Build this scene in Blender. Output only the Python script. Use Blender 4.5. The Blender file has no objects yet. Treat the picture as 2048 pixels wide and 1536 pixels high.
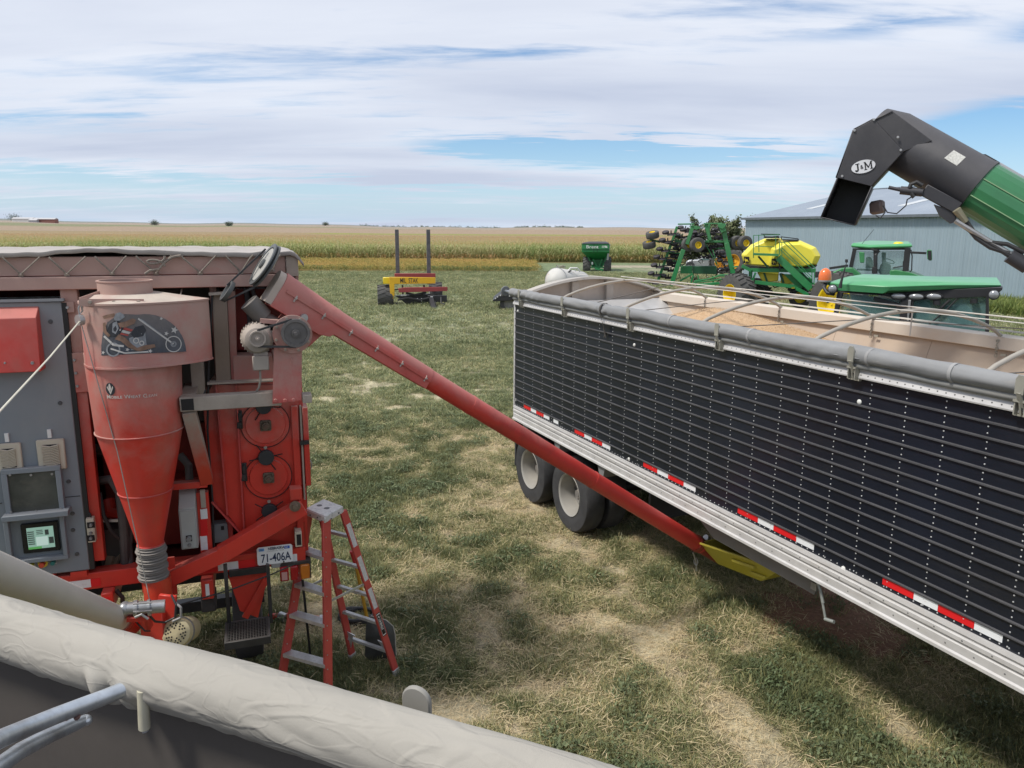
import bpy, math, random
import numpy as np
from mathutils import Vector, Matrix, noise
random.seed(7); rng = np.random.default_rng(11)
sc = bpy.context.scene
COL = sc.collection
V = Vector
# ------------------------------------------------------------------ camera
FPX, HC = 1538.0, 3.9
PITCH, ROLL = math.atan(308/1538.0), math.radians(0.35)
RC = Matrix.Rotation(math.pi/2-PITCH, 3, 'X') @ Matrix.Rotation(ROLL, 3, 'Z')
CAM = V((0, 0, HC))
cd = bpy.data.cameras.new('camera'); cam = bpy.data.objects.new('camera', cd); COL.objects.link(cam)
cd.sensor_width = 36; cd.lens = FPX/2048*36; cd.clip_start = .05; cd.clip_end = 20000
cam.matrix_world = Matrix.Translation(CAM) @ RC.to_4x4()
sc.camera = cam
sc.view_settings.view_transform = 'Standard'
try: sc.view_settings.look = 'None'
except Exception: pass
sc.view_settings.gamma = 1; sc.view_settings.exposure = 0.52; sc.view_settings.use_curve_mapping = False
# ------------------------------------------------------------------ light
SUN_EL, SUN_AZ = math.radians(57), math.radians(-112)      # azimuth from +Y towards +X: the sun stands to the left
sd = V((math.cos(SUN_EL)*math.sin(SUN_AZ), math.cos(SUN_EL)*math.cos(SUN_AZ), math.sin(SUN_EL)))
sl = bpy.data.lights.new('sun', 'SUN'); sl.energy = 2.6; sl.angle = math.radians(10.0); sl.color = (1, .95, .87)
so = bpy.data.objects.new('sun', sl); COL.objects.link(so); so.rotation_euler = (-sd).to_track_quat('-Z', 'Y').to_euler()
so.location = (0, 0, 30)

def build_world():
    w = bpy.data.worlds.new('World'); sc.world = w; w.use_nodes = True
    nt = w.node_tree; N = nt.nodes; L = nt.links; N.clear()
    out = N.new('ShaderNodeOutputWorld'); bg = N.new('ShaderNodeBackground'); bg.inputs[1].default_value = .1
    L.new(bg.outputs[0], out.inputs[0])
    sky = N.new('ShaderNodeTexSky'); sky.sky_type = 'NISHITA'; sky.sun_disc = False
    sky.sun_elevation = SUN_EL; sky.sun_rotation = SUN_AZ; sky.altitude = 1200; sky.air_density = 1.0; sky.dust_density = .6; sky.ozone_density = 1.5
    tc = N.new('ShaderNodeTexCoord'); sep = N.new('ShaderNodeSeparateXYZ'); L.new(tc.outputs['Generated'], sep.inputs[0])
    def m(op, a, b=None, c=None, clamp=False):
        n = N.new('ShaderNodeMath'); n.operation = op; n.use_clamp = clamp
        for i, v in enumerate((a, b, c)):
            if v is None: continue
            if isinstance(v, (int, float)): n.inputs[i].default_value = v
            else: L.new(v, n.inputs[i])
        return n.outputs[0]
    X, Y, Z = sep.outputs
    az = m('MULTIPLY', m('ARCTAN2', X, Y), 57.2958); el = m('MULTIPLY', m('ARCSINE', Z), 57.2958)
    # cloud-plane coordinates
    den = m('ADD', m('MAXIMUM', Z, 0), .09)
    cx = m('DIVIDE', X, den); cy = m('DIVIDE', Y, den)
    def ns(sx, sy, scale, det, rough=.55, off=0.0, dist=0.0):
        cb = N.new('ShaderNodeCombineXYZ'); L.new(m('MULTIPLY', cx, sx), cb.inputs[0]); L.new(m('MULTIPLY', cy, sy), cb.inputs[1]); cb.inputs[2].default_value = off
        n = N.new('ShaderNodeTexNoise'); n.inputs['Scale'].default_value = scale; n.inputs['Detail'].default_value = det; n.inputs['Roughness'].default_value = rough
        n.inputs['Distortion'].default_value = dist
        L.new(cb.outputs[0], n.inputs['Vector']); return n.outputs[0]
    n1 = ns(.55, 1.5, .75, 8, .55, 3.1, .3); n2 = ns(.8, 2.6, 2.0, 9, .6, 7.7, .25); n3 = ns(.6, 1.0, .5, 3, .5, 12.3)
    # warp az/el for the gaps
    azw = m('ADD', az, m('MULTIPLY', m('SUBTRACT', n2, .5), 16)); elw = m('ADD', el, m('MULTIPLY', m('SUBTRACT', n2, .5), 2.2))
    def gap(a0, e0, sa, se, amp, rot=0.0):
        da = m('SUBTRACT', azw, a0); de = m('SUBTRACT', elw, e0)
        if rot:
            de = m('SUBTRACT', de, m('MULTIPLY', da, rot))
        q = m('ADD', m('POWER', m('ABSOLUTE', m('DIVIDE', da, sa)), 2.0), m('POWER', m('ABSOLUTE', m('DIVIDE', de, se)), 2.0))
        return m('MULTIPLY', m('EXPONENT', m('MULTIPLY', q, -1.0)), amp)
    gaps = [gap(31, 5.6, 6.0, 1.9, 1.6, .10), gap(36, 12.0, 4, 1.1, .6, .12), gap(4.5, 5.5, 8.0, .70, 1.9, -.03), gap(15, 5.1, 5, .5, 1.0, -.02),
            gap(-20, 1.2, 60, 1.2, .34, 0), gap(-10, 2.9, 30, .55, .30, 0), gap(-30, 3.4, 9, .6, .25, 0), gap(-28, 6.3, 12, .7, .22, .03), gap(12, 1.8, 40, 1.0, .30, 0), gap(-8, 11.5, 14, .9, .25, .03), gap(24, 12.5, 6, .5, .25, .03), gap(-25, 10, 14, 1.0, .2, .03)]
    g = gaps[0]
    for q in gaps[1:]: g = m('ADD', g, q)
    dens = m('ADD', m('MULTIPLY', m('SUBTRACT', n1, .5), 1.25), m('MULTIPLY', m('SUBTRACT', n2, .5), .95))
    dens = m('SUBTRACT', m('ADD', dens, .66), g)
    mr = N.new('ShaderNodeMapRange'); mr.interpolation_type = 'SMOOTHSTEP'; L.new(dens, mr.inputs[0])
    mr.inputs[1].default_value = .10; mr.inputs[2].default_value = .62; mr.inputs[3].default_value = .02; mr.inputs[4].default_value = .95
    # cloud tone: thick parts lavender grey, thin parts white
    tone = m('ADD', m('MULTIPLY', n3, 1.0), m('MULTIPLY', n1, .9)); tr = N.new('ShaderNodeMapRange'); L.new(tone, tr.inputs[0])
    tr.inputs[1].default_value = .72; tr.inputs[2].default_value = 1.18
    cm = N.new('ShaderNodeMix'); cm.data_type = 'RGBA'; L.new(tr.outputs[0], cm.inputs[0])
    cm.inputs[6].default_value = (5.85, 6.15, 6.8, 1); cm.inputs[7].default_value = (4.0, 4.4, 5.4, 1)
    # horizon haze
    mx = N.new('ShaderNodeMix'); mx.data_type = 'RGBA'; L.new(mr.outputs[0], mx.inputs[0]); 
    hs = N.new('ShaderNodeHueSaturation'); hs.inputs['Saturation'].default_value = 1.35; hs.inputs['Value'].default_value = .92; L.new(sky.outputs[0], hs.inputs['Color'])
    hz = m('EXPONENT', m('MULTIPLY', m('MAXIMUM', el, 0), -.22)); hm = N.new('ShaderNodeMix'); hm.data_type = 'RGBA'; L.new(m('MULTIPLY', hz, .88), hm.inputs[0]); L.new(hs.outputs[0], hm.inputs[6]); hm.inputs[7].default_value = (3.0, 4.2, 6.0, 1)
    L.new(hm.outputs[2], mx.inputs[6]); L.new(cm.outputs[2], mx.inputs[7])
    L.new(mx.outputs[2], bg.inputs[0])
build_world()

# ------------------------------------------------------------------ helpers
class Frame:
    def __init__(s, o, yaw):
        s.O = V(o); s.yaw = yaw; s.M = Matrix.Rotation(yaw, 3, 'Z'); s.Mi = s.M.transposed()
    def ray(s, x, y): return s.Mi @ (RC @ V(((x-1024)/FPX, -(y-768)/FPX, -1.0)))
    def p(s, x, y, w=0.0):
        r = s.ray(x, y); c = s.Mi @ (CAM-s.O); return c+r*((w-c.y)/r.y)
    def g(s, x, y, z=0.0):
        r = s.ray(x, y); c = s.Mi @ (CAM-s.O); return c+r*((z-c.z)/r.z)
    def loc(s, P): return s.Mi @ (V(P)-s.O)
    def glob(s, l): return s.M @ V(l)+s.O
def ground(x, y, z=0.0): return Frame((0, 0, 0), 0).g(x, y, z)

MATS = {}
def M(name, c=(.5, .5, .5), rough=.5, metal=0.0, var=.12, sc_=3.0, bump=0.0, bsc=60.0, dust=None, spec=.5, coat=0.0, streak=None):
    if name in MATS: return MATS[name]
    m = bpy.data.materials.new(name); MATS[name] = m; m.use_nodes = True
    nt = m.node_tree; N = nt.nodes; L = nt.links; b = N['Principled BSDF']
    tc = N.new('ShaderNodeTexCoord')
    n = N.new('ShaderNodeTexNoise'); n.inputs['Scale'].default_value = sc_; n.inputs['Detail'].default_value = 8; n.inputs['Roughness'].default_value = .62
    oi = N.new('ShaderNodeObjectInfo'); va_ = N.new('ShaderNodeVectorMath'); va_.operation = 'ADD'; L.new(tc.outputs['Object'], va_.inputs[0]); L.new(oi.outputs['Location'], va_.inputs[1])
    OV = va_.outputs[0]; L.new(OV, n.inputs['Vector'])
    r = N.new('ShaderNodeMapRange'); r.inputs[1].default_value = .3; r.inputs[2].default_value = .7; L.new(n.outputs[0], r.inputs[0])
    mx = N.new('ShaderNodeMix'); mx.data_type = 'RGBA'; L.new(r.outputs[0], mx.inputs[0])
    mx.inputs[6].default_value = tuple(min(1, q*(1-var)) for q in c)+(1,); mx.inputs[7].default_value = tuple(min(1, q*(1+var)) for q in c)+(1,)
    col = mx.outputs[2]
    b.inputs['Roughness'].default_value = rough; b.inputs['Metallic'].default_value = metal
    b.inputs['Specular IOR Level'].default_value = spec; b.inputs['Coat Weight'].default_value = coat
    if dust:
        amt, dc, z0, z1 = dust
        sp = N.new('ShaderNodeSeparateXYZ'); L.new(tc.outputs['Object'], sp.inputs[0])
        zr = N.new('ShaderNodeMapRange'); zr.inputs[1].default_value = z0; zr.inputs[2].default_value = z1; L.new(sp.outputs[2], zr.inputs[0])
        zr.inputs[3].default_value = -.45; zr.inputs[4].default_value = .45
        ge = N.new('ShaderNodeNewGeometry'); s2 = N.new('ShaderNodeSeparateXYZ'); L.new(ge.outputs['Normal'], s2.inputs[0])
        up = N.new('ShaderNodeMath'); up.operation = 'MULTIPLY_ADD'; up.inputs[1].default_value = .38; up.use_clamp = False; L.new(s2.outputs[2], up.inputs[0]); L.new(zr.outputs[0], up.inputs[2])
        n2 = N.new('ShaderNodeTexNoise'); n2.inputs['Scale'].default_value = 2.4; n2.inputs['Detail'].default_value = 10; n2.inputs['Roughness'].default_value = .68; n2.inputs['Distortion'].default_value = .4; L.new(tc.outputs['Object'], n2.inputs['Vector'])
        ad = N.new('ShaderNodeMath'); ad.operation = 'ADD'; L.new(up.outputs[0], ad.inputs[0]); L.new(n2.outputs[0], ad.inputs[1])
        r2 = N.new('ShaderNodeMapRange'); r2.inputs[1].default_value = .34; r2.inputs[2].default_value = .88; r2.inputs[4].default_value = amt; L.new(ad.outputs[0], r2.inputs[0])
        m2 = N.new('ShaderNodeMix'); m2.data_type = 'RGBA'; L.new(r2.outputs[0], m2.inputs[0]); L.new(col, m2.inputs[6]); m2.inputs[7].default_value = tuple(dc)+(1,)
        col = m2.outputs[2]
        rr = N.new('ShaderNodeMapRange'); L.new(r2.outputs[0], rr.inputs[0]); rr.inputs[3].default_value = rough; rr.inputs[4].default_value = .9; L.new(rr.outputs[0], b.inputs['Roughness'])
    if streak:      # fine scratches and rubbed grime: (amount, colour, scale vector)
        amt, dc, sv = streak
        mp = N.new('ShaderNodeMapping'); mp.inputs['Scale'].default_value = sv; L.new(OV, mp.inputs[0])
        n4 = N.new('ShaderNodeTexNoise'); n4.inputs['Scale'].default_value = 1; n4.inputs['Detail'].default_value = 7; n4.inputs['Roughness'].default_value = .7; L.new(mp.outputs[0], n4.inputs['Vector'])
        r4 = N.new('ShaderNodeMapRange'); r4.inputs[1].default_value = .52; r4.inputs[2].default_value = .72; r4.inputs[4].default_value = amt; L.new(n4.outputs[0], r4.inputs[0])
        m4 = N.new('ShaderNodeMix'); m4.data_type = 'RGBA'; L.new(r4.outputs[0], m4.inputs[0]); L.new(col, m4.inputs[6]); m4.inputs[7].default_value = tuple(dc)+(1,)
        col = m4.outputs[2]
    L.new(col, b.inputs['Base Color'])
    if bump:
        n3 = N.new('ShaderNodeTexNoise'); n3.inputs['Scale'].default_value = bsc; n3.inputs['Detail'].default_value = 6; L.new(tc.outputs['Object'], n3.inputs['Vector'])
        bp = N.new('ShaderNodeBump'); bp.inputs['Strength'].default_value = bump; bp.inputs['Distance'].default_value = .01; L.new(n3.outputs[0], bp.inputs['Height']); L.new(bp.outputs[0], b.inputs['Normal'])
    return m
def glass(name, c, alpha=.5, rough=.05):
    if name in MATS: return MATS[name]
    m = bpy.data.materials.new(name); MATS[name] = m; m.use_nodes = True
    b = m.node_tree.nodes['Principled BSDF']; b.inputs['Base Color'].default_value = tuple(c)+(1,); b.inputs['Roughness'].default_value = rough
    b.inputs['Alpha'].default_value = alpha; b.inputs['Specular IOR Level'].default_value = .9
    return m
def emis(name, c, s):
    m = bpy.data.materials.new(name); m.use_nodes = True; b = m.node_tree.nodes['Principled BSDF']
    b.inputs['Base Color'].default_value = tuple(q*.3 for q in c)+(1,); b.inputs['Emission Color'].default_value = tuple(c)+(1,); b.inputs['Emission Strength'].default_value = s
    b.inputs['Roughness'].default_value = .2
    return m

class MB:
    def __init__(s): s.v = []; s.f = []; s.m = []
    def add(s, vs, fs):
        o = len(s.v); s.m.append((o, len(s.f))); s.v += [tuple(q) for q in vs]; s.f += [tuple(i+o for i in f) for f in fs]; return s
    def box(s, x0, x1, y0, y1, z0, z1):
        vs = [(x, y, z) for z in (z0, z1) for y in (y0, y1) for x in (x0, x1)]
        return s.add(vs, [(0, 2, 3, 1), (4, 5, 7, 6), (0, 1, 5, 4), (2, 6, 7, 3), (0, 4, 6, 2), (1, 3, 7, 5)])
    def beam(s, a, b, w, h, up=(0, 0, 1)):       # rectangular section along a-b: w sideways, h along up
        a = V(a); b = V(b); d = (b-a).normalized(); up = V(up)
        if abs(d.dot(up)) > .98: up = V((0, 1, 0))
        r = d.cross(up).normalized(); u = r.cross(d)
        vs = [p+r*(i*w/2)+u*(j*h/2) for p in (a, b) for j in (-1, 1) for i in (-1, 1)]
        return s.add(vs, [(0, 2, 3, 1), (4, 5, 7, 6), (0, 1, 5, 4), (2, 6, 7, 3), (0, 4, 6, 2), (1, 3, 7, 5)])
    def lathe(s, c, axis, prof, n=24, cap=True, ref=None):
        c = V(c); ax = V(axis).normalized(); t = V(ref) if ref else (V((0, 0, 1)) if abs(ax.z) < .9 else V((1, 0, 0)))
        e1 = (t-ax*t.dot(ax)).normalized(); e2 = ax.cross(e1)
        vs = []; fs = []
        for (t_, r) in prof:
            for k in range(n):
                a = 2*math.pi*k/n; vs.append(c+ax*t_+(e1*math.cos(a)+e2*math.sin(a))*r)
        for i in range(len(prof)-1):
            for k in range(n):
                k2 = (k+1) % n; fs.append((i*n+k, i*n+k2, (i+1)*n+k2, (i+1)*n+k))
        if cap:
            fs.append(tuple(range(n))[::-1]); fs.append(tuple((len(prof)-1)*n+k for k in range(n)))
        return s.add(vs, fs)
    def cyl(s, a, b, r0, r1=None, n=16, cap=True):
        a = V(a); b = V(b); return s.lathe(a, b-a, [(0, r0), ((b-a).length, r0 if r1 is None else r1)], n, cap)
    def tube(s, pts, r, n=8):
        pts = [V(p) for p in pts]; rs = r if isinstance(r, (list, tuple)) else [r]*len(pts)
        vs = []; fs = []; e1 = None
        for i, p in enumerate(pts):
            d = (pts[min(i+1, len(pts)-1)]-pts[max(i-1, 0)]).normalized()
            if e1 is None:
                t = V((0, 0, 1)) if abs(d.z) < .9 else V((1, 0, 0)); e1 = (t-d*t.dot(d)).normalized()
            else: e1 = (e1-d*e1.dot(d)).normalized()
            e2 = d.cross(e1)
            for k in range(n):
                a = 2*math.pi*k/n; vs.append(p+(e1*math.cos(a)+e2*math.sin(a))*rs[i])
        for i in range(len(pts)-1):
            for k in range(n):
                k2 = (k+1) % n; fs.append((i*n+k, i*n+k2, (i+1)*n+k2, (i+1)*n+k))
        fs.append(tuple(range(n))[::-1]); fs.append(tuple((len(pts)-1)*n+k for k in range(n)))
        return s.add(vs, fs)
    def prism(s, pts, d):
        pts = [V(p) for p in pts]; d = V(d); n = len(pts)
        s.add(pts+[p+d for p in pts], [tuple(range(n)), tuple(range(2*n-1, n-1, -1))]+[(i, i+n, (i+1) % n+n, (i+1) % n) for i in range(n)]); return s
    def loft(s, rings, cap=True):
        n = len(rings[0]); vs = [q for r in rings for q in r]; fs = []
        for i in range(len(rings)-1):
            for k in range(n):
                k2 = (k+1) % n; fs.append((i*n+k, i*n+k2, (i+1)*n+k2, (i+1)*n+k))
        if cap: fs.append(tuple(range(n))[::-1]); fs.append(tuple((len(rings)-1)*n+k for k in range(n)))
        return s.add(vs, fs)
    def ball(s, c, r, n=8, sq=(1, 1, 1)):
        c = V(c); rings = []
        for i in range(1, n):
            a = math.pi*i/n; rings.append([c+V((math.sin(a)*math.cos(2*math.pi*k/(2*n))*r*sq[0], math.sin(a)*math.sin(2*math.pi*k/(2*n))*r*sq[1], -math.cos(a)*r*sq[2])) for k in range(2*n)])
        return s.loft(rings)
    # pixel-traced pieces on the plane w of a frame, always with real thickness
    def poly(s, F, pts, w, t):
        return s.prism([F.p(x, y, w) for x, y in pts], (0, t, 0))
    def pbox(s, F, x0, y0, x1, y1, w, t):
        a = F.p(x0, (y0+y1)/2, w); b = F.p(x1, (y0+y1)/2, w); c = F.p((x0+x1)/2, y0, w); d = F.p((x0+x1)/2, y1, w)
        return s.box(a.x, b.x, w, w+t, d.z, c.z)
    def pbeam(s, F, x0, y0, x1, y1, w, th, dep):
        a = F.p(x0, y0, w); b = F.p(x1, y1, w); return s.beam(a, b, dep, th, up=(b-a).cross(V((0, 1, 0))))
    def ptube(s, F, pts, r, w=0, n=8): return s.tube([F.p(q[0], q[1], q[2] if len(q) > 2 else w) for q in pts], r, n)
    def each(s, name, m, parent=None, **k):      # every piece its own part
        b = s.m+[(len(s.v), len(s.f))]; r = []
        for (v0, f0), (v1, f1) in zip(b, b[1:]):
            q = MB(); q.v = s.v[v0:v1]; q.f = [tuple(i-v0 for i in f) for f in s.f[f0:f1]]; r.append(q.build(name, m, parent, **k))
        return r
    def build(s, name, m, parent=None, smooth=35, bev=0, label=None, cat=None, group=None, kind=None, loc=None, rotz=0):
        me = bpy.data.meshes.new(name); me.from_pydata(s.v, [], s.f); me.validate(clean_customdata=False)
        import bmesh as _b
        bm = _b.new(); bm.from_mesh(me); _b.ops.recalc_face_normals(bm, faces=bm.faces); bm.to_mesh(me); bm.free()
        if m: me.materials.append(m)
        if kind is None and parent and len(s.m) > 1 and any(t in name for t in ('bolt', 'screw', 'rivet', 'chain', 'tie_wire')): kind = 'stuff'
        if smooth:
            me.shade_smooth(); me.set_sharp_from_angle(angle=math.radians(smooth))
        o = bpy.data.objects.new(name, me); COL.objects.link(o)
        if parent: o.parent = parent
        if loc is not None: o.location = loc; o.rotation_euler = (0, 0, rotz)
        if bev:
            bv = o.modifiers.new('bevel', 'BEVEL'); bv.width = bev; bv.segments = 1; bv.limit_method = 'ANGLE'; bv.angle_limit = math.radians(50)
            if smooth: bv.harden_normals = False
        tag(o, label, cat, group, kind)
        return o
def tag(o, label=None, cat=None, group=None, kind=None):
    if label: o['label'] = label
    if cat: o['category'] = cat
    if group: o['group'] = group
    if kind: o['kind'] = kind
    return o
def thing(name, label, cat, F=None, group=None, loc=None):
    o = bpy.data.objects.new(name, None); COL.objects.link(o); o.empty_display_size = .2
    if F: o.location = F.O; o.rotation_euler = (0, 0, F.yaw)
    elif loc: o.location = loc
    return tag(o, label, cat, group)
def lnk(name, me, parent, loc=(0, 0, 0), rot=(0, 0, 0), scale=None, kind=None, label=None):
    o = bpy.data.objects.new(name, me); COL.objects.link(o); o.parent = parent; o.location = loc; o.rotation_euler = rot
    if scale: o.scale = scale
    return tag(o, label, None, None, kind)
def text(name, s, size, m, parent, fn, ext=.002, bold=0.0, xs=1.0, space=1.0, align='LEFT'):
    cu = bpy.data.curves.new(name, 'FONT'); cu.body = s; cu.size = size; cu.extrude = 0; cu.offset = bold; cu.resolution_u = 3; cu.space_character = space; cu.align_x = align
    o = bpy.data.objects.new(name, cu); COL.objects.link(o); bpy.context.view_layer.update()
    me = bpy.data.meshes.new_from_object(o.evaluated_get(bpy.context.evaluated_depsgraph_get())); bpy.data.objects.remove(o)
    for v in me.vertices: v.co = fn(v.co.x*xs, v.co.y)
    me.materials.clear(); me.materials.append(m); me.name = name
    o = bpy.data.objects.new(name, me); COL.objects.link(o); o.parent = parent
    return o
def nz(x, y, z=0.0): return noise.noise(V((x, y, z)))
def arc(cx, cy, r, a0, a1, n, ry=None):
    ry = r if ry is None else ry
    return [(cx+r*math.cos(math.radians(a0+(a1-a0)*i/n)), cy-ry*math.sin(math.radians(a0+(a1-a0)*i/n))) for i in range(n+1)]
def ell(cx, cy, rx, ry, n=24): return arc(cx, cy, rx, 0, 360, n, ry)[:-1]

def tyre_prof(R, r, w):
    return [(-w/2+.01, r), (-w/2, r+.25*(R-r)), (-w/2-.004, (R+r)/2), (-w/2+.02*w, R-.12*(R-r)), (-w*.38, R-.01*R), (0, R), (w*.38, R-.01*R), (w/2-.02*w, R-.12*(R-r)), (w/2+.004, (R+r)/2), (w/2, r+.25*(R-r)), (w/2-.01, r)]
def make_wheel(root, c, axis, R, rr, w, mt, mr, dish=.3, lugs=0, hub=None, name='wheel'):
    """outer face looks along +axis; wheel is a part, tyre its mesh, rim and hub sub-parts"""
    c = V(c); ax = V(axis).normalized()
    t = MB().lathe(c, ax, tyre_prof(R, rr, w), 40, cap=False)
    if lugs:
        tt = V((0, 0, 1)) if abs(ax.z) < .9 else V((1, 0, 0)); e1 = (tt-ax*tt.dot(ax)).normalized(); e2 = ax.cross(e1)
        for k in range(lugs):
            for sd_ in (-1, 1):
                a = 2*math.pi*(k+(.5 if sd_ > 0 else 0))/lugs; a2 = a+2*math.pi/lugs*.55
                p0 = c+ax*(sd_*w*.5)+(e1*math.cos(a)+e2*math.sin(a))*(R*.985); p1 = c+ax*(sd_*w*.03)+(e1*math.cos(a2)+e2*math.sin(a2))*(R*1.005)
                t.beam(p0, p1, R*.055, R*.09, up=(p0-c))
    wo = t.build(name, mt, root, smooth=40)
    d = dish*w
    rm = MB().lathe(c, ax, [(w/2-.02, rr*1.02), (w/2, rr*1.0), (w/2-.015, rr*.93), (w/2-d*.6, rr*.84), (w/2-d, rr*.8), (w/2-d, rr*.34), (w/2-d+.03, rr*.30), (w/2-d+.03, rr*.02)], 32, cap=False)
    rm.lathe(c, ax, [(-w/2+.02, rr*.98), (-w/2+.03, rr*.2)], 24, cap=False)
    ro = rm.build('rim', mr, wo, smooth=40)
    if hub:
        hb = MB().cyl(c+ax*(w/2-d), c+ax*(w/2-d+.09), rr*.22, rr*.17, 16)
        tt = V((0, 0, 1)) if abs(ax.z) < .9 else V((1, 0, 0)); e1 = (tt-ax*tt.dot(ax)).normalized(); e2 = ax.cross(e1)
        for k in range(10):
            a = k*math.pi/5; q = c+ax*(w/2-d)+(e1*math.cos(a)+e2*math.sin(a))*rr*.44; hb.cyl(q, q+ax*.035, rr*.055, None, 6)
        hb.build('hub', hub, wo)
        for k in range(5):
            a = k*math.pi*.4+.3; q = c+ax*(w/2-d+.001)+(e1*math.cos(a)+e2*math.sin(a))*rr*.66; MB().cyl(q, q+ax*.003, rr*.10, None, 12).build('hand_hole', MATS.get('rubber') or mt, ro)
    return wo
# shared materials
BLACK = M('black_paint', (.022, .022, .025), .5, var=.3, dust=(.35, (.2, .18, .15), 0, 3))
RUBBER = M('rubber', (.045, .045, .047), .85, var=.25, bump=.3, bsc=60)
DUSTRUB = M('dusty_rubber', (.085, .083, .08), .92, var=.3, sc_=5, bump=.3, bsc=50)
STEEL = M('steel', (.42, .42, .42), .42, .7, var=.2)
GALV = M('galvanised_steel', (.52, .56, .6), .38, .75, var=.25, sc_=14, streak=(.6, (.25, .22, .2), (8, 8, 8)))
WHITE = M('white_paint', (.75, .75, .73), .5, var=.06)
CREAM = M('cream_paint', (.66, .62, .5), .45, var=.08, dust=(.35, (.35, .3, .22), 0, 3))
# ================================================================== ground, fields
def vnoise(x, y, s, seed=0):
    """smooth value noise on arrays"""
    x = x*s+seed*17.3; y = y*s-seed*9.1
    xi = np.floor(x).astype(np.int64); yi = np.floor(y).astype(np.int64); fx = x-xi; fy = y-yi
    fx = fx*fx*(3-2*fx); fy = fy*fy*(3-2*fy)
    def h(a, b):
        n = (a*374761393+b*668265263+seed*1442695)&0x7fffffff; n = ((n^(n >> 13))*1274126177)&0x7fffffff
        return ((n^(n >> 16))&0xffff)/65535.0
    return (h(xi, yi)*(1-fx)+h(xi+1, yi)*fx)*(1-fy)+(h(xi, yi+1)*(1-fx)+h(xi+1, yi+1)*fx)*fy
def fbm(x, y, s, seed=0, o=4):
    r = 0; a = .5; t = 0
    for i in range(o): r = r+a*vnoise(x, y, s*2**i, seed+i); t += a; a *= .55
    return r/t
SOY0, CORN0, CORN1 = 73.0, 97.0, 210.0
def hills(x, y):
    r = np.hypot(x, y); a = np.degrees(np.arctan2(x, y))
    up = np.clip((r-420)/2600, 0, 1); up = up*up*(3-2*up)
    top = 13+11*np.clip((-a-2)/30, 0, 1)+3.5*np.exp(-((a-7.5)/5)**2)-3*np.exp(-((a-1)/5)**2)+2.2*np.sin(a*.35+1)+1.2*np.sin(a*.9)
    roll = 1.3*np.sin(r/150+a*.06)*np.clip((r-500)/600, 0, 1)
    return up*top+roll
def wear(x, y):
    """0 lush grass .. 1 bare straw-coloured ground: worn tracks and patches of the yard"""
    r = np.hypot(x, y)
    n = fbm(x+.35*fbm(x, y, 1.3, 90, 2), y, 1.15, 3, 4)*.34+fbm(x, y, 3.3, 9, 3)*.48+fbm(x, y, .28, 14, 2)*.18
    n = .47+(n-.5)*1.3
    def track(x0, y0, x1, y1, wd):
        dx, dy = x1-x0, y1-y0; L_ = math.hypot(dx, dy); d = np.abs((x-x0)*dy-(y-y0)*dx)/L_
        return np.exp(-(d/wd)**2)
    tr = .10*track(2.6, 5.0, .6, 8.2, .22)*np.clip((9-y)/2, 0, 1)+.13*track(2.0, 5.1, 1.2, 7.0, .30)*np.clip((8-y)/2, 0, 1)+.08*track(-.5, 13, -3.4, 20.5, .9)*np.exp(-((y-16.5)/5)**2)+.09*track(.9, 8.3, -.7, 13.5, .6)*np.exp(-((y-10.5)/3)**2)
    b = 0
    for (a, c, s1, am) in ((2.45, 6.8, .38, .22), (1.5, 6.4, .28, .13), (1.8, 5.6, .3, .15), (2.1, 5.2, .3, .15), (2.2, 7.9, .35, .08), (-.62, 5.75, .3, .12), (-2.3, 17.5, 1.0, .02), (.26, 6.0, .25, .07)):
        b = b+am*np.exp(-((x-a)**2+((y-c)*.9)**2)/s1**2)
    lush = 0
    for (a, c, s1, am) in ((-1.9, 11.4, 1.0, .12), (.5, 6.5, .3, .10), (1.1, 5.6, .45, .12), (.3, 5.3, .4, .08), (-3.3, 15, 1.2, .06), (2.7, 6.1, .3, .1), (-.2, 7.5, .6, .05)):
        lush = lush+am*np.exp(-((x-a)**2+((y-c)*.9)**2)/s1**2)
    return n+tr+b-lush-.05*np.clip((y-18)/10, 0, 1)
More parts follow.
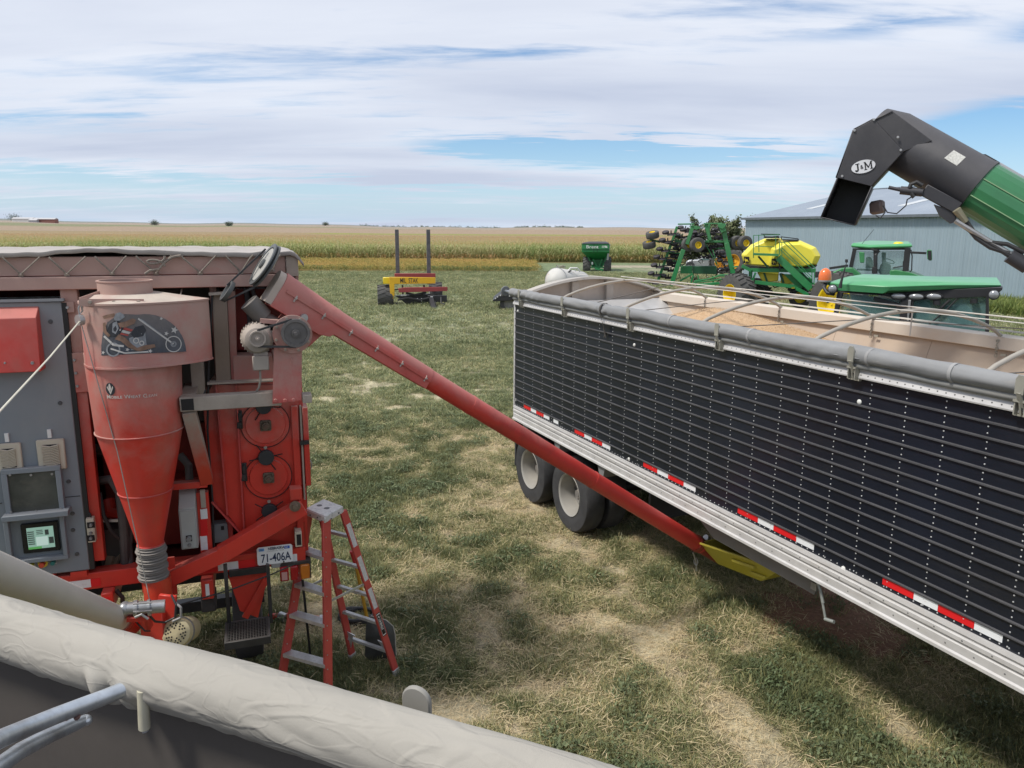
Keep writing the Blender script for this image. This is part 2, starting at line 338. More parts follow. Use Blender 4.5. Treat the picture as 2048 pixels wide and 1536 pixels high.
def ground_sheet():
    rs = np.concatenate([np.geomspace(.4, 30, 210), np.geomspace(30.6, 9000, 230)])
    th = np.radians(np.concatenate([np.linspace(-48, 48, 300), np.linspace(52, 308, 44)]))
    Rr, T = np.meshgrid(rs, th, indexing='ij'); X = Rr*np.sin(T); Y = Rr*np.cos(T)
    Z = hills(X, Y)+np.where(Rr < 60, .05*(fbm(X, Y, .8, 5, 3)-.5), 0)
    nr, nth = X.shape
    co = np.stack([X, Y, Z], -1).reshape(-1, 3)
    idx = np.arange(nr*nth).reshape(nr, nth); nx = np.roll(idx, -1, 1)
    f = np.stack([idx[:-1], idx[1:], nx[1:], nx[:-1]], -1).reshape(-1, 4)
    co = np.vstack([co, [[0, 0, 0]]]); c = len(co)-1
    tri = [(c, int(idx[0, k]), int(nx[0, k])) for k in range(nth)]
    me = bpy.data.meshes.new('ground'); me.from_pydata(co.tolist(), [], f[:, ::-1].tolist()+tri)
    me.shade_smooth()
    # colours of soil, grass and crops
    x = co[:, 0]; y = co[:, 1]; r = np.hypot(x, y); a = np.degrees(np.arctan2(x, y))
    straw = np.array([.33, .28, .185]); soil = np.array([.26, .225, .165]); green = np.array([.19, .19, .12]); green2 = np.array([.25, .275, .175]); pale = np.array([.47, .415, .28])
    def mix(A, B, t): t = np.clip(t, 0, 1)[:, None]; return A*(1-t)+B*t
    n = wear(x, y); fine = fbm(x, y, 6, 21, 3)
    c0 = mix(np.tile(green, (len(x), 1)), np.tile(soil, (len(x), 1)), (n-.48)/.12)
    c0 = mix(c0, np.tile(straw, (len(x), 1)), (n-.54+.3*(fine-.5))/.10); c0 = mix(c0, np.tile(pale, (len(x), 1)), (n-.64)/.10)
    far = mix(np.tile(green2, (len(x), 1)), np.tile(straw*.8, (len(x), 1)), (fbm(x, y, .12, 31, 4)-.5)/.35+.15)
    c0 = mix(c0, far, (r-16)/22)
    c0 = mix(c0, np.tile([.16, .20, .11], (len(x), 1)), (y-58)/8*(fbm(x, y, .1, 8, 2)))
    # dirt lane at the right
    d = y-(84+.10*(x-10)+2*np.sin(x*.15)); lane = np.exp(-(d/2.6)**2)*np.clip((x-7.2)/3, 0, 1)+.6*np.exp(-((y-79)/1.5)**2)*np.clip((x-11)/3, 0, 1)
    c0 = mix(c0, np.tile([.36, .31, .24], (len(x), 1)), lane*1.2)
    # crops
    soy = (y > SOY0)&(y < CORN0-1)&(x < 2.5+3*(fbm(x, y, .2, 4)-.5)); c0[soy] = [.25, .19, .07]
    cr = y > CORN0-1.5; c0[cr] = [.16, .14, .06]
    def band(lo, hi, colr, wig=20, ss=.004, a0=-99, a1=99):
        q = r+wig*(fbm(x, y, ss, 40, 3)-.5)*2; msk = np.clip((q-lo)/20, 0, 1)*np.clip((hi-q)/20, 0, 1)*np.clip((a-a0)/1.5, 0, 1)*np.clip((a1-a)/1.5, 0, 1)
        c0[:] = mix(c0, np.tile(colr, (len(x), 1)), msk)
    band(300, 1e5, [.27, .205, .115]); band(560, 760, [.235, .235, .07], 60, .003, -15, 12); band(700, 1100, [.20, .18, .10], 90, .002, -60, -14); band(760, 1500, [.30, .23, .165], 90)
    band(1250, 1700, [.20, .205, .12], 120, .0015, -40, 2); band(1500, 2200, [.30, .25, .20], 120); band(2100, 9e4, [.20, .215, .20], 160, .001)
    at = me.color_attributes.new('field', 'FLOAT_COLOR', 'POINT'); at.data.foreach_set('color', np.hstack([c0, np.ones((len(x), 1))]).astype(np.float32).ravel())
    m = bpy.data.materials.new('ground_soil_and_grass'); m.use_nodes = True; nt = m.node_tree; N = nt.nodes; L = nt.links; b = N['Principled BSDF']; b.inputs['Roughness'].default_value = .95; b.inputs['Specular IOR Level'].default_value = .15
    va = N.new('ShaderNodeVertexColor'); va.layer_name = 'field'; tc = N.new('ShaderNodeTexCoord')
    def nn(s, det, ro=.65):
        n_ = N.new('ShaderNodeTexNoise'); n_.inputs['Scale'].default_value = s; n_.inputs['Detail'].default_value = det; n_.inputs['Roughness'].default_value = ro; L.new(tc.outputs['Object'], n_.inputs['Vector']); return n_.outputs[0]
    a1 = nn(38, 6, .75); a2 = nn(1.7, 8)
    ad = N.new('ShaderNodeMath'); ad.operation = 'MULTIPLY'; L.new(a1, ad.inputs[0]); L.new(a2, ad.inputs[1])
    mr = N.new('ShaderNodeMapRange'); mr.inputs[1].default_value = .13; mr.inputs[2].default_value = .38; mr.inputs[3].default_value = .4; mr.inputs[4].default_value = 1.65; L.new(ad.outputs[0], mr.inputs[0])
    vm = N.new('ShaderNodeVectorMath'); vm.operation = 'SCALE'; L.new(va.outputs[0], vm.inputs[0]); L.new(mr.outputs[0], vm.inputs['Scale']); L.new(vm.outputs[0], b.inputs['Base Color'])
    bp = N.new('ShaderNodeBump'); bp.inputs['Strength'].default_value = .8; bp.inputs['Distance'].default_value = .03; L.new(a1, bp.inputs['Height']); L.new(bp.outputs[0], b.inputs['Normal'])
    me.materials.append(m); o = bpy.data.objects.new('ground', me); COL.objects.link(o); tag(o, kind='structure')
ground_sheet()

def leaf_mat(name, cols, rough=.6, trans=.25, objn=None):
    """cols: list of (pos, rgb) over the per-instance tint"""
    m = bpy.data.materials.new(name); m.use_nodes = True; nt = m.node_tree; N = nt.nodes; L = nt.links; b = N['Principled BSDF']
    at = N.new('ShaderNodeAttribute'); at.attribute_type = 'INSTANCER'; at.attribute_name = 'tint'
    cr = N.new('ShaderNodeValToRGB'); e = cr.color_ramp.elements
    e[0].position = cols[0][0]; e[0].color = tuple(cols[0][1])+(1,); e[1].position = cols[-1][0]; e[1].color = tuple(cols[-1][1])+(1,)
    for p_, c_ in cols[1:-1]:
        q = e.new(p_); q.color = tuple(c_)+(1,)
    vc = N.new('ShaderNodeVertexColor'); vc.layer_name = 'shade'
    L.new(at.outputs['Fac'], cr.inputs[0]); mu = N.new('ShaderNodeMix'); mu.data_type = 'RGBA'; mu.blend_type = 'MULTIPLY'; mu.inputs[0].default_value = 1; L.new(cr.outputs[0], mu.inputs[6]); L.new(vc.outputs[0], mu.inputs[7])
    L.new(mu.outputs[2], b.inputs['Base Color']); b.inputs['Roughness'].default_value = rough; b.inputs['Specular IOR Level'].default_value = .25
    tr = N.new('ShaderNodeBsdfTranslucent'); L.new(mu.outputs[2], tr.inputs[0]); ms = N.new('ShaderNodeMixShader'); ms.inputs[0].default_value = trans
    L.new(b.outputs[0], ms.inputs[1]); L.new(tr.outputs[0], ms.inputs[2]); L.new(ms.outputs[0], N['Material Output'].inputs[0])
    return m
def plant_mesh(name, blades, m):
    """blades: list of (points along blade, width, tone)"""
    vs = []; fs = []; cs = []
    for pts, wd, tone in blades:
        pts = [V(p) for p in pts]; n = len(pts); d0 = (pts[-1]-pts[0]); side = V((-d0.y, d0.x, 0))
        side = side.normalized() if side.length > 1e-4 else V((1, 0, 0))
        o = len(vs)
        for i, p in enumerate(pts):
            t = i/(n-1); w = wd*(1-.25*t) if i < n-1 else 0
            if i < n-1: vs += [tuple(p-side*w/2), tuple(p+side*w/2)]
            else: vs.append(tuple(p))
        for i in range(n-2): fs.append((o+2*i, o+2*i+1, o+2*i+3, o+2*i+2)); cs += [tone]*4
        fs.append((o+2*(n-2), o+2*(n-2)+1, o+2*(n-1))); cs += [tone]*3
    me = bpy.data.meshes.new(name); me.from_pydata(vs, [], fs)
    ca = me.color_attributes.new('shade', 'FLOAT_COLOR', 'CORNER'); flat = []
    for t in cs: flat += [t[0], t[1], t[2], 1] if isinstance(t, tuple) else [t, t, t, 1]
    ca.data.foreach_set('color', flat); me.materials.append(m)
    return me
SRC = bpy.data.collections.new('plant_sources')
def scatter(name, meshes, P, scale, tint, tilt=.15, kind='stuff', label=None):
    n = len(P); col = bpy.data.collections.new(name+'_variants'); SRC.children.link(col)
    for i, me in enumerate(meshes):
        o = bpy.data.objects.new(f'{name}_{i}', me); col.objects.link(o)
    pm = bpy.data.meshes.new(name); pm.from_pydata(P.tolist(), [], [])
    rot = np.stack([rng.normal(0, tilt, n), rng.normal(0, tilt, n), rng.uniform(0, 6.283, n)], -1).astype(np.float32)
    a = pm.attributes.new('rot', 'FLOAT_VECTOR', 'POINT'); a.data.foreach_set('vector', rot.ravel())
    a = pm.attributes.new('scl', 'FLOAT_VECTOR', 'POINT'); s = np.asarray(scale, np.float32); s = s if s.ndim == 2 else np.stack([s, s, s], -1); a.data.foreach_set('vector', s.astype(np.float32).ravel())
    a = pm.attributes.new('tint', 'FLOAT', 'POINT'); a.data.foreach_set('value', np.asarray(tint, np.float32))
    a = pm.attributes.new('pick', 'INT', 'POINT'); a.data.foreach_set('value', rng.integers(0, len(meshes), n).astype(np.int32))
    o = bpy.data.objects.new(name, pm); COL.objects.link(o); tag(o, label=label, kind=kind)
    g = bpy.data.node_groups.new(name+'_nodes', 'GeometryNodeTree'); g.interface.new_socket('Geometry', in_out='INPUT', socket_type='NodeSocketGeometry'); g.interface.new_socket('Geometry', in_out='OUTPUT', socket_type='NodeSocketGeometry')
    N = g.nodes; L = g.links; gi = N.new('NodeGroupInput'); go = N.new('NodeGroupOutput'); ip = N.new('GeometryNodeInstanceOnPoints'); ci = N.new('GeometryNodeCollectionInfo')
    ci.inputs['Collection'].default_value = col; ci.inputs['Separate Children'].default_value = True; ci.inputs['Reset Children'].default_value = True
    def na(nm, ty):
        q = N.new('GeometryNodeInputNamedAttribute'); q.data_type = ty; q.inputs[0].default_value = nm; return q.outputs[0]
    L.new(gi.outputs[0], ip.inputs['Points']); L.new(ci.outputs[0], ip.inputs['Instance']); ip.inputs['Pick Instance'].default_value = True
    L.new(na('pick', 'INT'), ip.inputs['Instance Index']); L.new(na('scl', 'FLOAT_VECTOR'), ip.inputs['Scale'])
    er = N.new('FunctionNodeEulerToRotation'); L.new(na('rot', 'FLOAT_VECTOR'), er.inputs[0]); L.new(er.outputs[0], ip.inputs['Rotation'])
    L.new(ip.outputs[0], go.inputs[0]); md = o.modifiers.new('instances', 'NODES'); md.node_group = g
    return o
GM = leaf_mat('grass_blades', [(0, (.145, .17, .085)), (.25, (.22, .235, .12)), (.5, (.33, .33, .19)), (.72, (.43, .41, .26)), (1, (.58, .52, .36))])
def tuft(n, h, spread, lean, wd, segs=3):
    bl = []
    for i in range(n):
        a = random.uniform(0, 6.283); r = spread*math.sqrt(random.random()); bx, by = r*math.cos(a), r*math.sin(a)
        a2 = random.uniform(0, 6.283); ln = lean*random.uniform(.3, 1.4); hh = h*random.uniform(.45, 1.15)
        pts = [(bx+math.cos(a2)*ln*(t**1.6), by+math.sin(a2)*ln*(t**1.6), -.004+hh*(t-.35*t*t*ln/h*.6)) for t in [k/segs for k in range(segs+1)]]
        tn = random.uniform(.6, 1.35); bl.append((pts, wd*random.uniform(.7, 1.3), (tn*random.uniform(.95, 1.1), tn, tn*random.uniform(.75, 1.05)) if random.random() > .12 else (tn*1.9, tn*1.55, tn*1.4)))
    return bl
gv = [plant_mesh('grass_tuft', tuft(32, .055, .07, .05, .0040), GM) for _ in range(5)]
gl = [plant_mesh('long_grass_tuft', tuft(26, .095, .055, .06, .0044), GM) for _ in range(3)]
gf = [plant_mesh('far_grass_tuft', tuft(34, .085, .22, .09, .013, 2), GM) for _ in range(4)]
def straws():
    bl = []
    for i in range(9):
        a = random.uniform(0, 6.283); x0, y0 = random.gauss(0, .07), random.gauss(0, .07); ln = random.uniform(.03, .11); z = random.uniform(.004, .02)
        bl.append(([(x0, y0, z), (x0+math.cos(a)*ln*.5, y0+math.sin(a)*ln*.5, z+.006), (x0+math.cos(a)*ln, y0+math.sin(a)*ln, z*random.uniform(.3, 1.5))], .004, (1.15, 1.05, .95)))
    return bl
gs = [plant_mesh('straw_litter', straws(), GM) for _ in range(4)]
def zone(n, y0, y1, spread=.78, power=1.0):
    r = np.sqrt(rng.uniform(y0**2, y1**2, n)); th = np.radians(rng.uniform(-41, 41, n)); return r*np.sin(th), r*np.cos(th)
def keep_out(x, y):
    return np.ones_like(x, bool)
GMF = leaf_mat('distant_grass_blades', [(0, (.185, .22, .12)), (.35, (.26, .29, .165)), (.6, (.34, .355, .215)), (.8, (.42, .41, .27)), (1, (.52, .48, .34))])
gf = [plant_mesh('far_grass_tuft', tuft(34, .085, .22, .09, .013, 2), GMF) for _ in range(4)]
gm = [plant_mesh('mid_grass_tuft', tuft(30, .06, .09, .06, .006), GMF) for _ in range(4)]
def grass_layer(name, meshes, n, r0, r1, thr, s0, s1, tintoff=0.0, lab=None, inv=False, fade=None):
    x, y = zone(n, r0, r1); w = wear(x, y)+.18*(fbm(x, y, 5, 77, 3)-.5)+rng.normal(0, .035, n)
    k = (w > thr) if inv else (w < thr)
    if fade is not None: k &= rng.uniform(0, 1, n) < fade(np.hypot(x, y))
    x, y, w = x[k], y[k], w[k]; m = len(x)
    z = np.where(np.hypot(x, y) < 60, .05*(fbm(x, y, .8, 5, 3)-.5), 0)
    dark = fbm(x, y, 1.1, 55, 3)
    t = np.clip((w-.30)*1.35+(dark-.5)*.8+rng.normal(0, .10, m)+.10+tintoff, 0, 1)
    s = rng.uniform(s0, s1, m)*(1.25-np.clip((w-.35)*1.6, 0, .6))
    return scatter(name, meshes, np.stack([x, y, z], -1), s, t, .2, label=lab)
grass_layer('grass', gv, 95000, 3.2, 17, .60, .75, 1.3, .0, 'short green yard grass growing in patches between the machines')
grass_layer('long_grass', gl, 26000, 3.2, 17, .43, .7, 1.2, -.10, 'longer dark green grass tufts in the yard')
grass_layer('straw_litter', gs, 60000, 3.2, 16, .45, .8, 1.6, .50, 'dry straw and chaff lying on the worn ground', inv=True)
grass_layer('middle_grass', gm, 70000, 15, 27, .60, .9, 1.6, .0, 'green grass of the yard in the middle distance')
grass_layer('distant_grass', gf, 62000, 25, 74, .66, .9, 1.5, .0, 'green grass of the yard further off')
grass_layer('sparse_grass', gv, 26000, 3.2, 17, .80, .45, .9, .10, 'thin scattered blades growing over the worn patches')

def weed():
    bl = []
    for i in range(60):
        a = random.uniform(0, 6.283); r = .11*math.sqrt(random.random()); a2 = random.uniform(0, 6.283); z = random.uniform(.015, .09)*(1-r*4); l_ = random.uniform(.02, .04)
        x0, y0 = r*math.cos(a), r*math.sin(a); bl.append(([(x0, y0, z), (x0+l_*.5*math.cos(a2), y0+l_*.5*math.sin(a2), z+.01), (x0+l_*math.cos(a2), y0+l_*math.sin(a2), z-.004)], .012, random.uniform(.65, 1.35)))
    return bl
WM = leaf_mat('weed_green', [(0, (.11, .145, .07)), (1, (.21, .235, .125))])
grass_layer('low_weeds', [plant_mesh('broadleaf_weed', weed(), WM) for _ in range(3)], 7000, 3.2, 17, .38, .6, 1.3, .2, 'low broad-leaved weeds growing in dark clumps in the yard')
# ---- crops
CMt = leaf_mat('corn_leaves', [(0, (.17, .245, .09)), (.35, (.30, .35, .15)), (.6, (.41, .39, .21)), (.85, (.45, .385, .25)), (1, (.42, .34, .23))], .55, .35)
def corn(k):
    bl = []; H_ = 2.0
    for q in range(2):
        bl.append(([(0, 0, 0), (.004, .01, 1.0), (0, 0, H_)], .035, (.9, .9, .7)))
    for i in range(11):
        z = .25+i*.155; a = i*2.6+random.uniform(-.6, .6); ln = random.uniform(.45, .75); dr = random.uniform(.2, .6)
        ca, sa = math.cos(a), math.sin(a); tn = 1.25-.35*(1-z/H_); dry = 1.5 if z < .8 and random.random() < .6 else 1.0
        bl.append(([(0, 0, z), (ca*ln*.35, sa*ln*.35, z+.22), (ca*ln*.7, sa*ln*.7, z+.16), (ca*ln, sa*ln, z+.16-dr)], .075, (tn*dry, tn*(1+.1*(dry-1)), tn*.9)))
    for i in range(5):
        a = i*1.26; bl.append(([(0, 0, H_-.02), (.05*math.cos(a), .05*math.sin(a), H_+.14), (.12*math.cos(a), .12*math.sin(a), H_+.24)], .022, (1.5, 1.25, 1.1)))
    return bl
cv = [plant_mesh('corn_plant', corn(k), CMt) for k in range(5)]
def crop(name, meshes, y0, y1, dy, dx, xr, s0, s1, tfn, lab, zf=None):
    ys = np.arange(y0, y1, dy); P = []
    for yy in ys:
        h = xr(yy); P.append(np.stack([np.arange(h[0], h[1], dx)+rng.uniform(-dx*.3, dx*.3, len(np.arange(h[0], h[1], dx))), np.full(len(np.arange(h[0], h[1], dx)), yy)+rng.normal(0, .12, len(np.arange(h[0], h[1], dx)))], -1))
    P = np.vstack(P); n = len(P); s = rng.uniform(s0, s1, n)
    return scatter(name, meshes, np.hstack([P, np.zeros((n, 1))]), s, tfn(P[:, 0], P[:, 1], n), .06, label=lab)
def corn_t(x, y, n): return np.clip(.34+.75*(fbm(x, y, .045, 61, 3)-.45)+.012*(y-CORN0)+rng.normal(0, .13, n)+np.where(y < CORN0+1.2, .12, 0)-.25*np.exp(-((x-8)/9)**2)*np.exp(-((y-98)/5)**2), 0, 1)
crop('corn_field', cv, CORN0, CORN0+12, .76, .30, lambda yy: (-.75*yy, .34*yy+6), .92, 1.08, corn_t, 'ripening green and yellow corn crop, front rows')
crop('corn_field', cv, CORN0+12.5, CORN1, 1.5, .62, lambda yy: (-.75*yy, .45*yy), .95, 1.12, lambda x, y, n: np.clip(.62+.5*(fbm(x, y, .03, 61, 3)-.5)+.003*(y-110)+rng.normal(0, .12, n), 0, 1), 'tan corn tassels of the field stretching away')
SM = leaf_mat('soybean_leaves', [(0, (.12, .16, .05)), (.4, (.33, .27, .07)), (.75, (.46, .31, .10)), (1, (.38, .24, .09))], .6, .3)
def soy():
    bl = []
    for i in range(26):
        a = random.uniform(0, 6.28); r = random.uniform(.02, .28); z = random.uniform(.12, .5); a2 = random.uniform(0, 6.28)
        x0, y0 = r*math.cos(a), r*math.sin(a); l_ = .1
        bl.append(([(x0, y0, z), (x0+l_*math.cos(a2)*.5, y0+l_*math.sin(a2)*.5, z+.03), (x0+l_*math.cos(a2), y0+l_*math.sin(a2), z-.02)], .09, random.uniform(.7, 1.3)))
    return bl
sv = [plant_mesh('soybean_plant', soy(), SM) for _ in range(4)]
crop('soybean_strip', sv, SOY0, CORN0-2.2, .6, .34, lambda yy: (-.72*yy, 2.6+random.uniform(-1.2, .6)), .8, 1.15, lambda x, y, n: np.clip(.55+.6*(fbm(x, y, .15, 66, 3)-.5)+rng.normal(0, .13, n)-np.where(y < SOY0+2, .35, 0), 0, 1), 'low golden soybean strip before the corn')

# ---- trees, far buildings
BARK = M('bark', (.09, .07, .05), .95)
TM = leaf_mat('dark_tree_leaves', [(0, (.045, .065, .03)), (1, (.12, .14, .06))], .7, .15)
def leafcloud(name, m, pts, s, parent, tone=(.5, 1.3)):
    vs = []; fs = []; cs = []
    for p in pts:
        for q in range(3):
            d = V((random.gauss(0, 1), random.gauss(0, 1), random.gauss(0, 1))).normalized(); e = d.orthogonal().normalized()*s*random.uniform(.4, 1); d = d*s*random.uniform(.5, 1.2)
            c = V(p)+V((random.gauss(0, s*.6), random.gauss(0, s*.6), random.gauss(0, s*.6))); o = len(vs); vs += [tuple(c-e*.5), tuple(c+d*.5+e*.1), tuple(c+e*.5), tuple(c-d*.5)]; fs.append((o, o+1, o+2, o+3)); t = random.uniform(*tone); cs += [t]*4
    me = bpy.data.meshes.new(name); me.from_pydata(vs, [], fs); ca = me.color_attributes.new('shade', 'FLOAT_COLOR', 'CORNER'); ca.data.foreach_set('color', [q for t in cs for q in (t*1.0, t, t*.85, 1)]); me.materials.append(m)
    o = bpy.data.objects.new(name, me); COL.objects.link(o); o.parent = parent; return o
TMs = M('tree_leaf', (.11, .13, .06), .8, var=.5, sc_=.8)
def tree(base, h, rad, label, n=1500, s=.22, group=None, spiky=True, cat='tree', lm=None):
    t = thing('tree', label, cat, group=group, loc=base); tr = MB(); tips = []
    tr.tube([(0, 0, -.1), (.05, 0, h*.25), (0, .1, h*.55)], [h*.035, h*.028, h*.015], 8)
    for i in range(int(16 if h > 3 else 7)):
        a = random.uniform(0, 6.28); z0 = h*random.uniform(.15, .5); ln = rad*random.uniform(.6, 1.05); el_ = random.uniform(.3, 1.2)
        e = V((math.cos(a)*ln*math.cos(el_*.6), math.sin(a)*ln*math.cos(el_*.6), z0+(h-z0)*random.uniform(.35, 1.0)))
        tr.tube([(0, 0, z0), (e.x*.5, e.y*.5, (z0+e.z)*.5-.1*h*.2), e], [h*.016, h*.01, h*.003], 5); tips.append((V((0, 0, z0)), e))
    tr.build('trunk', BARK, t); pts = []
    for i in range(n):
        a0, e = random.choice(tips); k = random.uniform(.35, 1.08)
        sp = rad*.22*(1.15-k) if spiky else rad*.3
        pts.append(a0.lerp(e, k)+V((random.gauss(0, sp), random.gauss(0, sp), random.gauss(0, sp)+(1-k)*.0)))
    leafcloud('crown', lm or TMs, pts, s, t)
    return t
tree((19.7, 75, 0), 5.1, 3.0, 'dark bushy tree rising behind the folded green seeder', 2600, .26)
tree((22.3, 76.5, 0), 4.8, 2.3, 'olive bushy tree pressed against the corner of the blue barn', 1900, .26)
tree((17.6, 78, 0), 3.4, 1.9, 'smaller bush left of the dark tree behind the seeder', 1300, .25)
tree((28.8, 92, 0), 5.6, 1.5, 'conifer tip poking over the left end of the barn roof', 900, .26)
HZ = Frame((0, 0, 0), 0)
def far_at(px, py, dist):
    r = HZ.ray(px, py); k = dist/r.y; X = r.x*k; return V((X, dist, float(hills(np.array([X]), np.array([dist]))[0])))
for (px, d, h, rd, lb) in [(310, 1500, 9, 9, 'lone round tree on the left horizon right of the farmstead'), (459, 1250, 6, 6, 'small lone tree in the tan field left of centre'), (651, 1900, 8, 8, 'tiny tree on the skyline just left of the tall grey posts'), (28, 1700, 14, 16, 'dark tree clump left of the white farm shed')]:
    b = far_at(px, 460, d); tree(tuple(b), h*.75, rd*.8, lb, 420, 1.1, spiky=False, lm=M('hazed_far_leaf', (.13, .155, .12), .9, var=.3))  # leaf colour lightened to carry the distance haze
def farmshed(px, d, w, h, m, label):
    b = far_at(px, 455, d); t = thing('farm_shed', label, 'shed', loc=tuple(b))
    MB().box(-w/2, w/2, 0, 14, -1, h).build('wall', m, t); MB().prism([(-w/2-.5, -1, h), (-w/2-.5, 15, h), (-w/2-.5, 7, h+3)], (w+1, 0, 0)).build('roof', M('far_roof', (.45, .45, .46), .6), t)
farmshed(46, 1600, 42, 6, M('far_white', (.62, .62, .6), .7), 'long white farm shed at the far left of the skyline')
farmshed(88, 1600, 46, 7, M('far_red', (.24, .11, .09), .7), 'long dull red farm shed right of the white one')
farmshed(66, 1590, 16, 4, M('far_grey', (.4, .4, .42), .7), 'small grey farm shed between the white and red sheds')
pts = []
for i in range(2600):
    px = random.uniform(1030, 1165) if random.random() < .6 else random.uniform(720, 1000)
    if nz(px*.09, 5) < -.12: continue
    b = far_at(px, 460, random.uniform(2100, 2900)); pts.append((b.x, b.y, b.z+random.uniform(-.5, 4.5)*max(0, .25+nz(px*.13, 3)*1.6)))
o = leafcloud('distant_woodland', MATS['hazed_far_leaf'], pts, 2.6, None); tag(o, 'low dark band of far-off trees along the horizon', kind='stuff')
# ================================================================== red wheat cleaner
DUST = (.40, .33, .28)
RED = M('red_paint', (.58, .043, .028), .42, var=.12, dust=(.80, DUST, 1.7, 3.25), streak=(.5, (.30, .10, .07), (3, 3, 1.2)))
REDD = M('dusty_red_paint', (.47, .055, .05), .55, var=.15, dust=(.80, DUST, 1.9, 3.5), streak=(.5, (.45, .30, .26), (4, 4, 1.5)))
DUSTY = M('dust_covered_steel', (.36, .31, .26), .8, var=.18, sc_=5, bump=.1, streak=(.4, (.25, .15, .12), (5, 5, 2)))
CAB = M('grey_cabinet_paint', (.20, .23, .26), .5, var=.07, sc_=2, dust=(.25, (.4, .37, .33), 1, 3.6), streak=(.3, (.3, .3, .29), (6, 6, 1)))
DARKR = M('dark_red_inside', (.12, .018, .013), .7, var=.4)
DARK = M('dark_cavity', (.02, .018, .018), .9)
TAPER = M('red_reflective_tape', (.70, .015, .02), .3, var=.05); TAPEW = M('white_reflective_tape', (.78, .80, .82), .3, var=.04, streak=(.4, (.5, .45, .4), (30, 30, 30)))
BEIGE = M('beige_plastic', (.55, .50, .40), .6, var=.06, dust=(.3, (.4, .34, .27), 1, 4)); HOSE = M('black_hose', (.03, .03, .032), .55)
K = Frame((-1.88, 5.72, 0), math.radians(18.8))
R_ = thing('wheat_cleaner', 'dusty red mobile wheat cleaning trailer with a tall cone cyclone', 'grain cleaner', K)
kp = K.p
def bolt(mb, F, x, y, w, r=.012, d=.012):
    c = F.p(x, y, w); return mb.cyl(c, c+V((0, -d, 0)), r, r*.9, 6)
# --- shell behind everything
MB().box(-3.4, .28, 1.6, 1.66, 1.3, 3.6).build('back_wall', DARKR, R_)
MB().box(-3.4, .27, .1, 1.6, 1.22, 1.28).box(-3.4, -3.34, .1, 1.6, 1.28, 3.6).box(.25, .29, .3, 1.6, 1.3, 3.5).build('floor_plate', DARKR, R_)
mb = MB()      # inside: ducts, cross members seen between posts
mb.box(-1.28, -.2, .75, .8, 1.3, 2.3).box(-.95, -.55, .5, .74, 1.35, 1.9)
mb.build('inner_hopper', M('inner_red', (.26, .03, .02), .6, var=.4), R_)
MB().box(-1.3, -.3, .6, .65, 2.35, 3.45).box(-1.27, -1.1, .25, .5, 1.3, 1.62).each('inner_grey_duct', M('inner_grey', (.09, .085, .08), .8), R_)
# top panels
zt, z1, z2 = kp(300, 513, 0).z, kp(300, 551, 0).z, kp(300, 576, 0).z
MB().box(-3.5, .20, 0, .03, z1+.004, zt).build('top_panel', REDD, R_, bev=.004)
MB().box(.204, .29, -.012, .03, kp(580, 552, 0).z, zt).build('corner_plate', DUSTY, R_)
cp = MB()
for y in (519, 532, 547): bolt(cp, K, 573, y, -.012, .008, .006)
cp.build('bolt', DUSTY, R_)
MB().box(-3.5, .18, -.035, .05, z2, z1).build('top_beam', REDD, R_, bev=.005)
MB().box(-3.5, .28, .03, 1.6, zt-.03, zt).build('roof', DUSTY, R_)
MB().box(.27, .29, .03, 1.6, 3.3, zt).build('side_panel', REDD, R_)
# tarp over the roof
vs = []; fs = []; nu, nw = 120, 16
for j in range(nw+1):
    for i in range(nu+1):
        u = -3.5+3.83*i/nu; t = j/nw
        z = zt+.035+.012*nz(u*3, t*2)+.03*math.exp(-((u-(-1.0))/.35)**2)*(1-t)+.010*nz(u*9, t*5); w = -.035+1.65*t
        if j == 0: z -= .035
        if j == 1: z -= .006; w = -.03
        e = (u-.24)/.09
        if e > 0: z -= .08*min(1, e)**2
        vs.append((u, w, z))
for j in range(nw):
    for i in range(nu): a = j*(nu+1)+i; fs.append((a, a+1, a+nu+2, a+nu+1))
tp = MB(); tp.add(vs, fs); to = tp.build('tarp_cover', M('dusty_tarp', (.37, .34, .315), .8, var=.12, sc_=5, bump=.3, bsc=8), R_, smooth=60)
so_ = to.modifiers.new('s', 'SOLIDIFY'); so_.thickness = .006
# lacing: rope zigzag, hooks as parts
hooks = [(-50, 550), (41.5, 550), (133.5, 549), (224, 547), (312, 547), (400, 546), (481.5, 545), (545, 540)]
ropepts = []
tops = [(-95, 516), (-5, 516), (88, 516), (180, 515), (262, 514), (352, 513), (441, 513), (515, 512), (570, 512)]
for i, h in enumerate(hooks):
    for s_ in (tops[i], ):
        pass
    a = tops[i]; b = tops[i+1]
    q = MB().tube([kp(a[0]+10, a[1]-2, -.045), kp(a[0]+14, a[1]+3, -.05), kp(h[0]-2, h[1]-3, -.03), kp(h[0], h[1], -.03), kp(h[0]+2, h[1]-3, -.03), kp(b[0]-14, b[1]+3, -.05), kp(b[0]-9, b[1]-2, -.045)], .0065, 6)
    q.build('lacing_rope', M('rope', (.22, .19, .16), .95, var=.3, sc_=60), R_)
    MB().pbox(K, h[0]-5, h[1]-2, h[0]+5, h[1]+3, -.02, .022).ball(kp(h[0], h[1]-1, -.03), .01, 4).build('rope_hook', DUSTY, R_)
kn = [kp(312+18*math.cos(t), 533-8*math.sin(t)-t*3.0, -.06) for t in [k*.5 for k in range(14)]]
MB().tube(kn, .008, 6).tube([kp(290, 548, -.06), kp(300, 541, -.06), kp(318, 538, -.06), kp(330, 524, -.06), kp(345, 514, -.05), kp(362, 511, -.05)], .009, 6).build('rope_knot', MATS['rope'], R_)
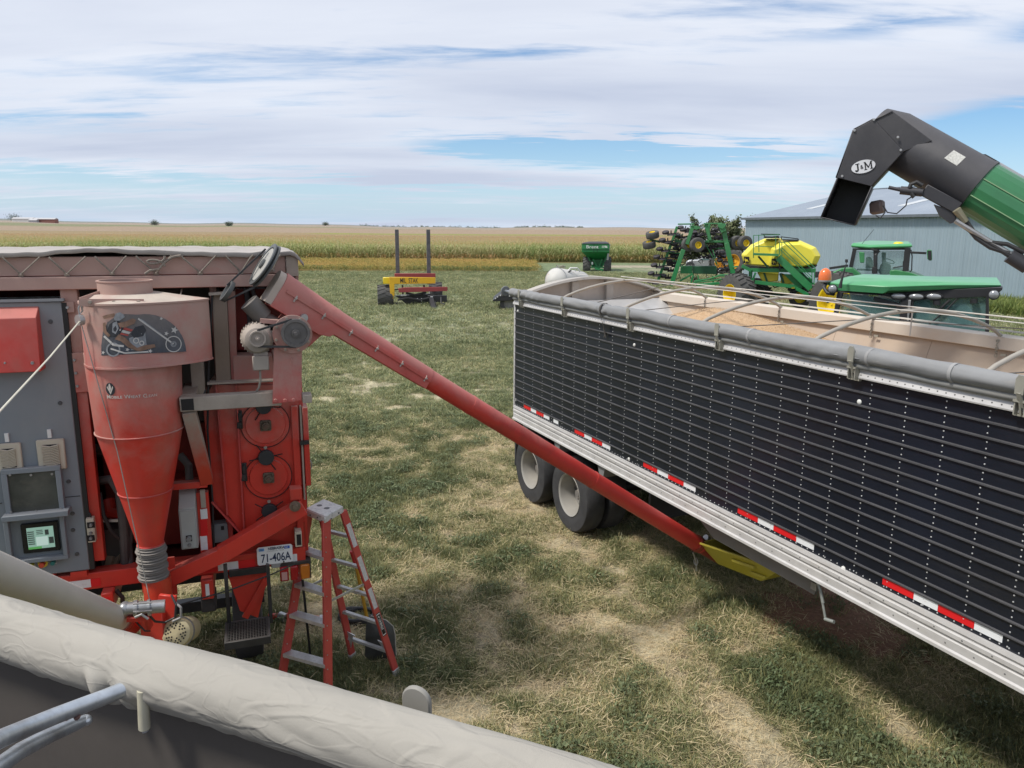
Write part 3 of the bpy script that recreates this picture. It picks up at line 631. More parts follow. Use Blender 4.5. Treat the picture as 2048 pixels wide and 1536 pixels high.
# posts
def post(x0, y0, x1, y1, wd, w=0.0, t=.08, m=RED, nm='post'):
    a = kp(x0, y0, w); b = kp(x1, y1, w); return MB().box(a.x-wd/2, a.x+wd/2, w, w+t, b.z, a.z).build(nm, m, R_, bev=.004)
post(136, 577, 0, 1145, .105, 0)
MB().pbox(K, 118, 604, 148, 625, -.02, .02).build('bracket_plate', REDD, R_)
MB().pbox(K, 140, 706, 176, 785, -.022, .02).build('mounting_plate', RED, R_, bev=.002)
bb = MB()
for x, y in ((135, 615), (149, 720), (152, 746), (155, 772)): bolt(bb, K, x, y, -.022, .011)
bb.build('bolt', STEEL, R_)
for x in (420, 700): pass
MB().box(-.345, -.30, .12, .2, 1.4, 3.5).build('post', REDD, R_)
# bumper beam
zb0, zb1 = 1.262, 1.392
MB().box(-3.5, .24, 0, .12, zb0, zb1).build('bumper_beam', RED, R_, bev=.006)
def strip(x0, x1, m, nm, y0=1.283, y1=1.345, w=-.004):
    a = kp(x0, 1150, 0).x; b = kp(x1, 1150, 0).x; MB().box(a, b, w, 0, y0, y1).build(nm, m, R_)
for x0, x1, m in [(-60, -2, TAPER), (-2, 12, TAPEW), (12, 58, TAPER), (110, 137, TAPER), (137, 180, TAPEW), (180, 200, TAPER), (384, 398, TAPEW), (398, 437, TAPER), (437, 478, TAPEW), (478, 512, TAPER), (586, 596, TAPEW)]:
    strip(x0, x1, m, 'tape_strip')
# upright by the junction box with tape
MB().pbox(K, 397, 985, 421, 1112, -.03, .06).build('tape_post', RED, R_)
for y0, y1, m in ((1018, 1038, TAPEW), (1038, 1072, TAPER), (1072, 1100, TAPEW)): MB().pbox(K, 401, y0, 415, y1, -.034, .004).build('tape_strip', m, R_)
MB().pbox(K, 401, y0-92, 411, y0-56, -.05, .02).build('hook_bar', DUSTY, R_)
MB().pbeam(K, 340, 972, 415, 966, -.05, .05, .07).build('cross_tube', RED, R_, bev=.003)
# --- control cabinet
cz0, cz1 = kp(175, 1140, -.03).z, kp(120, 603, -.03).z
ur = kp(122, 604, -.03).x
cab = MB().box(-3.4, ur, -.03, .45, cz0, cz1).build('control_cabinet', CAB, R_, bev=.006)
MB().box(-3.4, ur+.02, -.05, .0, cz1+.003, cz1+.02).build('rain_edge', CAB, cab)
MB().box(ur-.012, ur+.03, -.025, .02, cz0, cz1-.01).build('door_seal', M('black_seal', (.02, .02, .02), .6), cab)
zs = kp(140, 993, -.03).z
MB().box(ur-.13, ur-.012, -.034, -.03, zs-.004, zs).box(-2.2, kp(4, 1003, -.03).x, -.034, -.03, zs-.004, zs).each('door_seam', DARK, cab)
sc1 = MB()
for x, y in ((101, 643), (120, 806), (137, 963), (145, 1027), (154, 1108), (146, 1060)):
    c = kp(x, y, -.03); sc1.cyl(c, c+V((0, -.008, 0)), .015, .013, 12)
sc1.each('door_lock', M('lock', (.08, .085, .09), .4), cab)
# red hood with sloping top
a, b = kp(-90, 737, -.03), kp(80, 737, -.03); tz = kp(80, 612, -.03).z; bz = b.z; ux = kp(80, 680, -.1).x
MB().prism([(-2.6, -.03, tz), (-2.6, -.14, tz-.07), (-2.6, -.16, bz), (-2.6, -.03, bz)], (2.6+ux, 0, 0)).build('vent_hood', M('hood_red', (.56, .045, .035), .45, var=.12, dust=(.4, DUST, 2, 4.2), streak=(.5, (.30, .10, .07), (3, 3, 1.2))), cab, bev=.004)
hb_ = MB(); c = kp(65, 726, -.16); hb_.cyl(c, c+V((0, -.01, 0)), .012, .01, 8); c = kp(10, 726, -.16); hb_.cyl(c, c+V((0, -.01, 0)), .008, .006, 8); hb_.build('hood_rivet', STEEL, cab)
def vent(x0, y0, x1, y1):
    a = kp(x0, y0, -.05); b = kp(x1, y1, -.05); v = MB().box(a.x, b.x, -.055, -.03, b.z, a.z).build('vent', BEIGE, R_, bev=.006)
    MB().box(a.x+.035, b.x-.035, -.058, -.05, b.z+.03, a.z-.035).build('vent_opening', DARK, v)
    n = 12; s = MB()
    for i in range(n):
        z = b.z+.035+(a.z-b.z-.075)*(i+.5)/n; mx_ = (a.x+b.x)/2
        s.beam((a.x+.034, -.062, z+.006), (mx_, -.062, z-.006), .012, .005, up=(0, -.5, 1)); s.beam((mx_, -.062, z-.006), (b.x-.034, -.062, z+.006), .012, .005, up=(0, -.5, 1))
    s.each('slat', BEIGE, v, smooth=0)
    c = ((a.x+b.x)/2, -.05, a.z+.02); MB().box(c[0]-.012, c[0]+.012, -.045, -.03, c[2]-.01, c[2]+.05).build('vent_clip', WHITE, v)
vent(-12, 889, 47, 941); vent(71, 881, 134, 937)
# flip-up window, tablet bay
def ringbox(mb, x0, y0, x1, y1, bw, w0, t):
    a = kp(x0, y0, w0); b = kp(x1, y1, w0); X0, X1, Z0, Z1 = a.x, b.x, b.z, a.z
    mb.box(X0, X1, w0, w0+t, Z1-bw, Z1).box(X0, X1, w0, w0+t, Z0, Z0+bw).box(X0, X0+bw, w0, w0+t, Z0+bw, Z1-bw).box(X1-bw, X1, w0, w0+t, Z0+bw, Z1-bw); return X0, X1, Z0, Z1
fb = MB(); X0, X1, Z0, Z1 = ringbox(fb, 0, 941, 131, 1030, .035, -.09, .05)
win = fb.build('screen_cover', CAB, R_, bev=.003); MB().box(X0+.03, X1-.03, -.075, -.07, Z0+.03, Z1-.03).build('window_pane', M('dusty_glass', (.075, .08, .07), .35, var=.3, sc_=6, streak=(.5, (.16, .15, .12), (5, 5, 9))), win)
wb = MB()
for x, y in ((20, 950), (62, 950), (104, 948), (22, 1024), (72, 1022), (122, 1017)): bolt(wb, K, x, y, -.09, .009, .006)
wb.build('window_screw', STEEL, win)
MB().pbox(K, 2, 1028, 137, 1039, -.15, .12).build('cover_sill', CAB, R_, bev=.004)
fb = MB(); X0, X1, Z0, Z1 = ringbox(fb, 4, 1036, 137, 1118, .03, -.08, .05); bay = fb.build('tablet_bay', CAB, R_, bev=.003)
a, b = kp(40, 1050, -.06), kp(121, 1100, -.06)
tb = MB().box(a.x, b.x, -.06, -.03, b.z, a.z).build('display', M('black_bezel', (.012, .012, .013), .25), R_, bev=.004)
SCR = emis('screen_light', (.32, .52, .43), .42)
MB().box(a.x+.035, b.x-.03, -.063, -.06, b.z+.03, a.z-.03).build('screen', SCR, tb)
sx, sz, ww, hh = a.x+.035, b.z+.03, (b.x-a.x-.065), (a.z-b.z-.06)
sm = MB(); sg = MB(); sw = MB()
for i in range(7): sm.box(sx+.02*ww, sx+.27*ww, -.0655, -.063, sz+hh*(.22+.095*i), sz+hh*(.265+.095*i))
for i in range(3): sm.box(sx+.36*ww, sx+.6*ww, -.0655, -.063, sz+hh*(.68+.08*i), sz+hh*(.71+.08*i))
sm.box(sx+.68*ww, sx+.82*ww, -.0655, -.063, sz+hh*.62, sz+hh*.86).box(sx+.8*ww, sx+.98*ww, -.0655, -.063, sz+hh*.2, sz+hh*.5)
sg.box(sx, sx+.5*ww, -.065, -.063, sz, sz+.1*hh); sw.box(sx+.32*ww, sx+.76*ww, -.0652, -.063, sz+hh*.14, sz+hh*.55)
sm.build('screen_menu', M('screen_dark', (.08, .11, .10), .4), tb); sg.build('screen_bar', emis('screen_green', (.12, .42, .12), .4), tb); sw.build('screen_panel', emis('screen_pale', (.5, .66, .6), .5), tb)
for x, y, cl, r in ((65, 1127, (.35, .38, .03), .016), (86, 1126, (.45, .06, .03), .02), (108, 1122, (.02, .13, .12), .016)):
    c = kp(x, y, -.03); q = MB()
    if x == 86: q.cyl(c, c+V((0, -.008, 0)), .032, .032, 20)
    else: q.box(c.x-.018, c.x+.018, -.04, -.03, c.z-.02, c.z+.02)
    qo = q.build('button_base', M('yellow_plate', (.6, .5, .05), .5) if x == 86 else M('grey_plate', (.35, .37, .38), .5), cab)
    MB().cyl(c, c+V((0, -.05, 0)), r, r*.9, 16).build('push_button', M('btn%d' % x, cl, .35), cab)
MB().box(kp(148, 1140, 0).x-.02, kp(175, 1140, 0).x, -.03, .04, cz0-.05, cz0-.005).box(kp(40, 1150, 0).x, kp(110, 1150, 0).x, -.01, .05, cz0-.06, cz0-.005).build('cabinet_foot', RED, R_)
# switch box with cable on the post
a, b = kp(172, 1036, -.04), kp(193, 1082, -.04); sb = MB().box(a.x, b.x, -.06, 0, b.z, a.z).build('switch_box', BEIGE, R_, bev=.004)
s2 = MB()
for y in (1050, 1076): c = kp(182, y, -.06); s2.box(c.x-.025, c.x+.025, -.064, -.06, c.z-.022, c.z+.022)
s2.build('switch_face', DARK, sb); s3 = MB()
for y in (1050, 1066, 1076): c = kp(182, y, -.064); s3.cyl(c, c+V((0, -.02, 0)), .012, .01, 12)
s3.build('switch_knob', M('grey_knob', (.2, .2, .2), .4), sb)
MB().tube([kp(183, 1037, -.03), kp(180, 1028, -.03), kp(176, 1024, -.01), kp(172, 1026, .02)], .007, 6).build('cable', HOSE, sb)
# --- cyclone
W = -.25; cy = R_
cxu = -.845
def zc(y): return kp(280, y, W).z
prof = [(zc(722), .355), (zc(740), .352), (zc(858), .33)]
zP = lambda y: zc(y)
ax0 = V((cxu, W, 0))
cone = MB().lathe(ax0, (0, 0, 1), [(zP(1092), .083), (zP(982), .176), (zP(860), .276), (zP(856), .280), (zP(730), .300), (zP(700), .300)], 48)
cyc = cone.build('cyclone', RED, R_, smooth=50)
sm_ = MB()
for y, r in ((858, .282), (981, .178), (1090, .088)): sm_.lathe(ax0+V((0, 0, zP(y))), (0, 0, 1), [(-.004, r), (-.002, r+.005), (.004, r+.005), (.006, r)], 48)
sm_.build('weld_seam', REDD, cyc)
# volute cap band: a round drum with a scroll growing to the right
zb, ztop = zc(722)+.004, zc(600)+.0
SA, SB, SY = .295, .215, .335
def scroll(o=0.0, n=64):
    pts = []
    for k in range(n):
        a = 2*math.pi*k/n      # 0 = +u, going through -w (front) = negative
        x, y = math.cos(a), math.sin(a)
        f = max(0, x)*(1 if y < 0 else .8)
        r = SA+o+SB*f**1.3
        pts.append((cxu+x*r, W+y*(SY+o-.01*f)))
    return pts
sp = scroll()
band = MB().loft([[V((x, y, zb)) for x, y in sp], [V((x, y, ztop)) for x, y in sp]]).build('volute_band', REDD, cyc, smooth=50)
lip = scroll(.006); MB().loft([[V((x, y, zb-.006)) for x, y in lip], [V((x, y, zb+.006)) for x, y in lip]]).loft([[V((x, y, ztop-.006)) for x, y in lip], [V((x, y, ztop+.006)) for x, y in lip]]).each('band_lip', REDD, cyc)
cz = kp(249, 560, W); cu = cz.x; cr = .168
MB().loft([[V((cu+(x-cu)*1.0, y, ztop+.006)) for x, y in sp], [V((cu+math.cos(2*math.pi*k/64)*.21, W+math.sin(2*math.pi*k/64)*.21, ztop+.05)) for k in range(64)]]).build('cap_plate', M('dusty_cap', (.46, .40, .34), .85, var=.15, sc_=5, streak=(.4, (.4, .15, .12), (3, 3, 3))), cyc, smooth=30)
zct = cz.z
MB().lathe((cu, W, 0), (0, 0, 1), [(ztop+.02, cr), (zct-.01, cr), (zct-.008, cr+.005), (zct, cr+.005), (zct, cr-.012), (ztop+.02, cr-.012)], 48, cap=False).lathe((cu, W, ztop+.04), (0, 0, 1), [(0, cr-.01), (.002, .001)], 40).build('outlet_collar', REDD, cyc, smooth=40)
MB().cyl((cu, W, ztop+.05), (cu, W, ztop+.055), cr-.015, None, 40).build('outlet_dark', DARK, cyc)
# lifting bracket over the cap
g_ = MB().pbeam(K, 158, 605, 288, 605, W-.28, .045, .006); g_.beam(kp(160, 603, W-.2), kp(220, 582, W-.02), .006, .05)
g_.build('lift_bracket', REDD, R_); g2 = MB()
for x in (180, 228, 277): bolt(g2, K, x, 604, W-.283, .013, .014)
g2.build('bracket_bolt', DUSTY, R_)
pz = kp(160, 640, W-.25)
MB().cyl(pz+V((-.012, -.01, 0)), pz+V((.012, .01, 0)), .035, None, 16).tube([kp(161, 608, W-.25), kp(157, 616, W-.25), kp(159, 630, W-.25), kp(165, 622, W-.25), kp(163, 609, W-.25)], .006, 6).build('pulley_block', STEEL, R_)
MB().tube([kp(163, 650, W-.25), kp(235, 905, -.5), kp(285, 1130, -.5), kp(300, 1205, -.52)], .0035, 5).build('winch_wire', STEEL, R_)
MB().tube([kp(340, 598, W), kp(345, 592, W), kp(352, 597, W), kp(361, 590, W+.2), kp(364, 578, W+.3)], .005, 5).build('tie_wire', DUSTY, R_)
# printed decal on the band: the picture is bent round the drum
def onband(off):
    def fn(px, py):
        # find the point of the scroll under this pixel
        r = K.ray(px, py); c = K.Mi @ (CAM-K.O); lo = None
        best = None
        for k in range(200):
            w_ = W-.34+.33*k/199; P = c+r*((w_-c.y)/r.y); x = P.x-cxu; y = P.y-W; a = math.atan2(y/SY, x/SA)
            f = max(0, math.cos(a)); rr = SA+SB*f**1.3; ry = SY-.01*f
            q = (x/rr)**2+(y/ry)**2
            if best is None or abs(q-1) < best[0]: best = (abs(q-1), P)
        P = best[1]; n = V((P.x-cxu, P.y-W, 0)).normalized(); return P+n*off
    return fn
def wrap(name, pts, off, m, sub=6, parent=band):
    """bend a filled picture outline (pixel coordinates) round the drum, as a thin film"""
    import bmesh
    bm = bmesh.new(); vs_ = [bm.verts.new((x, y, 0)) for x, y in pts]; bm.faces.new(vs_); bmesh.ops.triangulate(bm, faces=bm.faces)
    mx = max(x for x, y in pts)-min(x for x, y in pts)
    if mx > 14:
        x0 = min(x for x, y in pts)
        for k in range(1, int(mx/6)+1):
            bmesh.ops.bisect_plane(bm, geom=bm.verts[:]+bm.edges[:]+bm.faces[:], plane_co=(x0+k*6, 0, 0), plane_no=(1, 0, 0))
    fn = onband(off)
    for v in bm.verts: v.co = fn(v.co.x, v.co.y)
    me = bpy.data.meshes.new(name); bm.to_mesh(me); bm.free(); me.materials.append(m); o = bpy.data.objects.new(name, me); COL.objects.link(o); o.parent = parent; return o
D1 = M('decal_navy', (.055, .065, .085), .6, var=.3, sc_=8, dust=(.5, DUST, 2.8, 3.6)); D2 = M('decal_white', (.5, .48, .46), .6, var=.15); D3 = M('decal_brown', (.22, .13, .09), .6, var=.3, sc_=20); D4 = M('decal_red', (.38, .07, .06), .6); D5 = M('decal_grey', (.24, .25, .27), .5, var=.3, sc_=25); D6 = M('decal_dark', (.03, .032, .04), .5)
wrap('decal_field', [(203, 711), (203, 690), (206, 664), (215, 645), (232, 632), (250, 628)]+arc(290, 706, 82, 100, 3, 12, 78)+[(373, 703)], .002, D1)
def star(x, y, r, rot=0): return [(x+r*(1 if k % 2 == 0 else .42)*math.sin(rot+k*math.pi/5), y-r*(1 if k % 2 == 0 else .42)*math.cos(rot+k*math.pi/5)) for k in range(10)]
for x, y, r in ((348, 660, 8), (332, 667, 5), (322, 637, 4), (300, 702, 5), (255, 699, 4.5), (207, 705, 4)): wrap('decal_star', star(x, y, r, .3), .004, D2)
def ringp(cx, cy, r, t, n=28): 
    a = [(cx+r*math.cos(2*math.pi*k/n), cy+r*1.02*math.sin(2*math.pi*k/n)) for k in range(n)]; b = [(cx+(r-t)*math.cos(2*math.pi*k/n), cy+(r-t)*1.02*math.sin(2*math.pi*k/n)) for k in range(n)]; return a, b
def wring(name, cx, cy, r, t, m, off=.005):
    a, b = ringp(cx, cy, r, t); fn = onband(off); n = len(a); q = MB(); q.add([fn(*p) for p in a]+[fn(*p) for p in b], [(k, (k+1) % n, n+(k+1) % n, n+k) for k in range(n)]); return q.build(name, m, band, smooth=0)
wring('decal_wheel', 346, 688, 16, 1.8, D2); wring('decal_wheel', 346, 688, 6, 3.5, D5, .0055); wring('decal_wheel', 227, 699, 14, 3, D5)
def seg(name, x0, y0, x1, y1, t, m, off=.005):
    d = math.hypot(x1-x0, y1-y0); nx_, ny_ = -(y1-y0)/d*t/2, (x1-x0)/d*t/2; return wrap(name, [(x0+nx_, y0+ny_), (x1+nx_, y1+ny_), (x1-nx_, y1-ny_), (x0-nx_, y0-ny_)], off, m)
seg('decal_fork', 276, 637, 346, 688, 3.2, D2); seg('decal_fork', 281, 638, 322, 668, 1.6, D5, .006)
seg('decal_exhaust', 222, 697, 250, 706, 3, D2, .006); seg('decal_exhaust', 250, 706, 296, 703, 3, D2, .006); seg('decal_exhaust', 209, 672, 228, 690, 4, D2, .006); seg('decal_exhaust', 228, 690, 248, 692, 4, D2, .006)
wrap('decal_engine', [(258, 676), (290, 664), (293, 690), (285, 700), (262, 700)], .005, D5); wrap('decal_tank', [(262, 668), (270, 654), (286, 650), (292, 660), (286, 672), (268, 676)], .006, D6)
wring('decal_engine_cover', 272, 681, 6, 2, D2, .007); wring('decal_engine_cover', 283, 686, 5, 2, D2, .007)
wrap('decal_stripe', [(242, 652), (266, 659), (262, 663), (240, 657)], .0065, D4); wrap('decal_stripe', [(240, 658), (262, 664), (258, 668), (238, 663)], .0065, D2); wrap('decal_stripe', [(238, 664), (258, 669), (256, 672), (238, 668)], .0066, D4)
wrap('decal_rider_body', [(220, 648), (232, 640), (244, 645), (249, 654), (240, 662), (238, 672), (222, 674), (214, 664)], .007, D6)
wrap('decal_rider_vest', [(226, 646), (234, 642), (238, 656), (232, 668), (225, 664)], .0078, D5)
wrap('decal_rider_arm', [(236, 646), (250, 643), (266, 636), (272, 640), (268, 647), (250, 655), (240, 654)], .0083, D3)
wrap('decal_rider_head', [(228, 636), (232, 627), (240, 624), (248, 629), (250, 634), (243, 636), (240, 641), (231, 641)], .0083, D5)
wrap('decal_rider_hair', [(206, 632), (216, 629), (229, 626), (231, 633), (222, 634), (209, 638)], .0078, D3)
wrap('decal_rider_leg', [(238, 668), (252, 676), (264, 688), (276, 697), (272, 701), (256, 694), (242, 682), (230, 678)], .0083, D3)
wrap('decal_rider_boot', [(272, 696), (290, 690), (308, 688), (310, 694), (292, 699), (280, 702), (272, 701)], .0088, D3)
wrap('decal_rider_tail', [(207, 646), (212, 644), (214, 662), (222, 670), (218, 674), (208, 664)], .0078, D3)
# lettering on the cone's drum
def oncone(px0, py0, k):
    p0 = None; r_ = K.ray(px0, py0); c_ = K.Mi @ (CAM-K.O)
    for k_ in range(800):
        P_ = c_+r_*((W-.45+.6*k_/800-c_.y)/r_.y)
        if math.hypot(P_.x-cxu, P_.y-W) <= .295: p0 = P_; break
    a0 = math.atan2(p0.y-W, p0.x-cxu)
    def fn(x, y):
        z = p0.z+y; r = .300-(.300-.280)*(zP(730)-z)/(zP(730)-zP(858))+.003; a = a0+x/r; return V((cxu+r*math.cos(a), W+r*math.sin(a), z))
    return fn
LET = M('cream_lettering', (.55, .50, .46), .6)
text('company_lettering', 'M', .036, LET, cyc, oncone(214, 797, 1), bold=.0006); text('company_lettering', 'OBILE', .026, LET, cyc, lambda x, y: oncone(221.5, 797, 1)(x, y), bold=.0006, xs=1.12)
text('company_lettering', 'W', .036, LET, cyc, oncone(249, 797, 1), bold=.0004); text('company_lettering', 'HEAT', .026, LET, cyc, oncone(258, 796.5, 1), bold=.0004, xs=1.12)
text('company_lettering', 'C', .036, LET, cyc, oncone(286, 795.5, 1), bold=.0003); text('company_lettering', 'LEAN', .026, LET, cyc, oncone(292.5, 795, 1), xs=1.12)
fn = oncone(221, 778, 1)
lg = MB(); n = 24; lg.add([fn(.031*math.cos(2*math.pi*k/n), .042*math.sin(2*math.pi*k/n)) for k in range(n)], [tuple(range(n))]); lg.build('emblem_disc', D6, cyc, smooth=0)
fn2 = lambda x, y: fn(x, y)+V((0, -.003, 0))
lw = MB()
for s_ in (-1, 1):
    lw.add([fn2(0, -.036), fn2(s_*.022, .012), fn2(s_*.017, .022), fn2(0, -.018)], [(0, 1, 2, 3)])
lw.add([fn2(0, -.012), fn2(.008, .006), fn2(.004, .03), fn2(-.002, .04), fn2(-.009, .02), fn2(-.008, .0)], [(0, 1, 2, 3, 4, 5)]); lw.build('emblem_wheat_ear', LET, cyc, smooth=0)
# flexible sleeve and boot pipe
zf0, zf1 = zP(1160), zP(1090); pr = []
nr = 15
for i in range(nr):
    z = zf0+(zf1-zf0)*i/nr; dz = (zf1-zf0)/nr; wob = .006*math.sin(i*1.7); pr += [(z, .086+wob), (z+dz*.45, .101+wob), (z+dz*.55, .101+wob)]
pr.append((zf1, .09)); MB().lathe(ax0, (0, 0, 1), pr, 32).build('flexible_sleeve', M('grey_sleeve', (.13, .125, .12), .8, dust=(.6, (.3, .27, .24), .8, 2)), R_, smooth=50)
bx = ax0+V((0.02, 0, 0)); zq = kp(315, 1235, W).z
MB().cyl(bx+V((0, 0, zq-.1)), bx+V((0, 0, zf0+.01)), .1, .095, 28).build('boot_pipe', M('worn_red_pipe', (.50, .055, .025), .45, var=.1, streak=(.95, (.07, .07, .075), (5, 5, 5))), R_, smooth=40)
MB().pbox(K, 338, 1115, 352, 1190, W+.12, .02).pbox(K, 282, 1118, 292, 1185, W+.12, .02).build('boot_flange', RED, R_)
# --- right-hand module
pf = MB().poly(K, [(405, 800), (430, 762), (604, 762), (618, 1128), (500, 1128), (487, 1072), (424, 1002)], .08, .5).build('cleaner_drum_casing', RED, R_, smooth=0, bev=.004)
MB().poly(K, [(434, 770), (470, 770), (487, 1070), (455, 1028)], .06, .02).build('casing_panel', RED, R_); MB().poly(K, [(474, 770), (596, 770), (606, 1085), (492, 1075)], .065, .015).build('casing_panel', RED, R_)
fl = MB()
for x0, y0, x1, y1 in ((432, 768, 455, 1028), (472, 768, 489, 1072)): fl.pbeam(K, x0, y0, x1, y1, .04, .012, .05)
fl.pbeam(K, 424, 1002, 489, 1073, .05, .012, .06); fl.each('casing_flange', REDD, R_)
fb_ = MB()
for x0, y0, x1, y1 in ((435, 790, 455, 1018), (475, 790, 489, 1060)):
    for i in range(9): t = i/8; bolt(fb_, K, x0+(x1-x0)*t-1.5, y0+(y1-y0)*t, .04, .007, .008)
fb_.build('flange_bolts', STEEL, R_)
MB().pbox(K, 590, 812, 603, 1125, .035, .05).build('casing_edge', RED, R_, bev=.003)
for (x, y, r, r2) in ((531, 849, .182, .15), (537, 953, .178, .145)):
    c = kp(x, y, .06); cv_ = MB().cyl(c, c+V((0, -.006, 0)), r, None, 48).build('drum_cover', RED, R_)
    MB().lathe(c, (0, -1, 0), [(.006, r+.001), (.010, r+.0005), (.010, r-.004), (.006, r-.005)], 48, cap=False).build('cover_ring', DARK, cv_)
    MB().cyl(c+V((0, -.006, 0)), c+V((0, -.022, 0)), r2, r2-.006, 48).build('cover_dome', RED, cv_)
    b_ = MB(); s = .042
    b_.prism([c+V((s*math.cos(a)*1.25, -.02, s*math.sin(a)*1.25)) for a in [math.radians(45+q) for q in (-8, 8, 82, 98, 172, 188, 262, 278)]], (0, -.02, 0)).cyl(c+V((0, -.04, 0)), c+V((0, -.07, 0)), .032, .028, 20)
    for q in range(4): a = math.radians(45+90*q); b_.cyl(c+V((.045*math.cos(a), -.04, .045*math.sin(a))), c+V((.045*math.cos(a), -.052, .045*math.sin(a))), .009, None, 6)
    b_.build('bearing', M('brown_steel', (.14, .11, .08), .6, .3, var=.3, sc_=20), cv_); MB().cyl(c+V((0, -.06, 0)), c+V((0, -.085, 0)), .016, None, 16).build('shaft_end', M('rust', (.12, .07, .05), .7), cv_)
for (x, y, a0) in ((532, 914, 20), (539, 1021, 45), (527, 812, 70)):
    c = kp(x, y, .04); kb = MB().cyl(c, c+V((0, -.035, 0)), .062, .058, 32).build('hand_knob', M('black_plastic', (.028, .03, .034), .55), R_, bev=.003)
    sp_ = MB()
    for q in range(4): a = math.radians(a0+90*q+(12 if q % 2 else -12)); d = V((math.cos(a), 0, math.sin(a))); sp_.tube([c+d*.05+V((0, -.01, 0)), c+d*.125+V((0, -.01, 0))], .0045, 5)
    sp_.each('knob_spoke', DARK, kb)
    MB().lathe(c+V((0, .002, .075)), (0, -1, 0), [(0, .013), (.004, .013)], 12).build('knob_eye', DUSTY, kb)
for x, y in ((479, 840), (488, 945)):
    lt = MB().pbox(K, x-6, y-18, x+6, y+18, .03, .03).build('latch', M('black_latch', (.03, .03, .03), .4), R_, bev=.004); MB().pbeam(K, x-1, y-14, x+1, y+2, .015, .02, .012).pbeam(K, x, y+4, x-1, y+17, .02, .03, .02).build('latch_lever', MATS['black_latch'], lt, bev=.003)
# side door with seal on the right edge
MB().pbox(K, 608, 815, 619, 972, .02, .3).build('side_door', RED, R_, bev=.005); MB().pbox(K, 603.5, 812, 607, 1000, .03, .2).build('door_seal', DUSTY, R_)
MB().pbeam(K, 600, 886, 618, 884, .0, .03, .03).build('door_latch', MATS['black_latch'], R_)
MB().tube([kp(620+3*math.cos(t), 930+9*math.sin(t), .05) for t in (-1.6, -.9, -.2, .5, 1.2, 1.6)], .005, 6).build('door_ring', STEEL, R_)
# upper duct and recess
MB().poly(K, [(424, 585), (453, 585), (462, 760), (432, 764)], .02, .3).build('air_duct', M('tan_duct', (.27, .21, .16), .7, var=.15, dust=(.5, DUST, 2.5, 3.6)), R_, bev=.004)
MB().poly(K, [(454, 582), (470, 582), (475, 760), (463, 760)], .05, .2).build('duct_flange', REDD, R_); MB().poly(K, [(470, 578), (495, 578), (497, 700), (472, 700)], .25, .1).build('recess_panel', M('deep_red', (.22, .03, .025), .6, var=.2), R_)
MB().poly(K, [(466, 712), (548, 712), (548, 766), (467, 766)], .03, .2).build('motor_shelf_panel', RED, R_, bev=.004)
MB().pbeam(K, 415, 765, 548, 759, .0, .012, .12).pbeam(K, 418, 588, 455, 585, 0, .02, .06).build('shelf_ledge', DUSTY, R_)
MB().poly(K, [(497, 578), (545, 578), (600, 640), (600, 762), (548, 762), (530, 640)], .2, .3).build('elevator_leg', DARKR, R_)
MB().ptube(K, [(492, 577, .1), (500, 640, .08), (498, 700, .1)], .02).ptube(K, [(505, 578, .06), (515, 620, .05), (522, 660, .08)], .015).each('recess_hose', HOSE, R_)
# dusty square-tube frame arms
sq = .1
A_ = kp(376, 806, -.34); B_ = kp(548, 797, -.34)
MB().box(A_.x-.05, B_.x+.05, -.39, -.29, A_.z-.05, A_.z+.05).build('frame_arm', DUSTY, R_, bev=.004)
MB().beam((A_.x, -.28, A_.z), (A_.x+.0, .15, A_.z+.0), .1, .1).build('frame_arm', DUSTY, R_, bev=.004)
c = V((A_.x, -.392, A_.z)); MB().box(c.x-.04, c.x+.04, -.394, -.391, c.z-.04, c.z+.04).build('tube_opening', DARK, R_)
MB().beam(A_+V((0.0, .02, -.05)), kp(414, 962, -.04), .09, .1, up=(0, -1, 0)).build('frame_strut', M('dusty_to_red_strut', (.5, .05, .025), .5, dust=(1, (.36, .31, .26), 1.6, 2.6)), R_, bev=.004)
MB().beam((A_.x+.05, .05, A_.z-.1), (A_.x+.06, .05, 3.3), .09, .09, up=(0, 1, 0)).build('frame_upright', DUSTY, R_)
# bracket plate carrying the auger drive
BRP = [(548, 690), (604, 690), (603, 800), (545, 808)]
MB().poly(K, BRP, -.42, .012).build('drive_bracket', REDD, R_)
q = MB()
for x, y in ((551, 801), (570, 801), (587, 800)): bolt(q, K, x, y, -.42, .014, .014)
q.build('bracket_bolt', REDD, R_)
MB().box(kp(600, 795, -.1).x, kp(618, 795, -.1).x, -.42, -.3, kp(600, 806, -.4).z, kp(600, 790, -.4).z).build('frame_stub', DUSTY, R_, bev=.003)
c = kp(585, 668, -.42); MB().cyl(c, c+V((0, -.02, 0)), .135, None, 40).build('drive_flange', REDD, R_)
q = MB()
for k in range(8): a = k*math.pi/4+.3; q.cyl(c+V((.118*math.cos(a), -.02, .118*math.sin(a))), c+V((.118*math.cos(a), -.03, .118*math.sin(a))), .01, None, 6)
q.build('flange_bolt', DUSTY, R_)
def pulley(c, r, nm, m, grooves=2):
    return MB().lathe(c, (0, -1, 0), [(0, r*.9), (.0, r), (.008, r), (.014, r*.86), (.022, r), (.03, r), (.036, r*.86), (.044, r), (.05, r), (.05, r*.82), (.036, r*.8), (.036, r*.3), (.055, r*.28), (.055, r*.12), (.085, r*.12)], 40).build(nm, m, R_, smooth=40)
PUL = M('worn_pulley', (.16, .15, .145), .5, .5, var=.2, sc_=12)
p1_ = c+V((.0, -.045, .0))+V((kp(590, 664, -.46).x-kp(585, 668, -.46).x, 0, .015)); pulley(p1_, .098, 'drive_pulley', PUL)
c2 = kp(515, 676, -.47); pulley(c2, .055, 'motor_pulley', M('motor_grey', (.30, .28, .25), .6, dust=(.6, DUST, 2, 3.4)))
MO = MATS['motor_grey']
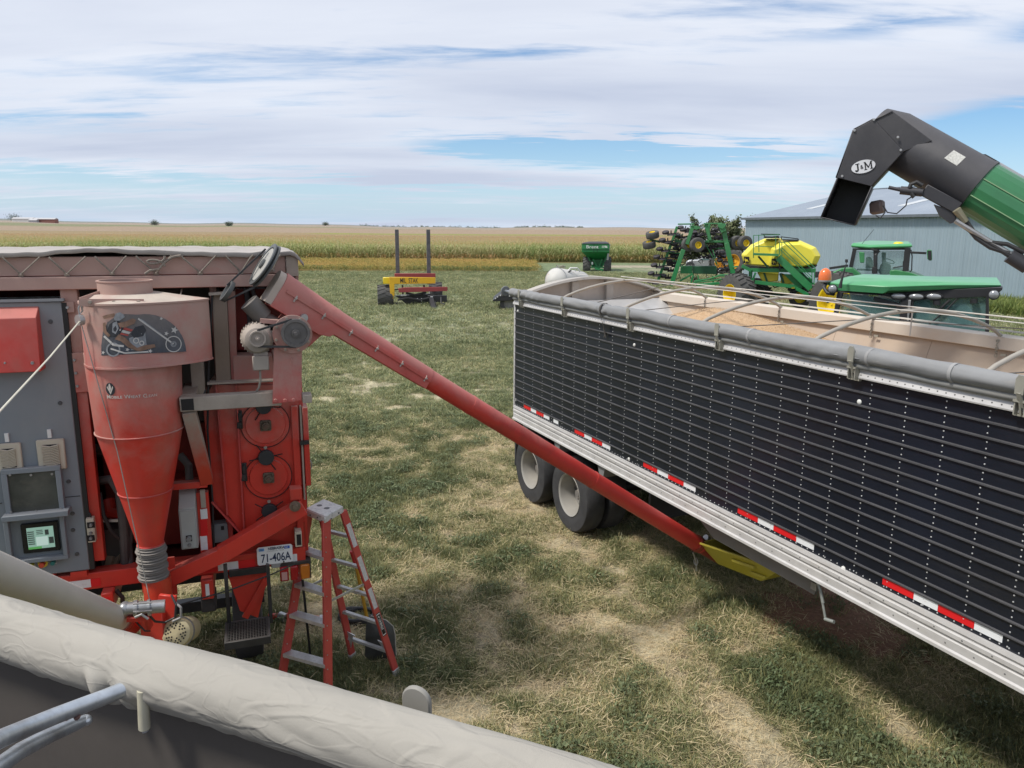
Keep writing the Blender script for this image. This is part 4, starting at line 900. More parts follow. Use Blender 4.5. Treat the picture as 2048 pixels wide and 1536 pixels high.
mo = MB().lathe(c2+V((0, .34, -.02)), (0, -1, 0), [(0, .09), (.03, .105), (.1, .108), (.24, .108), (.27, .10), (.3, .085), (.315, .05)], 32)
for k in range(28): a = 2*math.pi*k/28; mo.beam(c2+V((.108*math.cos(a), .25, -.02+.108*math.sin(a))), c2+V((.108*math.cos(a), .1, -.02+.108*math.sin(a))), .006, .014, up=(math.cos(a), 0, math.sin(a)))
mot = mo.build('drive_motor', MO, R_, smooth=30)
MB().pbox(K, 505, 712, 538, 741, -.42, .09).build('terminal_box', MO, mot, bev=.006); MB().pbox(K, 507, 704, 536, 711, -.4, .08).build('terminal_neck', MO, mot)
MB().tube([kp(520, 741, -.38), kp(521, 760, -.38), kp(518, 775, -.36), kp(508, 790, -.3)], .008, 6).build('motor_cable', M('grey_cable', (.3, .28, .25), .6), mot)
BELT = M('belt', (.04, .04, .042), .7)
MB().beam(c2+V((-.0, -.028, .055)), p1_+V((-.02, -.028, .096)), .016, .014).beam(c2+V((0, -.028, -.055)), p1_+V((0, -.028, -.097)), .016, .014).build('drive_belt', BELT, R_)
MB().beam(kp(548, 718, -.3), kp(585, 722, -.42), .02, .05).beam(kp(546, 700, -.35), kp(553, 735, -.4), .02, .03).beam(kp(520, 640, -.3), kp(604, 648, -.3), .1, .03).build('motor_mount', REDD, R_)
# --- diagonal brace
a1 = kp(328, 1160, -.12); a2 = kp(450, 1105, -.12); a3 = kp(606, 1012, -.08)
br = MB(); br.beam(a1, a2, .1, .115, up=(0, 0, 1)); br.build('diagonal_brace', RED, R_, bev=.004)
MB().beam(a2+V((-.03, .0, -.008)), a3, .1, .125).build('diagonal_brace', RED, R_, bev=.004)
MB().pbox(K, 580, 978, 604, 1000, -.12, .1).build('brace_cap', RED, R_, bev=.003)
c = kp(590, 1012, -.135); MB().cyl(c, c+V((0, -.012, 0)), .042, None, 20).cyl(c+V((0, -.01, 0)), c+V((0, -.035, 0)), .026, .02, 12).build('brace_pivot', M('brown_steel2', (.2, .15, .11), .6, .3), R_)
# lower panels
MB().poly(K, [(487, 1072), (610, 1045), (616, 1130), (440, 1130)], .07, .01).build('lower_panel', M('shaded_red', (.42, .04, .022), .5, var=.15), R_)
c = kp(510, 1082, .065); MB().cyl(c, c+V((0, -.03, 0)), .03, .026, 16).build('shaft_bearing', MATS['brown_steel'], R_)
a, b = kp(355, 1003, -.16), kp(397, 1096, -.16)
jb = MB().box(a.x, b.x, -.16, .05, b.z, a.z-.06).prism([(a.x, .05, a.z-.06), (a.x, .05, a.z+.06), (a.x, -.16, a.z-.06)], (b.x-a.x, 0, 0)).build('junction_box', M('light_grey_box', (.33, .36, .37), .5, dust=(.5, (.42, .38, .32), 1, 2.4)), R_, bev=.004)
MB().box(a.x+.01, b.x-.01, -.168, -.16, b.z+.01, a.z-.075).build('box_door', MATS['light_grey_box'], jb, bev=.002)
MB().pbox(K, 372, 1071, 384, 1083, -.172, .006).build('switch_plate', DARK, jb); MB().cyl(kp(378, 1077, -.172), kp(378, 1077, -.172)+V((0, -.03, 0)), .02, .016, 12).cyl(kp(379, 1090, -.168), kp(379, 1090, -.168)+V((0, -.015, 0)), .014, .012, 12).build('switch_knob', M('grey_knob', (.2, .2, .2)), jb)
MB().pbox(K, 424, 1048, 456, 1085, .1, .1).build('grey_junction_box', M('dim_grey_box', (.2, .22, .23), .5), R_, bev=.003); MB().pbox(K, 442, 1053, 448, 1060, .09, .01).build('box_switch', DARK, R_)
a, b = kp(589, 1062, -.02), kp(604, 1090, -.02); ob = MB().box(a.x, b.x, -.05, .07, b.z, a.z).build('outlet_box', BEIGE, R_, bev=.003); MB().box(a.x+.012, b.x-.006, -.053, -.05, b.z+.015, a.z-.02).build('outlet_face', DARK, ob)
# hoses and cables inside
for pts, r in (([(196, 962, .2), (222, 958, .1), (240, 985, .1), (247, 1050, .1), (252, 1145, .12)], .034), ([(360, 910, .2), (377, 930, .15), (382, 1000, .15), (385, 1010, .1)], .03), ([(188, 900, .5), (230, 905, .45), (262, 900, .4)], .05),
               ([(200, 985, .1), (207, 1030, .05), (222, 1062, .06), (240, 1078, .1)], .014), ([(425, 590, 0), (418, 700, 0), (415, 860, 0.02), (425, 1000, .04), (428, 1100, .05)], .008), ([(411, 780, -.2), (404, 800, -.25), (398, 830, -.2)], .006), ([(262, 1150, .1), (256, 1090, .15), (262, 1040, .2), (270, 990, .3)], .03)):
    MB().ptube(K, pts, r, n=10).build('hose', HOSE if r < .03 else M('dusty_hose', (.05, .05, .052), .7, dust=(.4, (.25, .22, .2), 0, 3)), R_)
MB().pbeam(K, 192, 1042, 245, 1040, .1, .02, .02).build('cross_rod', STEEL, R_); MB().ptube(K, [(215, 1000, .4), (222, 1025, .35), (245, 1030, .3)], .05, n=10).build('red_elbow', RED, R_)
MB().beam(kp(222, 1145, .2), kp(243, 1092, .3), .05, .02).beam(kp(215, 1140, .2), kp(222, 1112, .25), .05, .03).build('loose_board', M('board', (.3, .24, .17), .8), R_)
# under the beam
for x in (214, 414):
    a = kp(x-14, 1178 if x < 300 else 1148, -.1); b = kp(x+14, 1212 if x < 300 else 1190, -.1)
    st = MB().box(a.x, b.x, -.1, 1.2, b.z-.03, zb0-.003).build('frame_rail', RED, R_, bev=.006)
    if x > 300: MB().box(a.x+.03, b.x-.03, -.104, -.1, b.z-.01, zb0-.03).build('tape_strip', TAPEW, st)
    else: MB().box(a.x+.02, b.x-.02, -.104, -.1, b.z+.05, zb0-.03).build('tape_strip', TAPER, st); MB().box(a.x+.02, b.x-.02, -.104, -.1, b.z-.03, b.z+.047).build('tape_strip', TAPEW, st)
MB().pbox(K, 402, 1195, 432, 1225, .0, .2).build('rubber_bumper', RUBBER, R_, bev=.01)
MB().ptube(K, [(232, 1180, 0), (245, 1195, -.02), (246, 1220, 0), (236, 1235, 0), (228, 1215, 0)], .016).build('coiled_strap', HOSE, R_)
# step with mesh tread
sr = MB()
for x in (451, 536): a = kp(x, 1140, -.12); b = kp(x+3, 1245, -.12); sr.box(a.x-.014, a.x+.014, -.14, -.11, b.z, a.z+.05)
a = kp(450, 1243, -.14); b = kp(541, 1262, -.14); zz = kp(495, 1240, -.14).z
stp = sr.box(a.x, b.x, -.45, -.43, zz-.06, zz).box(a.x, a.x+.02, -.43, -.14, zz-.05, zz).box(b.x-.02, b.x, -.43, -.14, zz-.05, zz).box(a.x, b.x, -.14, -.12, zz-.05, zz).build('step_frame', BLACK, R_, bev=.003)
gr = MB()
for i in range(15): x = a.x+.025+(b.x-a.x-.05)*i/14; gr.box(x-.003, x+.003, -.43, -.14, zz-.012, zz-.004)
for i in range(12): y = -.42+.27*i/11; gr.box(a.x+.02, b.x-.02, y-.003, y+.003, zz-.0125, zz-.0035)
gr.build('step_grating', BLACK, stp)
# red spout under the beam
t0, t1, t2, t3 = kp(456, 1152, .02), kp(538, 1146, .02), kp(516, 1236, .02), kp(480, 1222, .02)
sp2 = MB().loft([[t0, t1, t1+V((0, .35, 0)), t0+V((0, .35, 0))], [t3, t2, t2+V((0, .12, 0)), t3+V((0, .12, 0))]]).build('discharge_spout', RED, R_, smooth=0, bev=.003)
MB().beam(kp(490, 1235, -.0), kp(533, 1158, -.0), .02, .05).build('spout_rib', RED, sp2)
MB().pbox(K, 458, 1138, 534, 1150, -.03, .03).build('spout_top_bar', BLACK, R_)
# number plate
def onpl(x, y):
    return lambda s, t: V((x+s, -.034, y+t))
a, b = kp(513, 1093, -.03), kp(586, 1122, -.03); px0, pz0 = a.x, b.z-.004; PW = b.x-a.x; PH = .15
pl = MB().prism([(px0+r_[0]*1.0, -.03, pz0+r_[1]) for r_ in [(.012, 0), (PW-.012, 0), (PW, .012), (PW, PH-.012), (PW-.012, PH), (.012, PH), (0, PH-.012), (0, .012)]], (0, .004, 0)).build('number_plate', M('plate_white', (.78, .80, .82), .35, var=.03), R_)
NAVY = M('plate_navy', (.02, .035, .09), .4); PB = M('plate_sticker', (.04, .13, .5), .4)
text('plate_number', '71-406A', .098, NAVY, pl, lambda s, t: V((px0+.027+s, -.0322, pz0+.022+t)), bold=.0012, xs=.66)
text('plate_state', 'NEBRASKA', .030, NAVY, pl, lambda s, t: V((px0+.083+s, -.0322, pz0+.122+t)), bold=.0008, xs=.85)
text('plate_caption', 'COMMERCIAL TRUCK', .014, M('plate_grey', (.3, .32, .36), .5), pl, lambda s, t: V((px0+.075+s, -.0322, pz0+.106+t)), xs=.95)
MB().box(px0+.015, px0+.055, -.0325, -.03, pz0+.117, pz0+.14).build('plate_sticker', M('plate_sticker2', (.15, .35, .7), .4), pl); MB().box(px0+PW-.06, px0+PW-.02, -.0325, -.03, pz0+.117, pz0+.14).build('plate_sticker', PB, pl)
text('sticker_lettering', '16', .02, NAVY, pl, lambda s, t: V((px0+.024+s, -.0332, pz0+.121+t))); text('sticker_lettering', '07', .02, MATS['plate_white'], pl, lambda s, t: V((px0+PW-.053+s, -.0332, pz0+.121+t)))
q = MB()
for s_ in (.07, PW-.07): q.cyl((px0+s_, -.03, pz0+.01), (px0+s_, -.038, pz0+.01), .006, None, 8)
q.build('plate_bolt', DARK, pl)
MB().pbox(K, 543, 1127, 562, 1136, -.03, .03).build('plate_lamp', M('lamp_grey', (.3, .3, .3), .5), R_, bev=.003)
# tail lamps
LR = M('lens_red', (.35, .01, .015), .2, coat=.4); LA = M('lens_amber', (.55, .17, .02), .2, coat=.4); LW = M('lens_pale', (.55, .3, .3), .2)
def lamp(x0, y0, x1, y1, m, m2=None):
    a, b = kp(x0, y0, -.02), kp(x1, y1, -.02); l = MB().box(a.x, b.x, -.05, 0, b.z, a.z).build('tail_lamp', m, R_, bev=.008)
    if m2: MB().box(a.x+.012, b.x-.012, -.054, -.05, b.z+.015, (a.z+b.z)/2+.02).build('lens', m2, l)
lamp(559, 1133, 578, 1159, LR, LW); lamp(580, 1131, 597, 1157, LR); lamp(600, 1128, 620, 1154, LA); lamp(30, 1205, 55, 1240, LR, LW)
MB().pbox(K, 560, 1125, 622, 1130, -.03, .1).pbox(K, 618, 1126, 622, 1156, -.03, .1).build('lamp_guard', BLACK, R_)
MB().tube([kp(340, 1215, -.3), kp(460, 1180, -.2), kp(540, 1150, -.2), kp(590, 1128, -.1)], .006, 6).build('lamp_cable', HOSE, R_)
# running gear hidden under the body
for u in (-2.6, -.25):
    for w_ in (1.0, 1.9): make_wheel(R_, (u, w_, .40), (0, -1, 0) if False else (1 if u > -1 else -1, 0, 0), .40, .2, .24, RUBBER, WHITE)
MB().box(-2.7, -.1, 1.25, 1.35, .36, .46).box(-2.7, -.1, 1.9, 2.0, .36, .46).box(-2.5, -2.4, .6, 2.4, 1.0, 1.2).box(-.5, -.4, .6, 2.4, 1.0, 1.2).each('axle_beam', BLACK, R_)

# ================================================================== long discharge auger
T = Frame((.835, 9.459, 0), -math.radians(90-24.3))
E0 = K.glob(kp(562, 577, -.22)); E1 = T.glob(T.p(1402, 1092, .28))
AG = thing('grain_auger', 'long red grain auger tube sloping from the cleaner down under the black trailer', 'auger', loc=tuple(E1))
AG.location = (E1.x, E1.y, 0); O1 = V((E1.x, E1.y, 0))
AR = M('auger_red', (.55, .045, .036), .45, var=.12, sc_=2, dust=(.5, DUST, 1.5, 3.8), streak=(.7, (.26, .05, .04), (2.5, 2.5, 2.5)))
ad_ = (E1-E0).normalized(); a_s = E0+ad_*.55-O1
tubeo = MB().cyl(a_s, E1-O1, .080, None, 28).build('auger_tube', AR, AG)
for k in (.28, .62):
    q = a_s.lerp(E1-O1, k); MB().cyl(q, q+ad_*.03, .0825, None, 28).build('tube_joint', AR, AG)
sidev = ad_.cross(V((0, 0, 1))).normalized(); upv = sidev.cross(ad_)
h0 = E0-O1
# head trough: half-round top over a box-shaped belly
def hsec(p, r, dep): return [p+sidev*(r*math.cos(a))+upv*(r*math.sin(a)) for a in [math.pi*k/10 for k in range(11)]]+[p-sidev*r-upv*dep, p+sidev*r-upv*dep]
MB().loft([hsec(h0-ad_*.02+upv*.02, .10, .17), hsec(h0+ad_*.38+upv*.0, .097, .15), hsec(h0+ad_*.46, .095, .12), hsec(h0+ad_*.48, .092, .092), hsec(h0+ad_*1.35, .084, .085)]).build('auger_head', AR, AG, smooth=30, bev=.003)
MB().beam(h0+ad_*.02+sidev*.105+upv*.0, h0+ad_*1.35+sidev*.088-upv*.01, .012, .02).build('head_seam', AR, AG)
q = MB()
for i in range(6): c = h0+ad_*(.1+.24*i)+sidev*(.108-.0042*i)-upv*.01; q.cyl(c, c+sidev*.02, .009, None, 6); q.cyl(c+upv*.02, c-upv*.03, .006, None, 6)
q.build('head_bolt', M('dusty_bolt', (.4, .36, .32), .6), AG)
c = h0+ad_*.22+sidev*.112-upv*.1; MB().cyl(c, c+sidev*.02, .03, .026, 20).build('pivot_bolt', STEEL, AG)
MB().loft([hsec(h0-ad_*.07+upv*.02, .09, .16), hsec(h0-ad_*.02+upv*.02, .09, .16)]).build('head_end_box', M('cream_dusty', (.45, .38, .32), .8), AG)
# big end pulley seen edge-on and a small one with a belt
pc = h0-ad_*.16+upv*.08; pax = -ad_
MB().lathe(pc, pax, [(0, .16), (0, .17), (.01, .17), (.018, .15), (.028, .17), (.038, .17), (.038, .14), (.02, .135), (.02, .04), (.05, .035), (.05, .012)], 40).build('end_pulley', M('end_pulley_grey', (.11, .115, .115), .5, .3, var=.2), AG, smooth=40)
MB().lathe(pc+pax*.005, pax, [(.026, .132), (.03, .132), (.03, .05)], 36).build('pulley_web', M('pale_web', (.36, .35, .32), .6), AG)
pc2 = pc-upv*.19-V((.16, .02, .02))
MB().lathe(pc2, pax, [(0, .075), (.008, .08), (.03, .08), (.03, .06), (.015, .055), (.015, .01)], 28).build('small_pulley', MATS['end_pulley_grey'], AG, smooth=40)
MB().beam(pc+upv*.15-V((.09, 0, 0)), pc2+upv*.06-V((.05, 0, 0)), .03, .012).beam(pc-upv*.17, pc2-upv*.075, .03, .012).build('pulley_belt', BELT, AG)
mo2 = MB().cyl(h0+ad_*.0-upv*.24, h0-ad_*.14-upv*.2, .07, None, 24).cyl(h0+ad_*.14-upv*.24, h0-ad_*.0-upv*.24, .05, None, 16).build('head_motor', M('dark_motor', (.10, .095, .09), .6, .2, dust=(.4, (.3, .27, .24), 2, 4)), AG)
MB().prism([h0+ad_*.12+sidev*.05-upv*.15, h0+ad_*.42+sidev*.05-upv*.13, h0+ad_*.38+sidev*.05-upv*.26, h0+ad_*.1+sidev*.05-upv*.3], -sidev*.16).build('auger_inlet', AR, AG, bev=.003)
# lower end collar, hook, chain
b1 = E1-O1; MB().cyl(b1-ad_*.1, b1-ad_*.04, .088, None, 24).build('tube_clamp', M('rusty_red', (.3, .05, .03), .7), AG)
MB().cyl(b1-ad_*.02, b1+ad_*.34, .076, .07, 20).build('auger_intake', M('dark_auger_red', (.24, .025, .02), .5), AG)
MB().tube([b1-ad_*.06-upv*.1, b1-ad_*.07-V((0, 0, .2)), b1-ad_*.05-V((0, 0, .3))], .008, 6).tube([b1-ad_*.07-V((0, 0, .2))+sidev*.03*math.cos(t)+V((0, 0, -.04*math.sin(t))) for t in [k*.8 for k in range(9)]], .005, 5).build('safety_hook', STEEL, AG)
MB().cyl(b1+upv*.1, b1+upv*.1+ad_*.06, .035, None, 12).build('intake_motor_cap', STEEL, AG)

# ================================================================== yellow hopper tub
tub = thing('auger_hopper', 'yellow plastic hopper tub catching grain under the black trailer', 'hopper', T)
TY = M('yellow_plastic', (.50, .44, .035), .45, var=.1, dust=(.3, (.35, .28, .15), 0, 1))
tg = T.p
r0 = [tg(1402, 1105, .3), tg(1440, 1062, .75), tg(1640, 1130, 1.0), tg(1556, 1140, .3)]
_a, _b, _c, _d = tg(1398, 1086, .2), tg(1562, 1140, .2), tg(1436, 1128, .45), tg(1522, 1162, .45)
r0 = [_a, V((_a.x, 1.05, _a.z)), V((_b.x, 1.05, _b.z)), _b]
rb = [_c, V((_c.x, .85, _c.z)), V((_d.x, .85, _d.z)), _d]
tm = MB().loft([rb, r0], cap=False); tm.add(rb, [(0, 1, 2, 3)]); to_ = tm.build('tub_shell', TY, tub, smooth=0)
sm2 = to_.modifiers.new('s', 'SOLIDIFY'); sm2.thickness = .015
MB().beam(r0[0], r0[3], .02, .02).beam(r0[1], r0[2], .02, .02).beam(r0[3], r0[2], .02, .02).beam(r0[0], r0[1], .02, .02).build('tub_rim', TY, tub, bev=.004)
q = MB(); 
for k, h in ((.45, .7), (.75, .35)):
    p0 = rb[0].lerp(rb[3], k).lerp(r0[0].lerp(r0[3], k), h); p1 = rb[0].lerp(rb[3], min(1, k+.3)).lerp(r0[0].lerp(r0[3], min(1, k+.32)), h); q.beam(p0+V((0, -.02, 0)), p1+V((0, -.02, 0)), .03, .03)
q.build('tub_rib', TY, tub, bev=.004)
for u in (2.7, 3.2): MB().beam((u, .9, .8), (u, .9, 1.1), .03, .01).build('hanger_strap', BLACK, tub)
# ================================================================== black grain trailer
TR = thing('grain_trailer', 'long open-topped black hopper trailer with ribbed sides and a rolled grey tarp', 'trailer', T)
tp_ = T.p
BLK = M('trailer_black', (.009, .012, .021), .34, var=.3, sc_=1.2, dust=(.05, (.25, .23, .2), 1, 3), streak=(.35, (.035, .036, .04), (.7, 1.5, 2.2)))
RIB = M('greyed_black_rib', (.06, .06, .066), .5, var=.2, dust=(.25, (.22, .21, .2), 1.2, 3))  # ribs a lighter grey than the strips, palest on upward faces
ALU = M('aluminium', (.53, .52, .51), .42, .12, var=.1, sc_=6, streak=(.5, (.42, .38, .33), (2, 2, 12)))
ALD = M('dusty_aluminium', (.44, .41, .37), .6, .15, var=.1, sc_=3, streak=(.6, (.50, .42, .34), (1.2, 1.2, 3)))
TARP = M('grey_tarp', (.23, .235, .24), .75, var=.12, sc_=2.5, bump=.15, bsc=14, streak=(.5, (.36, .34, .31), (2, 9, 9)))
UA, UB = -1.945, 10.2
ZB, ZT = 1.335, 2.845
n = 15; hz = (ZT-ZB)/n
# side skin: one strip between each pair of ribs
me_s = None
st0 = MB().box(UA+.03, UB, 0, .03, 0, hz-.016).build('side_strip', BLK, TR); me_s = st0.data; st0.location.z = ZB
rb0 = MB().prism([(UA+.03, 0, .0), (UA+.03, -.014, .004), (UA+.03, -.014, .013), (UA+.03, 0, .018), (UA+.03, .02, .018), (UA+.03, .02, 0)], (UB-UA-.03, 0, 0)).build('side_rib', RIB, TR); rb0.location.z = ZB+hz-.017
for i in range(1, n):
    lnk('side_strip', me_s, TR, (0, 0, ZB+hz*i))
    if i < n-1: lnk('side_rib', rb0.data, TR, (0, 0, ZB+hz*(i+1)-.017))
def dome(mb, u, z, r, w=-.001):
    return mb.lathe((u, w, z), (0, -1, 0), [(0, r), (r*.4, r*.8), (r*.6, r*.3)], 6)
rv = MB()
for k in range(40):
    u = -1.61+.298*k
    for i in range(n):
        for f in (.25, .68): dome(rv, u+.004*math.sin(i*1.3), ZB+hz*(i+f)-.003, .0062)
k = UA+.06
while k < UB: dome(rv, k, ZB+.018, .0062, -.002); k += .062
rv.build('side_rivets', M('rivet', (.62, .63, .64), .35, .4), TR, kind='stuff')
bigr = MB()
for x, y in ((1036, 622), (1269, 690), (1719, 804), (1032, 800), (1687, 1137), (1258, 918)):
    c = tp_(x, y, 0); bigr.lathe(c, (0, -1, 0), [(0, .02), (.004, .02), (.012, .012), (.014, .003)], 14)
bigr.build('marker_button', M('white_button', (.65, .65, .62), .5), TR, kind='stuff')
# bottom rail: extruded aluminium with grooves, bulb at the foot
prr = [(0, ZB), (-.02, ZB), (-.026, ZB-.03), (-.014, ZB-.04), (-.014, ZB-.052), (-.028, ZB-.06), (-.028, ZB-.088), (-.014, ZB-.098), (-.014, ZB-.11), (-.024, ZB-.118), (-.024, ZB-.175), (-.038, ZB-.185), (-.040, ZB-.206), (-.026, ZB-.215), (.06, ZB-.215), (.06, ZB)]
MB().prism([(UA+.02, y, z) for y, z in prr], (UB-UA-.02, 0, 0)).build('bottom_rail', ALU, TR, smooth=30)
q = MB(); k = UA+.1
while k < UB: dome(q, k, ZB-.074, .0065, -.028); dome(q, k+.09, ZB-.148, .0065, -.024); k += .205 if k > .4 else .16
q.build('rail_rivets', M('dark_rivet', (.2, .2, .2), .5, .5), TR, kind='stuff')
# top rail
prt = [(0, ZT-.004), (-.040, ZT-.002), (-.042, ZT+.008), (-.022, ZT+.052), (-.03, ZT+.058), (-.03, ZT+.075), (.07, ZT+.075), (.07, ZT+.04), (.05, ZT+.04), (.05, ZT)]
MB().prism([(UA+.02, y, z) for y, z in prt], (UB-UA-.02, 0, 0)).build('top_rail', ALU, TR, smooth=30)
q = MB(); k = UA+.08
while k < UB: dome(q, k, ZT+.026, .006, -.0345); k += .062
q.build('top_rail_rivets', MATS['dark_rivet'], TR, kind='stuff')
MB().box(UA-.01, UA+.035, -.012, .05, ZB-.215, ZT+.08).build('corner_post', ALU, TR, bev=.004)
# reflective tape
def tstrip(u0, u1, m): MB().box(u0, u1, -.0035, 0, ZB+.03, ZB+.083).build('tape_strip', m, TR)
for s0, s1 in ((-1.60, -.78), (-.067, .80), (1.49, 2.41), (3.03, 3.95), (4.61, 5.51), (6.2, 7.1), (7.8, 8.7)):
    L_ = s1-s0; 
    for a, b, m in ((0, .29, TAPER), (.29, .5, TAPEW), (.5, .79, TAPER), (.79, 1, TAPEW)): tstrip(s0+L_*a+.0, s0+L_*b-.002, m)
tstrip(-.66, -.52, TAPEW)
# tarp roll above the near rail, with a lower pipe-like fold
def roll(u0, u1, cw, cz, r, m, name, nu=260, nn=20, amp=.012, fr=3, twist=()):
    vs = []; fs = []
    for i in range(nu+1):
        u = u0+(u1-u0)*i/nu
        tw = sum(math.exp(-((u-c)/s)**2)*a for c, s, a in twist)
        for k in range(nn):
            a = 2*math.pi*k/nn; sp_ = .5+.5*math.cos(a*1+u*1.1)
            rr = r*(1+amp/r*nz(u*fr, math.cos(a)*2, math.sin(a)*2)+tw*.16*math.sin(a*3+u*34)+ .04*sp_)
            vs.append((u, cw+math.cos(a)*rr*1.02+tw*.01*math.sin(u*30), cz+math.sin(a)*rr-.006*math.sin(u*2.1)**2-tw*.008))
    for i in range(nu):
        for k in range(nn): k2 = (k+1) % nn; fs.append((i*nn+k, i*nn+k2, (i+1)*nn+k2, (i+1)*nn+k))
    fs.append(tuple(range(nn))); fs.append(tuple(nu*nn+k for k in range(nn)))
    return MB().add(vs, fs).build(name, m, TR, smooth=70)
roll(UA-.02, UB, -.03, ZT+.170, .060, TARP, 'tarp_roll', twist=((-1.45, .45, 1.0), (.62, .16, 1.3), (3.9, .7, .35)), amp=.009)
roll(UA+.05, UB, -.03, ZT+.092, .028, M('grey_pipe_fabric', (.20, .205, .20), .8, var=.15, sc_=4, streak=(.5, (.33, .31, .28), (2, 9, 9))), 'tarp_hem', amp=.003, nn=14)
# fold of the tarp near the camera
fl_ = []
for i in range(41):
    u = 3.2+1.7*i/40; t = math.sin(math.pi*i/40); fl_.append([V((u, -.09, ZT+.17-.02*t)), V((u, -.02, ZT+.222+.015*t)), V((u, .05+.05*t, ZT+.20+.02*t)), V((u, .04, ZT+.15))])
MB().loft(fl_).build('tarp_fold', TARP, TR, smooth=60)
q = MB()
for u in (1.95, 3.1, 4.35, 5.0): q.lathe((u, -.03, ZT+.165), (1, 0, 0), [(-.012, .0675), (.012, .0675)], 24)
q.build('tarp_seam', M('tarp_seam', (.30, .30, .30), .8), TR, kind='stuff')
# latches
LAT = M('dusty_latch', (.34, .33, .28), .55, .3, var=.15)
lb0 = MB().prism([(-.028, -.10, .21), (-.014, -.10, .235), (.014, -.10, .235), (.028, -.10, .21), (.026, -.10, .12), (-.026, -.10, .12)], (0, .012, 0)).beam((0, -.10, .13), (.008, -.062, .04), .03, .012).box(-.035, -.027, -.075, -.03, -.01, .085).box(.027, .035, -.075, -.03, -.01, .085).box(-.04, .04, -.082, -.07, .07, .085).beam((0, -.08, .09), (0, -.05, -.01), .012, .012).box(-.05, .05, -.045, -.016, -.02, -.008)
l0 = None
for x, y in ((1043, 600), (1130, 600), (1262, 640), (1440, 680), (1708, 738), (2046, 800)):
    u = tp_(x, y, -.05).x
    if l0 is None: l0 = lb0.build('tarp_latch', LAT, TR, bev=.002); l0.location = (u, 0, ZT)
    else:
        q_ = lnk('tarp_latch', l0.data, TR, (u, 0, ZT))
# strap tied round the roll
su = .62
MB().lathe((su, -.03, ZT+.165), (1, .1, 0), [(-.012, .072), (.012, .072), (.012, .066), (-.012, .066)], 24, cap=False).beam((su, -.10, ZT+.16), (su+.03, -.05, ZT-.05), .02, .006).beam((su+.03, -.05, ZT-.05), (su+.05, -.03, ZT-.16), .025, .012).beam((su+.05, -.03, ZT-.10), (su+.02, -.03, ZT-.16), .02, .012).build('tie_strap', BLACK, TR)
# roll-tube end sticking out past the rear
MB().cyl((UA-.26, -.03, ZT+.165), (UA-.01, -.03, ZT+.165), .022, None, 14).build('roll_tube', GALV, TR)
MB().lathe((UA-.26, -.03, ZT+.165), (-1, 0, 0), [(0, .03), (0, .07), (.02, .075), (.035, .07), (.04, .03)], 24).build('roll_end_cap', M('plastic_grey', (.16, .17, .17), .5), TR)
# rear and far structure
WF = 2.48
MB().box(UA, UB, WF-.0, WF+.03, ZB, ZT+.05).build('far_side', BLK, TR)
MB().prism([(UA, y, z) for y, z in [(WF-.10, ZT+.06), (WF-.10, ZT+.11), (WF-.07, ZT+.125), (WF+.03, ZT+.125), (WF+.05, ZT+.11), (WF+.05, ZT+.03), (WF-.085, ZT-.01), (WF-.10, ZT-.005)]], (UB-UA, 0, 0)).build('far_rail', M('cream_rail', (.56, .50, .43), .6, var=.06, sc_=2, streak=(.6, (.55, .42, .30), (1, 8, 3))), TR, bev=.003)
INT = M('tan_interior', (.42, .35, .29), .6, .1, var=.08, sc_=1.2, streak=(.5, (.46, .42, .38), (1.2, 1.2, .6)), dust=(.3, (.5, .38, .26), 1.5, 3.2))
def panels(w0, w1, z0, z1, m, name):
    # sheets butt-joined every 1.22 m
    u = UA+.03
    while u < UB-.1:
        e = min(u+1.218, UB); MB().prism([(u, w0, z0), (u, w1, z1), (u, w1+.02*(1 if w1 > 1 else -1), z1), (u, w0+.02*(1 if w1 > 1 else -1), z0)], (e-u-.004, 0, 0)).build(name, m, TR); u = e
panels(WF-.5, WF-.03, 1.55, ZT+.0, INT, 'inner_panel'); panels(.42, .06, 1.55, ZT+.0, INT, 'inner_panel')
MB().box(UA+.03, UB, .4, WF-.45, 1.50, 1.55).build('hopper_floor', INT, TR)
# end wall: arched cap with a channel top, posts behind, sloping slope sheet
def arcz(t): return ZT+.10+.26*math.sin(math.pi*min(1, max(0, t)))**.8
pts = [(UA, t*WF, arcz(t)) for t in [k/24 for k in range(25)]]
MB().prism([(UA, 0, ZT-.4)]+pts+[(UA, WF, ZT-.4)], (.02, 0, 0)).build('end_wall', M('end_wall_grey', (.52, .47, .42), .6, .15, var=.12), TR)
ec = []
for i in range(25):
    t = i/24; z = arcz(t); ec.append([V((UA-.02, t*WF, z-.03)), V((UA-.02, t*WF, z+.012)), V((UA+.19, t*WF, z+.02)), V((UA+.20, t*WF, z-.012)), V((UA+.17, t*WF, z-.022))])
MB().loft(ec).build('end_cap_rail', ALD, TR, smooth=50)
for t in (.36, .60): MB().box(UA+.02, UA+.10, t*WF, t*WF+.12, ZT-.2, arcz(t)-.03).build('end_post', ALD, TR)
MB().prism([(UA+.2, .02, ZT-.02), (UA+.2, .02, ZT+.03), (UA+.22, .02, ZT+.03), (UA+1.5, .02, ZT-.75), (UA+1.5, .02, ZT-.8)], (0, WF-.05, 0)).build('slope_sheet', M('pale_slope', (.60, .60, .60), .45, .4, var=.1, streak=(.4, (.45, .4, .36), (3, 3, 3))), TR)
MB().box(UA+.12, UA+.2, .02, WF-.04, ZT-.06, ZT+.0).build('end_shelf', ALD, TR)
